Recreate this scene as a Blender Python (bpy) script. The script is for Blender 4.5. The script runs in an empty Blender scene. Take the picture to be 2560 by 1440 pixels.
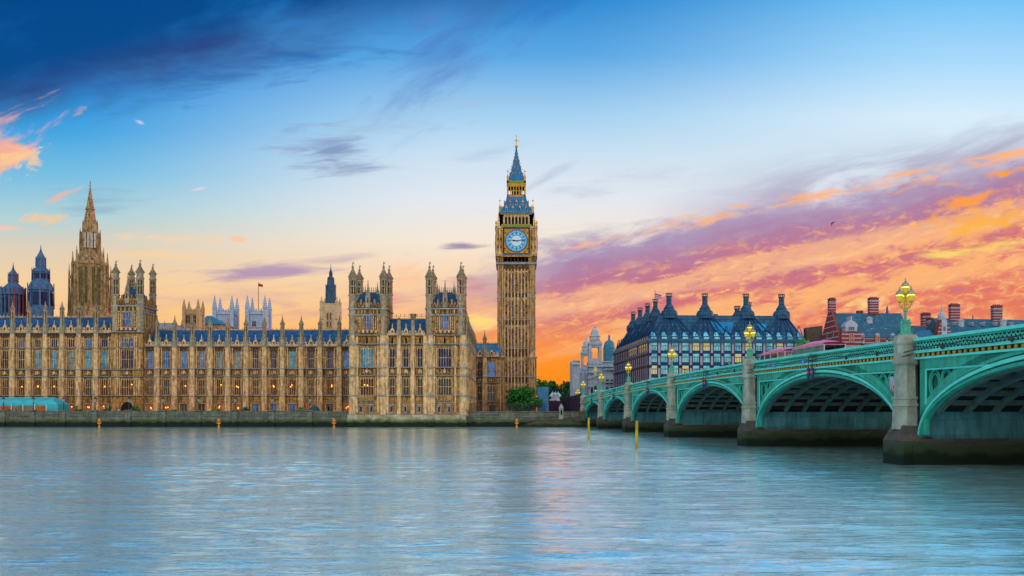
import bpy, math, random
from mathutils import Vector, Matrix, noise
R = random.Random(7)
sc = bpy.context.scene
col = sc.collection
pi = math.pi
sin, cos, rad = math.sin, math.cos, math.radians

# ------------------------------------------------------------------ camera
F, HZ, CH = 2300.0, 1030.0, 4.03      # focal length in photo pixels, horizon row, eye height above the water
def PX(x, Y): return (x - 1280) / F * Y
def PZ(y, Y): return CH + (HZ - y) / F * Y
cam = bpy.data.cameras.new('camera'); camo = bpy.data.objects.new('camera', cam); col.objects.link(camo)
camo.location = (0, 0, CH); camo.rotation_euler = (pi / 2, 0, 0)
cam.sensor_width = 36; cam.lens = 36 * F / 2560; cam.shift_y = (HZ - 720) / 2560
cam.clip_start = 0.5; cam.clip_end = 20000
sc.camera = camo
sc.view_settings.view_transform = 'Standard'; sc.view_settings.look = 'None'
sc.view_settings.exposure = 0; sc.view_settings.gamma = 1
try: sc.view_settings.use_curve_mapping = False
except Exception: pass
sc.cycles.max_bounces = 6; sc.cycles.diffuse_bounces = 3; sc.cycles.glossy_bounces = 3
sc.cycles.sample_clamp_indirect = 4

def lin(c):
    return tuple(((v / 255) / 12.92 if v / 255 <= .04045 else ((v / 255 + .055) / 1.055) ** 2.4) for v in c)

# ------------------------------------------------------------------ node helpers
class NT:
    def __init__(s, nt): s.nt = nt; s.n = nt.nodes; s.l = nt.links
    def put(s, sock, v):
        if isinstance(v, (int, float)): sock.default_value = v
        elif isinstance(v, tuple): sock.default_value = (*v, 1.0)[:len(sock.default_value)]
        else: s.l.new(v, sock)
    def m(s, op, a, b=None, c=None, clamp=False):
        k = s.n.new('ShaderNodeMath'); k.operation = op; k.use_clamp = clamp
        for i, v in enumerate((a, b, c)):
            if v is not None: s.put(k.inputs[i], v)
        return k.outputs[0]
    def add(s, a, b): return s.m('ADD', a, b)
    def sub(s, a, b): return s.m('SUBTRACT', a, b)
    def mul(s, a, b): return s.m('MULTIPLY', a, b)
    def lc(s, *p):                                     # linear combination a*x + b*y ... + const
        out = None
        for q in p:
            t = q if isinstance(q, (int, float)) else s.mul(q[1], q[0])
            out = t if out is None else s.add(out, t)
        return out
    def ss(s, x, a, b):                                # smoothstep a..b -> 0..1 (b may be below a)
        k = s.n.new('ShaderNodeMapRange'); k.interpolation_type = 'SMOOTHSTEP'
        inv = a > b
        s.put(k.inputs[0], x); k.inputs[1].default_value = min(a, b); k.inputs[2].default_value = max(a, b)
        k.inputs[3].default_value = 1 if inv else 0; k.inputs[4].default_value = 0 if inv else 1
        return k.outputs[0]
    def xyz(s, x, y, z=0.0):
        k = s.n.new('ShaderNodeCombineXYZ')
        for i, v in enumerate((x, y, z)): s.put(k.inputs[i], v)
        return k.outputs[0]
    def sep(s, v):
        k = s.n.new('ShaderNodeSeparateXYZ'); s.l.new(v, k.inputs[0]); return k.outputs
    def noise(s, v, scale=1, detail=4, rough=.55, dist=0.0):
        k = s.n.new('ShaderNodeTexNoise'); s.l.new(v, k.inputs['Vector'])
        k.inputs['Scale'].default_value = scale; k.inputs['Detail'].default_value = detail
        k.inputs['Roughness'].default_value = rough; k.inputs['Distortion'].default_value = dist
        return k.outputs[0]
    def mix(s, f, a, b, blend='MIX'):
        k = s.n.new('ShaderNodeMix'); k.data_type = 'RGBA'; k.blend_type = blend
        s.put(k.inputs[0], f); s.put(k.inputs[6], a); s.put(k.inputs[7], b)
        return k.outputs[2]
    def ramp(s, f, stops):
        k = s.n.new('ShaderNodeValToRGB'); s.put(k.inputs[0], f); e = k.color_ramp.elements
        while len(e) < len(stops): e.new(.5)
        for el, (p, c) in zip(e, stops): el.position = p; el.color = (*c, 1)
        return k.outputs[0]

# ------------------------------------------------------------------ sky
world = bpy.data.worlds.new('World'); sc.world = world; world.use_nodes = True
w = NT(world.node_tree); w.n.clear()
tc = w.n.new('ShaderNodeTexCoord'); dx, dy, dz = w.sep(tc.outputs['Generated'])
yy = w.m('MAXIMUM', dy, .16)
U = w.m('MAXIMUM', w.m('MINIMUM', w.mul(w.m('DIVIDE', dx, yy), 2.3), 3.0), -3.0)
V = w.mul(w.m('DIVIDE', w.m('MAXIMUM', dz, 0.0), yy), 2.3)
Vn = w.m('MULTIPLY', V, .5, clamp=True)             # 0..2 in V -> 0..1
def S(stops): return [(v / 2, lin(c)) for v, c in stops]
left = w.ramp(Vn, S([(.10, (255, 180, 75)), (.22, (252, 198, 128)), (.32, (246, 207, 158)), (.41, (224, 208, 184)), (.49, (176, 210, 215)),
                     (.59, (122, 192, 226)), (.70, (70, 166, 226)), (.80, (38, 146, 222)), (1.05, (8, 104, 184)), (1.5, (6, 80, 150))]))
mid = w.ramp(Vn, S([(.08, (255, 150, 20)), (.16, (255, 170, 70)), (.24, (253, 194, 132)), (.33, (250, 214, 174)), (.43, (247, 232, 214)), (.53, (229, 233, 240)),
                    (.64, (204, 225, 242)), (.74, (166, 210, 241)), (.89, (92, 168, 228)), (1.05, (32, 132, 208)), (1.6, (20, 105, 185))]))
rightc = w.ramp(Vn, S([(.08, (244, 130, 50)), (.2, (234, 122, 82)), (.3, (236, 142, 116)), (.4, (238, 168, 146)), (.53, (222, 222, 232)), (.63, (214, 230, 243)),
                       (.74, (216, 238, 252)), (.88, (168, 218, 252)), (1.05, (108, 192, 246)), (1.6, (60, 150, 220))]))
skyc = w.mix(w.ss(U, -1.15, -.1), left, mid)
skyc = w.mix(w.ss(U, .1, 1.15), skyc, rightc)
def rotc(cx, cy, deg):
    c, s_ = cos(rad(deg)), sin(rad(deg)); px, py = cx / 1000 - 1.28, 1.03 - cy / 1000
    a = w.lc((c, U), (s_, V), -(c * px + s_ * py)); b = w.lc((-s_, U), (c, V), -(-s_ * px + c * py))
    return a, b
NA = w.noise(w.xyz(w.mul(U, 5.5), w.mul(w.lc((-.07, U), (1.0, V)), 34.0), 2.0), 1.0, 7, .62, .5)
NB = w.noise(w.xyz(w.mul(U, 13.0), w.mul(w.lc((-.25, U), (1.0, V)), 26.0), 7.0), 1.0, 8, .68, .5)
NC = w.noise(w.xyz(w.mul(w.lc((.85, U), (.5, V)), 4.0), w.mul(w.lc((-.5, U), (.85, V)), 13.0), 5.0), 1.0, 6, .6, .4)
def patch(cx, cy, rx, ry, deg, c, amount, k=1.2, st=(3, 12), soft=.5, seed=0.0, base=None, det=6, rough=.6):
    """one cloud: an ellipse round a direction in the sky, broken up by streaked noise"""
    global skyc
    a, b = rotc(cx, cy, deg)
    r = w.m('SQRT', w.add(w.m('POWER', w.mul(a, 1000 / rx), 2.0), w.m('POWER', w.mul(b, 1000 / ry), 2.0)))
    n = NC if deg >= 25 and rx > 90 else (NB if st[0] >= 10 else NA)
    f = w.ss(w.add(w.sub(1.0, r), w.mul(w.sub(n, .5), k * 4.2)), -.1, soft + .45)
    f = w.mul(f, amount)
    skyc = w.mix(f, skyc, lin(c) if isinstance(c, tuple) else c)
# big dark cloud, upper left
a, b = rotc(0, 330, 13.5)
n1 = w.noise(w.xyz(w.mul(a, 1.6), w.mul(b, 4.5), 3.0), 1.0, 7, .58, .5)
edge = w.add(b, w.mul(w.sub(n1, .5), .34))
f = w.mul(w.ss(edge, -.04, .14), w.ss(U, .55, -.55))
f = w.m('MULTIPLY', f, w.ss(w.noise(w.xyz(w.mul(a, 2.2), w.mul(b, 5.0), 9.0), 1.0, 5, .55), .1, .5))
dark = w.mix(w.ss(b, .0, .17), lin((62, 62, 116)), lin((6, 70, 136)))
skyc = w.mix(w.mul(f, .93), skyc, dark)
patch(1130, 150, 260, 120, 35, (92, 128, 196), .62, .9, (4, 14), .9, 1.0)
patch(1290, 40, 330, 60, 25, (40, 110, 190), .5, .8, (3, 10), .9, 2.0)
patch(830, 375, 135, 62, -8, (122, 140, 184), .85, .8, (7, 24), .8, 4.0)
patch(880, 420, 130, 30, 0, (150, 165, 196), .5, .9, (6, 34), .8, 5.5)
patch(240, 505, 115, 40, 4, (138, 170, 198), .7, .8, (8, 30), .9, 6.0)
patch(640, 683, 235, 22, 3, (178, 150, 180), .95, .75, (4, 40), .7, 7.0)
patch(820, 652, 300, 16, 4, (186, 162, 184), .6, .9, (4, 44), .9, 8.0)
patch(1165, 614, 95, 13, 4, (140, 128, 168), .9, .8, (6, 50), .7, 9.0)
patch(1420, 590, 110, 24, 8, (168, 172, 188), .6, .9, (5, 40), .9, 10.0)
patch(1360, 450, 95, 16, 30, (150, 165, 200), .55, .8, (8, 26), .9, 11.0)
patch(1230, 380, 130, 20, 15, (178, 198, 224), .5, .8, (6, 24), .9, 12.0)
patch(45, 368, 125, 80, 25, (255, 176, 146), .9, 1.9, (13, 26), .7, 13.0)
patch(40, 400, 70, 34, 10, (255, 206, 150), .8, 1.6, (13, 26), .6, 13.0)
patch(115, 546, 62, 17, 3, (255, 200, 142), .95, .8, (14, 34), .45, 14.0)
patch(15, 571, 50, 10, 0, (255, 200, 160), .8, .7, (14, 40), .5, 15.0)
patch(415, 595, 140, 16, -2, (250, 212, 175), .7, 1.0, (8, 40), .7, 16.0)
patch(592, 597, 24, 9, -12, (255, 200, 160), .9, .8, (22, 50), .5, 17.0)
patch(1020, 690, 60, 45, -20, (255, 196, 150), .6, 1.0, (12, 20), .6, 18.0)
patch(420, 640, 180, 14, -2, (255, 214, 150), .5, 1.0, (7, 40), .7, 19.0)
patch(350, 305, 14, 6, -25, (235, 225, 235), .6, .9, (30, 60), .8, 20.0)
patch(498, 472, 24, 5, 12, (240, 215, 225), .7, .9, (24, 60), .8, 21.0)
patch(990, 745, 150, 26, 3, (226, 160, 150), .6, 1.0, (7, 30), .8, 21.5)
patch(1010, 300, 330, 40, 12, (166, 188, 216), .45, 1.1, (4, 14), .9, 3.0)
patch(620, 170, 420, 60, 12, (34, 96, 172), .55, 1.0, (4, 14), .9, 3.0)
patch(1500, 470, 260, 34, 12, (196, 204, 218), .5, 1.1, (4, 14), .9, 3.0)
patch(560, 742, 420, 34, 3, (214, 168, 166), .45, 1.2, (4, 14), .9, 3.0)
patch(900, 770, 260, 26, 3, (206, 150, 158), .5, 1.2, (4, 14), .9, 3.0)
patch(1180, 720, 70, 40, 8, (222, 140, 140), .7, .9, (4, 14), .8, 3.0)
# the long sunset bank that climbs to the right
SL = 11.2
a, b = rotc(1340, 640, SL)
nb = w.noise(w.xyz(w.mul(a, 3.2), w.mul(b, 9.0), 22.0), 1.0, 8, .62, .4)
nf = w.noise(w.xyz(w.mul(a, 9.0), w.mul(b, 24.0), 23.0), 1.0, 9, .68, .6)
bb = w.lc((1.0, b), (.16, w.sub(nb, .5)), (.085, w.sub(nf, .5)))
bandc = w.ramp(w.m('MULTIPLY_ADD', bb, 1.35, .9, clamp=True), [(0.16, lin((250, 140, 40))), (.32, lin((234, 128, 82))), (.48, lin((228, 122, 100))),
        (.62, lin((218, 118, 120))), (.74, lin((196, 120, 142))), (.82, lin((174, 132, 168))), (.90, lin((176, 160, 192))), (1.0, lin((190, 196, 214)))])
inU = w.ss(U, -.32, .18)
fb = w.mul(w.ss(bb, .03, -.025), inU)
# grey veil above the bank
vn = w.noise(w.xyz(w.mul(a, 2.6), w.mul(b, 8.0), 31.0), 1.0, 8, .62, .8)
veil = w.mul(w.mul(w.ss(b, .17, .02), w.ss(U, .25, .75)), w.ss(vn, .36, .66))
skyc = w.mix(w.mul(veil, .8), skyc, w.mix(w.ss(b, .12, .0), lin((172, 184, 206)), lin((170, 146, 180))))
skyc = w.mix(fb, skyc, bandc)
# mottled altocumulus texture over the bank
pm = w.noise(w.xyz(w.mul(a, 21.0), w.mul(b, 54.0), 61.0), 1.0, 7, .66, .5)
pm2 = w.noise(w.xyz(w.mul(a, 5.0), w.mul(b, 15.0), 62.0), 1.0, 4, .55, .4)
inb = w.mul(w.mul(w.ss(b, -.03, -.12), w.ss(b, -.62, -.25)), inU)
mot = w.mul(w.mul(w.ss(w.add(w.mul(pm, .85), w.mul(pm2, .45)), .60, .77), inb), .8)
skyc = w.mix(mot, skyc, w.mix(w.ss(pm, .5, .72), lin((248, 164, 112)), lin((255, 218, 140))))
mot2 = w.mul(w.mul(w.ss(w.add(w.mul(pm, .75), w.mul(pm2, .5)), .62, .44), inb), .6)
skyc = w.mix(mot2, skyc, lin((188, 112, 140)))
# lit tops and rifts of the bank
g1 = w.noise(w.xyz(w.mul(a, 6.0), w.mul(b, 26.0), 41.0), 1.0, 10, .7, .7)
g2 = w.noise(w.xyz(w.mul(a, 2.0), w.mul(b, 9.0), 44.0), 1.0, 3, .5, .2)
gm = w.add(w.mul(g1, .7), w.mul(g2, .5))
def streak(b0, hw, u0, u1, thr, c1, c2, amt):
    global skyc
    m_ = w.mul(w.ss(w.m('ABSOLUTE', w.sub(b, b0)), hw, hw * .3), w.ss(U, u0, u1))
    g = w.mul(w.ss(w.add(gm, w.mul(m_, .12)), thr, thr + .14), m_)
    skyc = w.mix(w.mul(g, amt), skyc, w.mix(w.ss(gm, thr + .06, thr + .24), lin(c1), lin(c2)))
glow = w.mul(w.mul(w.ss(V, .27, .12), w.ss(w.m('ABSOLUTE', w.sub(U, .12)), .62, .12)), .95)
skyc = w.mix(glow, skyc, w.mix(w.ss(V, .06, .2), lin((255, 142, 6)), lin((255, 152, 62))))
streak(.012, .03, .0, .2, .66, (255, 182, 120), (255, 196, 140), .9)
streak(-.03, .04, .6, 1.1, .66, (255, 164, 50), (255, 216, 96), 1.0)
streak(-.075, .04, .6, 1.15, .66, (255, 160, 72), (255, 206, 80), 1.0)
streak(-.16, .05, .1, 1.0, .66, (248, 166, 116), (255, 226, 140), .75)
streak(-.23, .06, -.1, .35, .61, (255, 186, 120), (255, 224, 150), .85)
streak(-.13, .05, -.45, -.2, .58, (255, 190, 140), (255, 226, 180), .7)
patch(1195, 800, 70, 26, 2, (255, 226, 120), .9, .7, (8, 34), .7, 51.0)
patch(2170, 760, 60, 22, 24, (255, 216, 140), .9, .8, (12, 22), .6, 52.0)
patch(2440, 560, 160, 46, 10, (255, 178, 40), .75, 1.1, (10, 34), .6, 53.0)
patch(2420, 625, 200, 16, 9, (255, 220, 110), .9, .9, (8, 50), .6, 54.0)
# sky behind the camera: brightness added there to light the facades and bridge
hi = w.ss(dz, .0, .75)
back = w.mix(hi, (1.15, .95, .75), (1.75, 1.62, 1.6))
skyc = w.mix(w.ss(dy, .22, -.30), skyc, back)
skyc = w.mix(w.mul(w.ss(dz, .62, .9), 1.0), skyc, (.34, .70, .90))
skyc = w.mix(w.ss(dz, -.005, -.05), skyc, (.05, .08, .09))
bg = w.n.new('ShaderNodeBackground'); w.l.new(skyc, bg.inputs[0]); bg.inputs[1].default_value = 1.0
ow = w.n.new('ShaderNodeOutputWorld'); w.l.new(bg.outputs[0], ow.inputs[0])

# ------------------------------------------------------------------ sun, low on the right and behind the far bank
sl = bpy.data.lights.new('sun', 'SUN'); sl.energy = 2.0; sl.angle = rad(2.0); sl.color = (1.0, .42, .22)
so = bpy.data.objects.new('sun', sl); col.objects.link(so)
SAZ, SEL = rad(62), rad(5)
so.rotation_euler = Vector((-sin(SAZ) * cos(SEL), -cos(SAZ) * cos(SEL), -sin(SEL))).to_track_quat('-Z', 'Y').to_euler()
so.location = (300, 200, 60)

# ------------------------------------------------------------------ materials
MATS = {}
def mk(name, c1, c2=None, sc_=1.0, rough=.75, bump=0.0, bsc=None, metal=0.0, emit=None, es=0.0, brick=None, streak=None, algae=None, spec=.2, det=6, lo=.35, hi=.65, blot=None, ior=None):
    if name in MATS: return MATS[name]
    mt = bpy.data.materials.new(name); mt.use_nodes = True; t = NT(mt.node_tree)
    p = t.n['Principled BSDF']
    geo = t.n.new('ShaderNodeNewGeometry'); pos = geo.outputs['Position']; X, Y, Z = t.sep(pos)
    c = c1
    if c2:
        n = t.noise(pos, sc_, det, .6)
        c = t.mix(t.ss(n, lo, hi), c1, c2)
    if blot:                                            # (colour, scale, threshold) weathering with a shape of its own
        n = t.noise(t.xyz(X, Y, t.mul(Z, blot[3] if len(blot) > 3 else 1.0)), blot[1], 5, .65)
        c = t.mix(t.mul(t.ss(n, blot[2], blot[2] + .16), .85), c, blot[0])
    if streak:                                          # (colour, amount) run-off marks
        n = t.noise(t.xyz(X, Y, t.mul(Z, .16)), 1.7, 6, .65)
        c = t.mix(t.mul(t.ss(n, .45, .63), streak[1]), c, streak[0])
    h = None
    if brick:                                           # (width, height, joint colour, joint size)
        k = t.n.new('ShaderNodeTexBrick'); t.l.new(t.xyz(t.add(X, t.mul(Y, .93)), Z), k.inputs['Vector'])
        k.inputs['Scale'].default_value = 1; k.inputs['Brick Width'].default_value = brick[0]; k.inputs['Row Height'].default_value = brick[1]
        k.inputs['Mortar Size'].default_value = brick[3]; k.inputs['Mortar Smooth'].default_value = .3
        k.inputs['Color1'].default_value = (1, 1, 1, 1); k.inputs['Color2'].default_value = (.72, .72, .72, 1); k.inputs['Mortar'].default_value = (*brick[2], 1)
        k.inputs['Bias'].default_value = 0
        c = t.mix(1.0, c, k.outputs[0], 'MULTIPLY'); h = k.outputs[1]
    if algae:                                           # (z of the tide line, colour low, colour mid)
        n = t.noise(t.xyz(t.mul(X, .5), t.mul(Y, .5), t.mul(Z, .6)), 1.2, 5, .6)
        zz = t.add(Z, t.mul(t.sub(n, .5), 1.6))
        c = t.mix(t.ss(zz, algae[0] + .9, algae[0] + .1), c, algae[2])
        c = t.mix(t.ss(zz, algae[0] + .1, algae[0] - .5), c, algae[1])
    t.put(p.inputs['Base Color'], c)
    p.inputs['Roughness'].default_value = rough; p.inputs['Metallic'].default_value = metal
    p.inputs['Specular IOR Level'].default_value = spec
    if ior: p.inputs['IOR'].default_value = ior
    if emit: p.inputs['Emission Color'].default_value = (*emit, 1); p.inputs['Emission Strength'].default_value = es
    if bump:
        b = t.n.new('ShaderNodeBump'); b.inputs['Distance'].default_value = bump; b.inputs['Strength'].default_value = 1
        t.l.new(t.noise(pos, bsc or 3.0, 6, .65), b.inputs['Height']); t.l.new(b.outputs[0], p.inputs['Normal'])
    MATS[name] = mt; return mt

stone = mk('golden_stone', (.57, .295, .092), (.31, .15, .046), 1.1, .85, .05, 2.4, brick=(1.1, .42, (.55, .5, .42), .02), streak=((.10, .048, .02), .8), blot=((.62, .43, .21), .45, .56, .5))
stone2 = mk('dressed_stone', (.78, .52, .27), (.55, .32, .15), 1.2, .85, .03, 3.0, streak=((.17, .10, .045), .7))  # lightened against the wall stone to carry the pilasters' highlights
carved = mk('carved_stone_shade', (.17, .09, .035), (.045, .022, .010), 2.2, .9, .15, 3.5, streak=((.05, .03, .02), .5), lo=.4, hi=.6)  # panels and slits darkened in colour to deepen their shade
leadst = mk('lead_capped_stone', (.28, .33, .37), (.16, .19, .22), 1.5, .6, .02, 3)
greyst = mk('grey_pinnacle_stone', (.40, .32, .21), (.24, .18, .12), 1.4, .85, .05, 3, streak=((.12, .10, .08), .5))
slate = mk('blue_slate', (.014, .11, .29), (.010, .065, .18), .7, .55, .02, 4, brick=(1.15, 1.3, (.30, .36, .45), .045), blot=((.05, .19, .36), .5, .58))
iron = mk('dark_iron', (.02, .022, .028), (.05, .05, .06), 4, .5)
gold = mk('gilding', (.85, .52, .07), (.6, .33, .04), 3, .35, metal=.55)
glass_blue = mk('blue_window_glass', (.075, .19, .48), (.03, .08, .25), .35, .12, metal=.75, det=2)  # blue of the reflected sky put into the glass tint
glass_navy = mk('navy_window_glass', (.022, .032, .11), (.012, .018, .06), .5, .12, metal=.45, det=2)
glass_teal = mk('teal_window_glass', (.085, .28, .40), (.035, .14, .25), .6, .12, metal=.75, det=2)
glass_dark = mk('dark_window_glass', (.008, .016, .022), (.012, .012, .012), .4, .1, spec=.5, det=2)
glass_warm = mk('lit_window_glass', (.25, .08, .02), (.05, .02, .01), .9, .2, emit=(1.0, .22, .03), es=.17)
glass_dim = mk('dimly_lit_window_glass', (.10, .03, .01), (.02, .01, .01), .9, .2, emit=(1.0, .2, .03), es=.012)
bulb = mk('lamp_glow', (1, .5, .1), emit=(1.0, .38, .05), es=2.2)

# ------------------------------------------------------------------ mesh helpers
class MB:
    def __init__(s): s.v = []; s.f = []; s.mi = []
    def add(s, vs, fs, m=0):
        o = len(s.v); s.v += [tuple(v) for v in vs]; s.f += [tuple(i + o for i in f) for f in fs]; s.mi += [m] * len(fs)
        return s
    def box(s, x0, x1, y0, y1, z0, z1, m=0):
        return s.add([(x0, y0, z0), (x1, y0, z0), (x1, y1, z0), (x0, y1, z0), (x0, y0, z1), (x1, y0, z1), (x1, y1, z1), (x0, y1, z1)],
                     [(0, 3, 2, 1), (4, 5, 6, 7), (0, 1, 5, 4), (1, 2, 6, 5), (2, 3, 7, 6), (3, 0, 4, 7)], m)
    def cbox(s, cx, cy, sx, sy, z0, z1, m=0): return s.box(cx - sx / 2, cx + sx / 2, cy - sy / 2, cy + sy / 2, z0, z1, m)
    def lathe(s, prof, n=8, cx=0.0, cy=0.0, m=0, sx=1.0, sy=1.0, rot=None):
        k = 1 / cos(pi / n) if n <= 8 else 1.0
        r0 = pi / n if rot is None else rot
        vs = []; fs = []
        for r, z in prof:
            for i in range(n):
                a = r0 + 2 * pi * i / n
                vs.append((cx + r * k * cos(a) * sx, cy + r * k * sin(a) * sy, z))
        for j in range(len(prof) - 1):
            for i in range(n):
                a, b = j * n + i, j * n + (i + 1) % n
                fs.append((a, b, b + n, a + n))
        fs.append(tuple(range(n - 1, -1, -1))); fs.append(tuple((len(prof) - 1) * n + i for i in range(n)))
        return s.add(vs, fs, m)
    def poly(s, pts, y0, y1, m=0):                     # polygon in x-z pushed along y
        n = len(pts)
        return s.add([(x, y0, z) for x, z in pts] + [(x, y1, z) for x, z in pts],
                     [tuple(range(n)), tuple(range(2 * n - 1, n - 1, -1))] + [(i, i + n, (i + 1) % n + n, (i + 1) % n) for i in range(n)], m)
    def polyx(s, pts, x0, x1, m=0):                    # polygon in y-z pushed along x
        n = len(pts)
        return s.add([(x0, y, z) for y, z in pts] + [(x1, y, z) for y, z in pts],
                     [tuple(range(n)), tuple(range(2 * n - 1, n - 1, -1))] + [(i, i + n, (i + 1) % n + n, (i + 1) % n) for i in range(n)], m)
    def tube(s, pts, r, n=6, m=0):
        pts = [Vector(p) for p in pts]; rs = r if isinstance(r, (list, tuple)) else [r] * len(pts)
        vs = []; fs = []
        for i, p in enumerate(pts):
            d = (pts[min(i + 1, len(pts) - 1)] - pts[max(i - 1, 0)]).normalized()
            u = d.cross(Vector((0, 0, 1)) if abs(d.z) < .9 else Vector((1, 0, 0))).normalized(); v = d.cross(u)
            for k in range(n):
                a = 2 * pi * k / n; vs.append(p + u * cos(a) * rs[i] + v * sin(a) * rs[i])
        for i in range(len(pts) - 1):
            for k in range(n):
                a, b = i * n + k, i * n + (k + 1) % n; fs.append((a, b, b + n, a + n))
        fs.append(tuple(range(n - 1, -1, -1))); fs.append(tuple((len(pts) - 1) * n + k for k in range(n)))
        return s.add(vs, fs, m)
    def strip(s, A, B, dx, m=0, axis=0):               # solid ribbon between point rows A and B, given thickness along an axis
        n = len(A); off = [0, 0, 0]; off[axis] = dx; off = Vector(off)
        vs = [Vector(p) for p in A] + [Vector(p) for p in B]; vs += [v + off for v in vs]
        fs = []
        for i in range(n - 1):
            fs += [(i, i + 1, n + i + 1, n + i), (2 * n + i, 3 * n + i, 3 * n + i + 1, 2 * n + i + 1),
                   (i, 2 * n + i, 2 * n + i + 1, i + 1), (n + i, n + i + 1, 3 * n + i + 1, 3 * n + i)]
        fs += [(0, n, 3 * n, 2 * n), (n - 1, 3 * n - 1, 4 * n - 1, 2 * n - 1)]
        return s.add(vs, fs, m)
    def mesh(s, name, mats, org=(0, 0, 0), smooth=False):
        me = bpy.data.meshes.new(name)
        me.from_pydata([(x - org[0], y - org[1], z - org[2]) for x, y, z in s.v], [], s.f)
        for m_ in (mats if isinstance(mats, (list, tuple)) else [mats]): me.materials.append(m_)
        me.polygons.foreach_set('material_index', s.mi)
        if smooth: me.polygons.foreach_set('use_smooth', [True] * len(s.f))
        me.update(); return me
    def build(s, name, mats, parent=None, loc=None, smooth=False):
        """world-space shapes under a thing: the thing's base is subtracted; loc gives an own local place instead"""
        org = (0, 0, 0) if (parent is None or loc is not None) else ORG.get(parent.name, (0, 0, 0))
        o = bpy.data.objects.new(name, s.mesh(name, mats, org, smooth)); col.objects.link(o)
        if parent: o.parent = parent
        if loc is not None: o.location = loc
        ORG[o.name] = org
        return o
ORG = {}
def put(name, me, parent, loc, rz=0.0, sx=1.0):
    o = bpy.data.objects.new(name, me); col.objects.link(o); o.parent = parent
    g = ORG.get(parent.name, (0, 0, 0)) if parent else (0, 0, 0)
    o.location = (loc[0] - g[0], loc[1] - g[1], loc[2] - g[2]); o.rotation_euler.z = rz; ORG[o.name] = (0, 0, 0)
    return o
def tag(o, label, cat, group=None, kind=None):
    if label: o['label'] = label
    if cat: o['category'] = cat
    if group: o['group'] = group
    if kind: o['kind'] = kind
    return o
def thing(name, label, cat, loc=(0, 0, 0), group=None, rz=0.0, world_space=True):
    o = bpy.data.objects.new(name, None); col.objects.link(o); o.location = loc; o.rotation_euler.z = rz; o.empty_display_size = .3
    ORG[o.name] = tuple(loc) if world_space else (0, 0, 0)
    return tag(o, label, cat, group)
def copy_tree(o, parent=None):
    c = o.copy(); col.objects.link(c)
    if parent: c.parent = parent
    ORG[c.name] = (0, 0, 0)
    for ch in list(o.children): copy_tree(ch, c)
    return c

# ------------------------------------------------------------------ river and land
def water_material():
    mt = bpy.data.materials.new('river_water'); mt.use_nodes = True; t = NT(mt.node_tree); p = t.n['Principled BSDF']
    geo = t.n.new('ShaderNodeNewGeometry'); X, Y, Z = t.sep(geo.outputs['Position'])
    big = t.noise(t.xyz(t.mul(X, .02), t.mul(Y, .035)), 1.0, 4, .6, .8)
    t.put(p.inputs['Base Color'], t.mix(t.ss(big, .35, .65), (.55, .97, 1.0), (.66, 1.0, 1.0)))
    p.inputs['Roughness'].default_value = .06; p.inputs['Metallic'].default_value = .76
    h1 = t.noise(t.xyz(t.mul(X, .22), t.mul(Y, 1.5)), 1.0, 7, .62, .6)
    h2 = t.noise(t.xyz(t.mul(X, .10), t.mul(Y, .26)), 1.0, 4, .55, .5)
    h3 = t.noise(t.xyz(t.mul(X, 1.1), t.mul(Y, 4.6)), 1.0, 3, .6, .3)
    h = t.lc((.07, h1), (.035, h3))
    b = t.n.new('ShaderNodeBump'); b.inputs['Strength'].default_value = 1.0; b.inputs['Distance'].default_value = 1.0
    t.l.new(h, b.inputs['Height']); t.l.new(b.outputs[0], p.inputs['Normal'])
    return mt
import numpy as np
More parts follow.
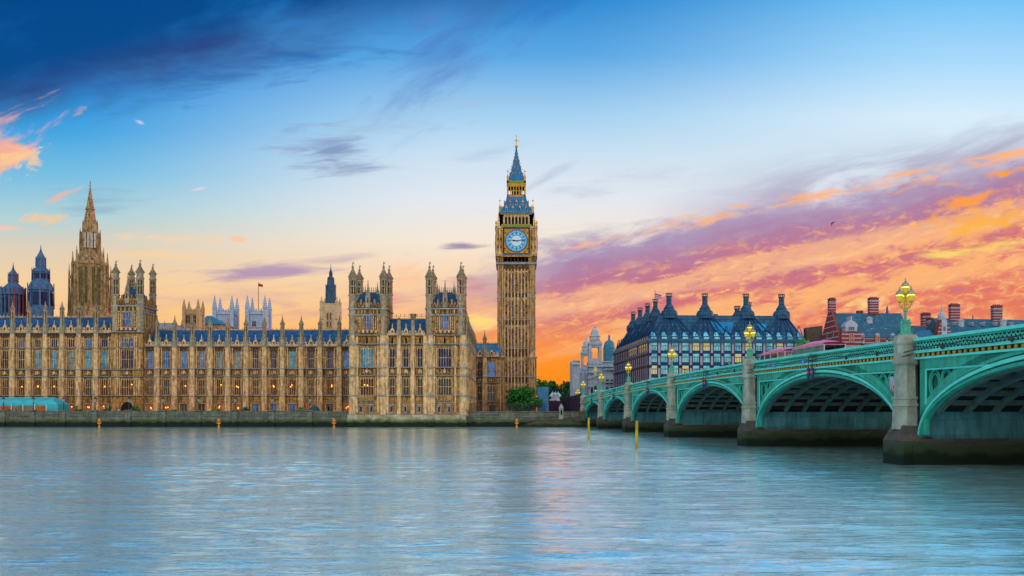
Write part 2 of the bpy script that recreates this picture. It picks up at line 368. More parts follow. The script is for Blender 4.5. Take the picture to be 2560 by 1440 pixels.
def river_mesh():
    rg = np.random.RandomState(11); nx = 620; Ys = [9.0]
    while Ys[-1] < 258: Ys.append(Ys[-1] + .105 + .0026 * Ys[-1])
    Ys[-1] = 258.0; Ys = np.array(Ys); ny = len(Ys); g_ = np.linspace(-1, 1, nx)
    Yg = np.repeat(Ys[:, None], nx, 1); Xg = g_[None, :] * (.68 * Yg + 6); Zg = np.zeros_like(Xg); step = (.105 + .0026 * Yg) * 2.6
    for i in range(64):
        lam = .36 * (5.0 / .36) ** rg.rand(); th = pi / 2 + rg.normal(0, .2); k_ = 2 * pi / lam
        s_ = .028 if lam < 1.6 else .011
        ph = rg.rand() * 6.28; warp = .35 * np.sin(Xg * .11 + i) + .3 * np.sin(Yg * .17 + i * 1.7)
        Zg += np.clip((lam - step * .7) / (step * .6), 0, 1) * s_ / k_ * np.sin(k_ * (Xg * cos(th) + Yg * sin(th)) + ph + warp * 2)
    patchy = .75 + .35 * np.sin(Xg * .05 + 1.3 * np.sin(Yg * .06)) * np.sin(Yg * .09 + 1.1 * np.sin(Xg * .035))
    Zg *= patchy * np.clip((1 - np.abs(g_))[None, :] * 12, 0, 1) * np.clip((Yg - 9) / 2, 0, 1)
    co = np.stack([Xg, Yg, Zg], -1).reshape(-1, 3)
    idx = np.arange(ny * nx).reshape(ny, nx); q = np.stack([idx[:-1, :-1], idx[:-1, 1:], idx[1:, 1:], idx[1:, :-1]], -1).reshape(-1, 4)
    e0, e1 = .68 * 9 + 6, .68 * 258 + 6
    ex = np.array([(-e0, 9, 0), (e0, 9, 0), (e1, 258, 0), (-e1, 258, 0), (-900, 9, 0), (900, 9, 0), (900, 258, 0), (-900, 258, 0), (-900, -900, 0), (900, -900, 0)], float)
    n0 = len(co); co = np.vstack([co, ex])
    q = np.vstack([q, np.array([(4, 0, 3, 7), (1, 5, 6, 2), (8, 9, 5, 4)]) + n0])
    me = bpy.data.meshes.new('river_water'); me.vertices.add(len(co)); me.vertices.foreach_set('co', co.ravel())
    me.loops.add(q.size); me.loops.foreach_set('vertex_index', q.ravel().astype(np.int32)); me.polygons.add(len(q))
    me.polygons.foreach_set('loop_start', (np.arange(len(q)) * 4).astype(np.int32)); me.polygons.foreach_set('loop_total', np.full(len(q), 4, np.int32)); me.polygons.foreach_set('use_smooth', np.ones(len(q), bool))
    me.update(calc_edges=True); me.materials.append(water_material()); return me
river = bpy.data.objects.new('river_water', river_mesh()); col.objects.link(river)
tag(river, None, None, kind='structure')
asphalt = mk('asphalt', (.05, .05, .052), (.07, .068, .066), .6, .85, .01, 8)
paving = mk('paving', (.22, .19, .15), (.15, .13, .11), .5, .85, .02, 4)
earth = mk('muddy_shingle', (.10, .085, .055), (.05, .05, .035), .8, .95, .3, 1.5, algae=(.9, (.012, .022, .012), (.07, .08, .03)))
g = MB(); g.box(-1500, 1500, 256, 3200, -1.0, 3.3)
ground = g.build('ground', paving); tag(ground, None, None, kind='structure')

# ------------------------------------------------------------------ palace kit
_win = {}
def arch_pts(x0, x1, zs, zt, n=4):                    # pointed arch outline from (x0,zs) over the point to (x1,zs)
    xm = (x0 + x1) / 2; L = []
    for i in range(n + 1):
        a = i / n; L.append((x0 + (xm - x0) * a ** 1.7, zs + (zt - zs) * (1 - (1 - a) ** 1.7)))
    return L + [(2 * xm - x, z) for x, z in L[-2::-1]]
def win_meshes(wd, h, lights, transoms, glass, frame, arched=True):
    key = (round(wd, 2), round(h, 2), lights, transoms, glass.name, frame.name, arched)
    if key in _win: return _win[key]
    f = MB(); e = .10; lw = wd / lights; mu = min(.085, lw * .2)
    f.box(-wd / 2 - e, -wd / 2, -.06, .22, 0, h); f.box(wd / 2, wd / 2 + e, -.06, .22, 0, h)
    f.box(-wd / 2 - e, wd / 2 + e, -.1, .24, -.16, 0); f.box(-wd / 2 - e, wd / 2 + e, -.12, .22, h, h + .18)
    for i in range(1, lights): f.box(-wd / 2 + i * lw - mu / 2, -wd / 2 + i * lw + mu / 2, -.02, .2, 0, h)
    for k in range(transoms):
        z = h * (k + 1) / (transoms + 1) * (.95 if transoms == 1 else 1); f.box(-wd / 2, wd / 2, -.04, .2, z - .055, z + .055)
    if arched:
        zs, zt = h - lw * 1.3, h - .02
        for i in range(lights):
            a, b = -wd / 2 + i * lw, -wd / 2 + (i + 1) * lw; P = arch_pts(a, b, zs, zt - .1)
            k = len(P) // 2
            f.poly([(a, h)] + P[:k + 1] + [((a + b) / 2, h)], .0, .16); f.poly([(b, h), ((a + b) / 2, h)] + P[k:], .0, .16)
    p = MB().box(-wd / 2, wd / 2, .12, .17, 0, h)
    _win[key] = (f.mesh('window', frame), p.mesh('pane', glass)); return _win[key]
_blb = MB().lathe([(.02, -.22), (.13, -.15), (.19, 0), (.13, .15), (.02, .22)], 10).mesh('interior_lamp', bulb, smooth=True)
def add_window(root, x, y, z, wd, h, lights=3, transoms=1, glass=None, frame=None, arched=True, name='window', rz=0.0, bulbs=()):
    fm, pm = win_meshes(wd, h, lights, transoms, glass or glass_dark, frame or stone2, arched)
    o = put(name, fm, root, (x, y, z), rz); c = put('pane', pm, o, (0, 0, 0))
    for bx, bz in bulbs: put('interior_lamp', _blb, o, (bx, .06, bz))
    return o

def wall_skin(mb, x0, x1, y, bays, floors, zb, zt, depth=.55, back=.6):
    """a wall with real openings: bays (centre, half width[, floor index list]); floors (z0, z1)"""
    mb.box(x0, x1, y + depth, y + depth + back, zb, zt, 0)
    e = x0
    for c, hw in bays:
        mb.box(e, c - hw, y, y + depth, zb, zt, 0); e = c + hw
        z = zb
        for a, b in floors:
            if a > z: mb.box(c - hw, c + hw, y, y + depth, z, a, 0)
            z = b
        mb.box(c - hw, c + hw, y, y + depth, z, zt, 0)
    mb.box(e, x1, y, y + depth, zb, zt, 0)
def string(mb, x0, x1, y, z, pr=.32, h=.34, m=1):
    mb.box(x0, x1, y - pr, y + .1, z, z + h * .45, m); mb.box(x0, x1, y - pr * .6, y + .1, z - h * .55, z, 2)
def finial(mb, cx, cy, z0, z1, r, m=0, rod=1):
    """crocketed spirelet: cap, tapering zigzag, knob and gilt rod"""
    H = z1 - z0; P = [(r * 1.25, z0), (r * 1.32, z0 + .04 * H), (r * .95, z0 + .08 * H)]
    n = 6
    for i in range(n):
        t = i / n; rr = r * .95 * (1 - t) ** 1.15 + .11
        P += [(rr, z0 + (.1 + .5 * t) * H), (rr + r * .17 * (1 - t * .5), z0 + (.1 + .5 * (t + .45 / n)) * H)]
    P += [(.11, z0 + .62 * H), (r * .42, z0 + .66 * H), (r * .42, z0 + .69 * H), (.09, z0 + .73 * H)]
    mb.lathe(P, 8, cx, cy, m)
    mb.tube([(cx, cy, z0 + .72 * H), (cx, cy, z1)], [.13, .08], 5, m)
    mb.lathe([(.03, z0 + .86 * H), (.16, z0 + .88 * H), (.03, z0 + .9 * H)], 6, cx, cy, rod)
def buttress(root, x, y, zb, zstr, zc, zpar, zcap, ztop, wd=1.5, d=1.0):
    b = MB(); zs = [zb] + zstr + [zc]
    for i in range(len(zs) - 1):
        k = 1 - i * .07; w2 = wd * k
        b.box(x - w2 / 2, x + w2 / 2, y - d * k, y + .3, zs[i], zs[i + 1], 0)
        for sx in (-.27, .27): b.box(x + sx * w2 - .1, x + sx * w2 + .1, y - d * k - .09, y, zs[i] + .5, zs[i + 1] - .4, 0)
        b.box(x - w2 / 2 - .1, x + w2 / 2 + .1, y - d * k - .16, y + .3, zs[i + 1] - .12, zs[i + 1] + .12, 1)
    o = b.build('buttress', [stone2, leadst], root)
    p = MB(); r = wd * .36; cy = y - d * .35
    p.lathe([(r * 1.35, zc + .12), (r * 1.35, zpar), (r * 1.1, zpar + .25), (r, zcap)], 8, x, cy, 0)
    for sx in (-.5, .5): p.box(x + sx * r - .1, x + sx * r + .1, cy - r - .03, cy, zpar + .7, zcap - .5, 2)
    finial(p, x, cy, zcap, ztop, r)
    pn = p.build('pinnacle', [greyst, gold, carved], o)
    return o
def parapet(root, x0, x1, y, z0, z1, zg, cs, name='parapet'):
    p = MB(); p.box(x0, x1, y - .2, y + .35, z0, z0 + (z1 - z0) * .45, 0)
    n = max(2, int((x1 - x0) / .95)); st = (x1 - x0) / n
    for i in range(n):
        c = x0 + (i + .5) * st
        p.poly([(c - st * .33, z0 + (z1 - z0) * .45), (c + st * .33, z0 + (z1 - z0) * .45), (c + st * .2, z1 - .2), (c, z1), (c - st * .2, z1 - .2)], y - .15, y + .3, 0)
        p.box(c - st * .13, c + st * .13, y - .19, y - .1, z0 + .15, z0 + (z1 - z0) * .62, 2)
    for c in cs:
        p.poly([(c - .62, z0 + .5), (c + .62, z0 + .5), (c + .55, z1), (c, z1 + .95), (c - .55, z1)], y - .26, y + .36, 0)
        p.box(c - .26, c + .26, y - .3, y, z0 + .7, z1 - .1, 2)
        p.tube([(c, y, z1 + .7), (c, y, zg - .35)], [.16, .08], 6, 0); p.lathe([(.05, zg - .55), (.22, zg - .3), (.05, zg)], 6, c, y, 3)
        for s in (-1.75, 1.75):
            p.tube([(c + s, y, z0 + .5), (c + s, y, zg - 1.6)], [.13, .07], 5, 0); p.lathe([(.04, zg - 1.8), (.15, zg - 1.6), (.04, zg - 1.4)], 6, c + s, y, 0)
    return p.build(name, [stone2, leadst, carved, iron], root)
def roof(root, x0, x1, y0, y1, ze, zr, m, hip0=0.0, hip1=0.0, cresting=None, name='roof'):
    ym = (y0 + y1) / 2; mb = MB()
    mb.add([(x0, y0, ze), (x1, y0, ze), (x1, y1, ze), (x0, y1, ze), (x0 + hip0, ym, zr), (x1 - hip1, ym, zr)],
           [(0, 1, 5, 4), (2, 3, 4, 5), (1, 2, 5), (3, 0, 4), (3, 2, 1, 0)])
    r = mb.build(name, m, root)
    if cresting:
        c = MB(); c.box(x0 + hip0, x1 - hip1, ym - .05, ym + .05, zr, zr + .25)
        n = int((x1 - x0 - hip0 - hip1) / 1.1)
        for i in range(n):
            x = x0 + hip0 + (i + .5) * (x1 - x0 - hip0 - hip1) / n
            c.tube([(x, ym, zr), (x, ym, zr + cresting)], .05, 4); c.lathe([(.02, zr + cresting - .3), (.16, zr + cresting - .15), (.02, zr + cresting)], 4, x, ym)
        if cresting > 1: c.box(x0 + hip0, x1 - hip1, ym - .04, ym + .04, zr + cresting * .55, zr + cresting * .62)
        c.build('ridge_cresting', stone2, r)
    return r

WY = 262.0
def X_(x): return PX(x, WY)
def Z_(y): return PZ(y, WY)
GB = [glass_teal, glass_teal, glass_teal, glass_navy, glass_navy, glass_blue, glass_teal]
def ribs(mb, c, hw, y, z0, z1):
    for s in (-1, 1):
        for o in (.42, .95, 1.45):
            mb.box(c + s * (hw + o) - .09, c + s * (hw + o) + .09, y - .16, y, z0, z1, 3)
        mb.box(c + s * (hw + .42), c + s * (hw + 1.45), y - .2, y, z1 - .5, z1 - .3, 3)
        mb.box(c + s * (hw + .42), c + s * (hw + 1.45), y - .2, y, (z0 + z1) / 2 - .1, (z0 + z1) / 2 + .1, 3)
def crest(mb, c, y, z0, z1, hw):
    """carved coat of arms panel: shield, supporters and crown as raised stone on a dark field"""
    mb.box(c - hw, c + hw, y - .06, y, z0, z1, 2)
    zm = (z0 + z1) / 2; h = (z1 - z0) / 2
    mb.poly([(c - hw * .28, zm + h * .5), (c + hw * .28, zm + h * .5), (c + hw * .24, zm - h * .2), (c, zm - h * .6), (c - hw * .24, zm - h * .2)], y - .22, y - .05, 3)
    mb.lathe([(.08, zm + h * .55), (hw * .2, zm + h * .7), (.05, zm + h * .95)], 6, c, y - .12, 3)
    for s in (-1, 1):
        mb.tube([(c + s * hw * .35, y - .12, zm - h * .75), (c + s * hw * .6, y - .15, zm - h * .1), (c + s * hw * .45, y - .15, zm + h * .45), (c + s * hw * .75, y - .12, zm + h * .75)], [.1, .15, .12, .05], 5, 3)
        mb.tube([(c + s * hw * .45, y - .12, zm), (c + s * hw * .9, y - .12, zm - h * .6)], [.1, .05], 5, 3)
def wing(name, label, pil, extra0, extra1, y, floors, strs, zb, zc, zpar, zcap, ztop, eave, ridge, pools, doorglass, panel, skip=()):
    """a range of the palace: pil = pilaster x positions in metres"""
    root = thing(name, label, 'palace wing', ((pil[0] + pil[-1]) / 2, y, 3.3))
    xs = [extra0] + pil + [extra1]
    cs = [(xs[i] + xs[i + 1]) / 2 for i in range(len(xs) - 1)]
    fl = [(a, b) for a, b, *_ in floors]
    mb = MB(); hw = .92
    wall_skin(mb, xs[0], xs[-1], y, [(c, hw) for c in cs], fl, zb, zc)
    mb.box(xs[0], xs[-1], y - .35, y + .1, zb, zb + 1.3, 0)
    for z in strs: string(mb, xs[0], xs[-1], y, z)
    string(mb, xs[0], xs[-1], y, zc, .55, .5)
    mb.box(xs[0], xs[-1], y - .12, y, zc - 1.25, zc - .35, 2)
    for c in cs:
        for a, b in fl[1:]: ribs(mb, c, hw, y, a - .1, b + .5)
        crest(mb, c, y, panel[0], panel[1], 1.0)
        for s in (-1.75, 1.75):
            mb.box(c + s - .28, c + s + .28, y - .05, y, panel[0] + .1, panel[1] - .1, 2)
        a, b = fl[0]
        mb.box(c - hw - .45, c + hw + .45, y - .3, y, b + .05, b + .3, 1); mb.box(c - hw - .45, c - hw - .25, y - .2, y, a, b + .1, 3); mb.box(c + hw + .25, c + hw + .45, y - .2, y, a, b + .1, 3)
        for zq in (b + .55, b + 1.2): mb.box(c - 1.9, c + 1.9, y - .02, y, zq, zq + .03, 2)
    mb.build('wall', [stone, leadst, carved, stone2], root)
    for i, c in enumerate(cs):
        for k, (a, b, li, tr) in enumerate(floors):
            gl = pools[k][i % len(pools[k])]
            bl = []
            if k == 0 and gl is glass_warm: bl = [(R.uniform(-.4, .4), R.uniform(.7, 1.5)) for _ in range(R.choice((1, 2)))]
            if k == 1 and gl is glass_dim: bl = [(R.uniform(-.6, .6), (b - a) * R.uniform(.45, .62)) for _ in range(R.choice((1, 2)))]
            add_window(root, c, y + .16, a, hw * 2 - .24, b - a, li, tr, gl, stone2, k > 0, 'window' if k else 'ground_window', bulbs=bl)
    for x in pil: buttress(root, x, y, zb, strs, zc, zpar, zcap, ztop)
    xx = xs
    for i in range(len(xx) - 1):
        parapet(root, xx[i] + (.7 if i else 0), xx[i + 1] - (.7 if i < len(xx) - 2 else 0), y, zc + .1, zpar, zpar + 2.6, [cs[i]])
    roof(root, xs[0], xs[-1], y + 1.4, y + 15, eave, ridge, slate, cresting=.7)
    return root
D, W, B, N, T, M_ = glass_dark, glass_warm, glass_blue, glass_navy, glass_teal, glass_dim
pilL = [X_(x) for x in (-92, -50, -8, 33.3, 73.3, 115, 156.7, 199, 242)]
fg = (4.3, 6.3, 2, 0)
wing('palace_wing', 'tall four storey left hand palace wing of golden stone behind the turquoise marquee', pilL, X_(-134), X_(279), WY,
     [fg, (Z_(987), Z_(948), 3, 1), (Z_(921), Z_(875), 3, 1), (Z_(867), Z_(846), 3, 0)], [Z_(990), Z_(942), Z_(924), Z_(871)], 3.0, Z_(833), Z_(818), Z_(775), Z_(753), Z_(822), Z_(786),
     [[W], [D, D, M_, D, M_, M_, M_], [T, T, T, N, N, T, T], [N, B, N, N, B, D, N]], None, (Z_(940), Z_(926)))
pilR = [X_(x) for x in (394, 438, 482, 526, 570.7, 616, 662, 707, 754, 801, 849)]
wing('palace_wing', 'long low palace wing with blue roof between the square tower and the twin towered pavilion', pilR, X_(355), X_(884), WY,
     [fg, (Z_(986), Z_(947), 3, 1), (Z_(920), Z_(871), 3, 1)], [Z_(990), Z_(941), Z_(922)], 3.0, Z_(866.5), Z_(854), Z_(813), Z_(788), Z_(858), Z_(819),
     [[W, W, D, M_, W, W, B, B, B, W, D], [D, D, M_, D, M_, M_, D, M_, M_, D, M_], [B, B, B, B, T, T, N, N, T, N, N]], None, (Z_(939), Z_(925)))

def turret(root, cx, cy, z0, zarc0, zarc1, zcap, ztop, r, name='turret', m=None):
    t = MB(); m = m or [greyst, gold, carved, leadst]
    t.lathe([(r * 1.08, z0), (r * 1.08, zarc0 - .6), (r * 1.25, zarc0 - .45), (r * 1.25, zarc0 - .15), (r, zarc0)], 8, cx, cy, 0)
    h = zarc1 - zarc0; zm = zarc0 + h * .52
    t.lathe([(r * .55, zarc0), (r * .55, zarc1)], 8, cx, cy, 2)                    # solid core, shade behind the arcade put into its dark colour
    for k in range(8):
        a = pi / 8 + k * pi / 4; rr = r * .98
        t.tube([(cx + cos(a) * rr, cy + sin(a) * rr, zarc0 - .1), (cx + cos(a) * rr, cy + sin(a) * rr, zarc1 + .1)], r * .19, 5, 0)
    t.lathe([(r, zm - .18), (r * 1.14, zm - .1), (r * 1.14, zm + .12), (r, zm + .2)], 8, cx, cy, 0)
    t.lathe([(r * 1.0, zarc1 - .35), (r * 1.2, zarc1), (r * 1.22, zarc1 + .25), (r, zarc1 + .35), (r * .96, zcap)], 8, cx, cy, 0)
    H = ztop - zcap; P = [(r * 1.2, zcap), (r * 1.24, zcap + .2)]
    for i in range(7):                                                              # ogee cap with crockets
        q = i / 7; rr = r * 1.08 * (1 - q) ** 1.3 + .15
        P += [(rr, zcap + H * (.05 + .55 * q)), (rr + r * .2 * (1 - q * .4), zcap + H * (.05 + .55 * (q + .06)))]
    P += [(.15, zcap + H * .61), (r * .45, zcap + H * .64), (r * .45, zcap + H * .66), (.13, zcap + H * .69), (r * .34, zcap + H * .72), (.1, zcap + H * .75)]
    t.lathe(P, 8, cx, cy, 0)
    t.tube([(cx, cy, zcap + H * .74), (cx, cy, ztop)], [.15, .08], 5, 0)
    t.lathe([(.05, zcap + H * .84), (.17, zcap + H * .86), (.05, zcap + H * .88)], 6, cx, cy, 1)
    t.box(cx, cx + .42, cy - .03, cy + .03, ztop - .55, ztop - .2, 3)
    return t.build(name, m, root)

def tower_top(root, x0, x1, y0, y1, zb, zc, zp, turr, bigwin, roofz, side=True):
    """upper stage of a square tower: big window each way, cornice, shield parapet, four turrets, steep roof"""
    mb = MB(); cx, cy = (x0 + x1) / 2, (y0 + y1) / 2; d = .5
    wz0, wz1, wh = bigwin
    wall_skin(mb, x0, x1, y0, [(cx, wh)], [(wz0, wz1)], zb, zc, d, .4)
    mb.box(x0, x0 + .8, y0 + d + .4, y1, zb, zc, 0)
    # right side with two tall lights
    mb.box(x1 - .8, x1, y0 + d + .4, y1, zb, zc, 0); mb.box(x0 + .8, x1 - .8, y1 - .8, y1, zb, zc, 0)
    for q in (-1.9, 1.9):
        mb.box(x1, x1 + .12, cy + q - .75, cy + q - .6, wz0 - .4, wz1 + .5, 3); mb.box(x1, x1 + .12, cy + q + .6, cy + q + .75, wz0 - .4, wz1 + .5, 3)
        mb.box(x1, x1 + .03, cy + q - .55, cy + q + .55, wz0, wz1, 2); mb.box(x1, x1 + .15, cy + q - .75, cy + q + .75, wz1 + .3, wz1 + .5, 3)
    P = arch_pts(cx - wh, cx + wh, wz1 - wh * .9, wz1); k = len(P) // 2
    mb.poly([(cx - wh, wz1)] + P[:k + 1], y0 - .02, y0 + .3, 0); mb.poly([(cx + wh, wz1)] + P[:k - 1:-1], y0 - .02, y0 + .3, 0)
    for sgn in (-1, 1):
        sx = cx + sgn * (wh + 1.0)
        mb.box(sx - .32, sx + .32, y0 - .04, y0, wz0 - .4, wz1 - .4, 2)
        for q in range(4):
            z = wz0 - .1 + q * (wz1 - wz0 - .6) / 4; mb.lathe([(.05, z), (.16, z + .2), (.15, z + .65), (.1, z + .7), (.12, z + .85), (.03, z + .95)], 6, sx, y0 - .1, 3)
        for o in (.45, 1.5): mb.box(cx + sgn * (wh + o) - .09, cx + sgn * (wh + o) + .09, y0 - .2, y0, wz0 - .6, zc - .4, 3)
        sx2 = cx + sgn * (wh + 2.2); mb.box(sx2 - .25, sx2 + .25, y0 - .12, y0, (wz0 + wz1) / 2 - .3, (wz0 + wz1) / 2 + .3, 2)
    mb.box(cx - wh - 1.4, cx + wh + 1.4, y0 - .75, y0, wz0 - 1.1, wz0 - .35, 3)     # balcony under the window
    for q in range(4):
        x = cx + (q - 1.5) * (wh * 2 + 2.4) / 4; mb.box(x - .25, x + .25, y0 - .83, y0 - .74, wz0 - 1.1, wz0 - .5, 2)
    for z, p_ in ((zc - .2, .3), (zc - 1.9, .2)):
        mb.box(x0 - p_, x1 + p_, y0 - p_, y1 + p_, z - .15, z + .2, 1)
    n = 7
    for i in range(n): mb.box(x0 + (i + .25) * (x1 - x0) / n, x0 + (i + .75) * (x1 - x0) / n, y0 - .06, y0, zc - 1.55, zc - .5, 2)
    for ax in (0, 1):                                                               # parapet all round
        for q in (0, 1):
            if ax == 0: mb.box(x0, x1, (y0 - .1, y1 - .3)[q], (y0 + .3, y1 + .1)[q], zc + .2, zp - .9, 0)
            else: mb.box((x0 - .1, x1 - .3)[q], (x0 + .3, x1 + .1)[q], y0, y1, zc + .2, zp - .9, 0)
    for i in range(9):
        x = x0 + 1 + (i + .5) * (x1 - x0 - 2) / 9; yv = y0 + .9 + (i + .5) * (y1 - y0 - 1.8) / 9
        hh = zp + (.9 if i in (2, 6) else 0)
        mb.poly([(x - .36, zp - .95), (x + .36, zp - .95), (x + .22, hh - .25), (x, hh), (x - .22, hh - .25)], y0 - .16, y0 + .25, 0)
        mb.box(x - .14, x + .14, y0 - .2, y0 - .1, zp - 1.8, zp - .7, 2)
        mb.polyx([(yv - .36, zp - .95), (yv + .36, zp - .95), (yv + .22, hh - .25), (yv, hh), (yv - .22, hh - .25)], x1 - .25, x1 + .16, 0)
    w_ = mb.build('tower_wall', [stone, leadst, carved, stone2], root)
    add_window(root, cx, y0 + .16, wz0, wh * 2 - .24, wz1 - wz0 - .1, 3, 1, B, stone2, True, 'tower_window')
    for tx, ty, top in turr: turret(root, tx, ty, zb, *top)
    rz0, rz1, in0, in1 = roofz
    r = MB(); r.add([(x0 + in0, y0 + in0, rz0), (x1 - in0, y0 + in0, rz0), (x1 - in0, y1 - in0, rz0), (x0 + in0, y1 - in0, rz0),
                     (x0 + in1, y0 + in1, rz1), (x1 - in1, y0 + in1, rz1), (x1 - in1, y1 - in1, rz1), (x0 + in1, y1 - in1, rz1)],
                    [(0, 1, 5, 4), (1, 2, 6, 5), (2, 3, 7, 6), (3, 0, 4, 7), (4, 5, 6, 7), (3, 2, 1, 0)])
    ro = r.build('tower_roof', slate, root)
    c = MB()
    for q in range(9):
        x = x0 + in1 + q * (x1 - x0 - 2 * in1) / 8
        for yq in (y0 + in1, y1 - in1): c.tube([(x, yq, rz1), (x, yq, rz1 + 1.2)], .05, 4); c.lathe([(.02, rz1 + .9), (.14, rz1 + 1.1), (.02, rz1 + 1.35)], 4, x, yq)
    for a in (x0 + in1, x1 - in1):
        for b in (y0 + in1, y1 - in1): c.lathe([(.4, rz1 - .6), (.3, rz1 + .6), (.12, rz1 + 1.6), (.02, rz1 + 3.0)], 4, a, b)
    c.box(x0 + in1, x1 - in1, y0 + in1 - .04, y0 + in1 + .04, rz1 + .5, rz1 + .6); c.box(x0 + in1, x1 - in1, y1 - in1 - .04, y1 - in1 + .04, rz1 + .5, rz1 + .6); c.box(x0 + in1 - .04, x0 + in1 + .04, y0 + in1, y1 - in1, rz1 + .49, rz1 + .59); c.box(x1 - in1 - .04, x1 - in1 + .04, y0 + in1, y1 - in1, rz1 + .49, rz1 + .59); c.build('roof_cresting', greyst, ro)
    p = MB(); p.lathe([(.62, zp - 1.5), (.62, zp + 1.6), (.5, zp + 1.8)], 4, cx, y0 + .35, 0); p.box(cx - .22, cx + .22, y0 - .3, y0, zp - .2, zp + 1.2, 2)
    finial(p, cx, y0 + .35, zp + 1.8, rz1 + 3.0, .5); p.build('gablet_pinnacle', [greyst, gold, carved], root)

# square tower left of the low wing
TY = 260.6
def XT(x): return PX(x, TY)
def ZT(y): return PZ(y, TY)
t1 = thing('palace_tower', 'square golden palace tower with four crocketed turrets beside the tall spire', 'tower', (XT(317), TY, 3.3))
x0, x1, y0, y1 = XT(281), XT(354), TY, TY + 11
mb = MB(); fl = [(4.3, 6.6), (ZT(987), ZT(947)), (ZT(921), ZT(873)), (ZT(866), ZT(843))]
wall_skin(mb, XT(278), XT(357), y0, [(XT(318), 1.75)], fl, 3.0, ZT(831), .6, .5)
mb.box(XT(278), XT(357), y0 + 1.1, y1, 3.0, ZT(831), 0)
for y in (990, 942, 924, 871): string(mb, XT(278), XT(357), y0, ZT(y))
string(mb, XT(276), XT(359), y0, ZT(831), .5, .5)
for a, b in fl[1:]:
    ribs(mb, XT(318), 1.75, y0, a - .1, b + .5)
    for s in (-1, 1): mb.box(XT(318) + s * 3.6 - .1, XT(318) + s * 3.6 + .1, y0 - .15, y0, a, b + .4, 3)
crest(mb, XT(318), y0, ZT(940), ZT(926), 1.5)
mb.build('wall', [stone, leadst, carved, stone2], t1)
for (a, b), gl in zip(fl, (D, M_, N, B)):
    add_window(t1, XT(318), y0 + .16, a, 3.25, b - a, 5 if a > 5 else 2, 1, gl, stone2, True, 'bay_window' if a > 5 else 'doorway', bulbs=[(1.2, 2.9)] if gl is M_ else [])
tk = [(PX(289.5, TY + .6), TY + .6, (ZT(735), ZT(696), ZT(682), ZT(650), .85)), (PX(350, TY + .6), TY + .6, (ZT(735), ZT(696), ZT(682), ZT(648), .9)),
      (PX(289.5, TY + .6) + .4, y1 - .6, (PZ(735, y1), PZ(700, y1), PZ(688, y1), PZ(662, y1), .8)), (PX(350, TY + .6) - .2, y1 - .6, (PZ(735, y1), PZ(700, y1), PZ(688, y1), PZ(660, y1), .8))]
tower_top(t1, x0, x1, y0, y1, ZT(831), ZT(763), ZT(744), tk, (ZT(816), ZT(776), 1.3), (ZT(752), ZT(714), 1.2, 3.2))

# pavilion on the water with two towers
VY = 250.0
def XV(x): return PX(x, VY)
def ZV(y): return PZ(y, VY)
pv = thing('palace_pavilion', 'river pavilion of the palace with twin turreted towers standing straight in the water', 'palace pavilion', (XV(1017), VY, 0))
mb = MB(); y = VY
bays = [(XV(917.6), 1.85), (XV(980.5), .78), (XV(1015), .78), (XV(1050), .78), (XV(1111.7), 1.85)]
fl = [(ZV(987), ZV(944)), (ZV(917), ZV(869))]
wall_skin(mb, XV(872), XV(1163), y, bays, fl, ZV(1037), ZV(839), .6, .5)
mb.box(XV(872), XV(1163) - .02, y + 1.1, y + 13, ZV(1037), ZV(839), 0)
for yy_ in (989, 939, 919, 861, 839): string(mb, XV(872) - .2, XV(1163) + .2, y, ZV(yy_), .36 if yy_ > 861 else .5, .42)
mb.box(XV(870), XV(1164), y - .25, y + .5, ZV(1037), ZV(1030), 0); string(mb, XV(869), XV(1165), y - .15, ZV(1036), .4, .3)
for c, hw in bays:
    for a, b in fl: ribs(mb, c, hw, y, a - .1, b + .5)
    crest(mb, c, y, ZV(937), ZV(921), 1.6 if hw > 1 else .8)
    for s in (-1, 1):
        mb.box(c + s * (hw + .7) - .22, c + s * (hw + .7) + .22, y - .05, y, ZV(937), ZV(921), 2)
        mb.box(c + s * (hw + .7) - .18, c + s * (hw + .7) + .18, y - .05, y, ZV(859), ZV(844), 2); mb.box(c - .2, c + .2, y - .05, y, ZV(859), ZV(844), 2)
        mb.box(c + s * (hw + .75) - .2, c + s * (hw + .75) + .2, y - .25, y, (fl[0][0] + fl[0][1]) / 2 - .35, (fl[0][0] + fl[0][1]) / 2 + .35, 2)
        mb.box(c + s * (hw + .75) - .2, c + s * (hw + .75) + .2, y - .25, y, (fl[1][0] + fl[1][1]) / 2 - .35, (fl[1][0] + fl[1][1]) / 2 + .35, 2)
    if hw > 1:
        mb.poly([(c - 2.6, ZV(989)), (c + 2.6, ZV(989)), (c + 2.0, ZV(1000)), (c - 2.0, ZV(1000))], y - .5, y, 0); mb.box(c - 2.0, c + 2.0, y - .3, y, ZV(1002), ZV(1000), 1)
for xp in (903, 928.5, 978.5, 1013.7, 1048.5, 1097.8, 1123): 
    mb.box(XV(xp) - .75, XV(xp) + .75, y - .22, y, ZV(1013) + .0, ZV(1013) + .3, 1); mb.box(XV(xp) - .75, XV(xp) - .6, y - .15, y, ZV(1030), ZV(1013), 1); mb.box(XV(xp) + .6, XV(xp) + .75, y - .15, y, ZV(1030), ZV(1013), 1)
for s in (966, 1064): mb.box(XV(s) - .6, XV(s) + .6, y - .4, y, ZV(1037), ZV(839), 3)
for s in (997.5, 1032): mb.box(XV(s) - .5, XV(s) + .5, y - .45, y, ZV(1037), ZV(839), 3)
for s in (893, 945, 1086, 1138): mb.box(XV(s) - .22, XV(s) + .22, y - .3, y, ZV(1030), ZV(839), 3)
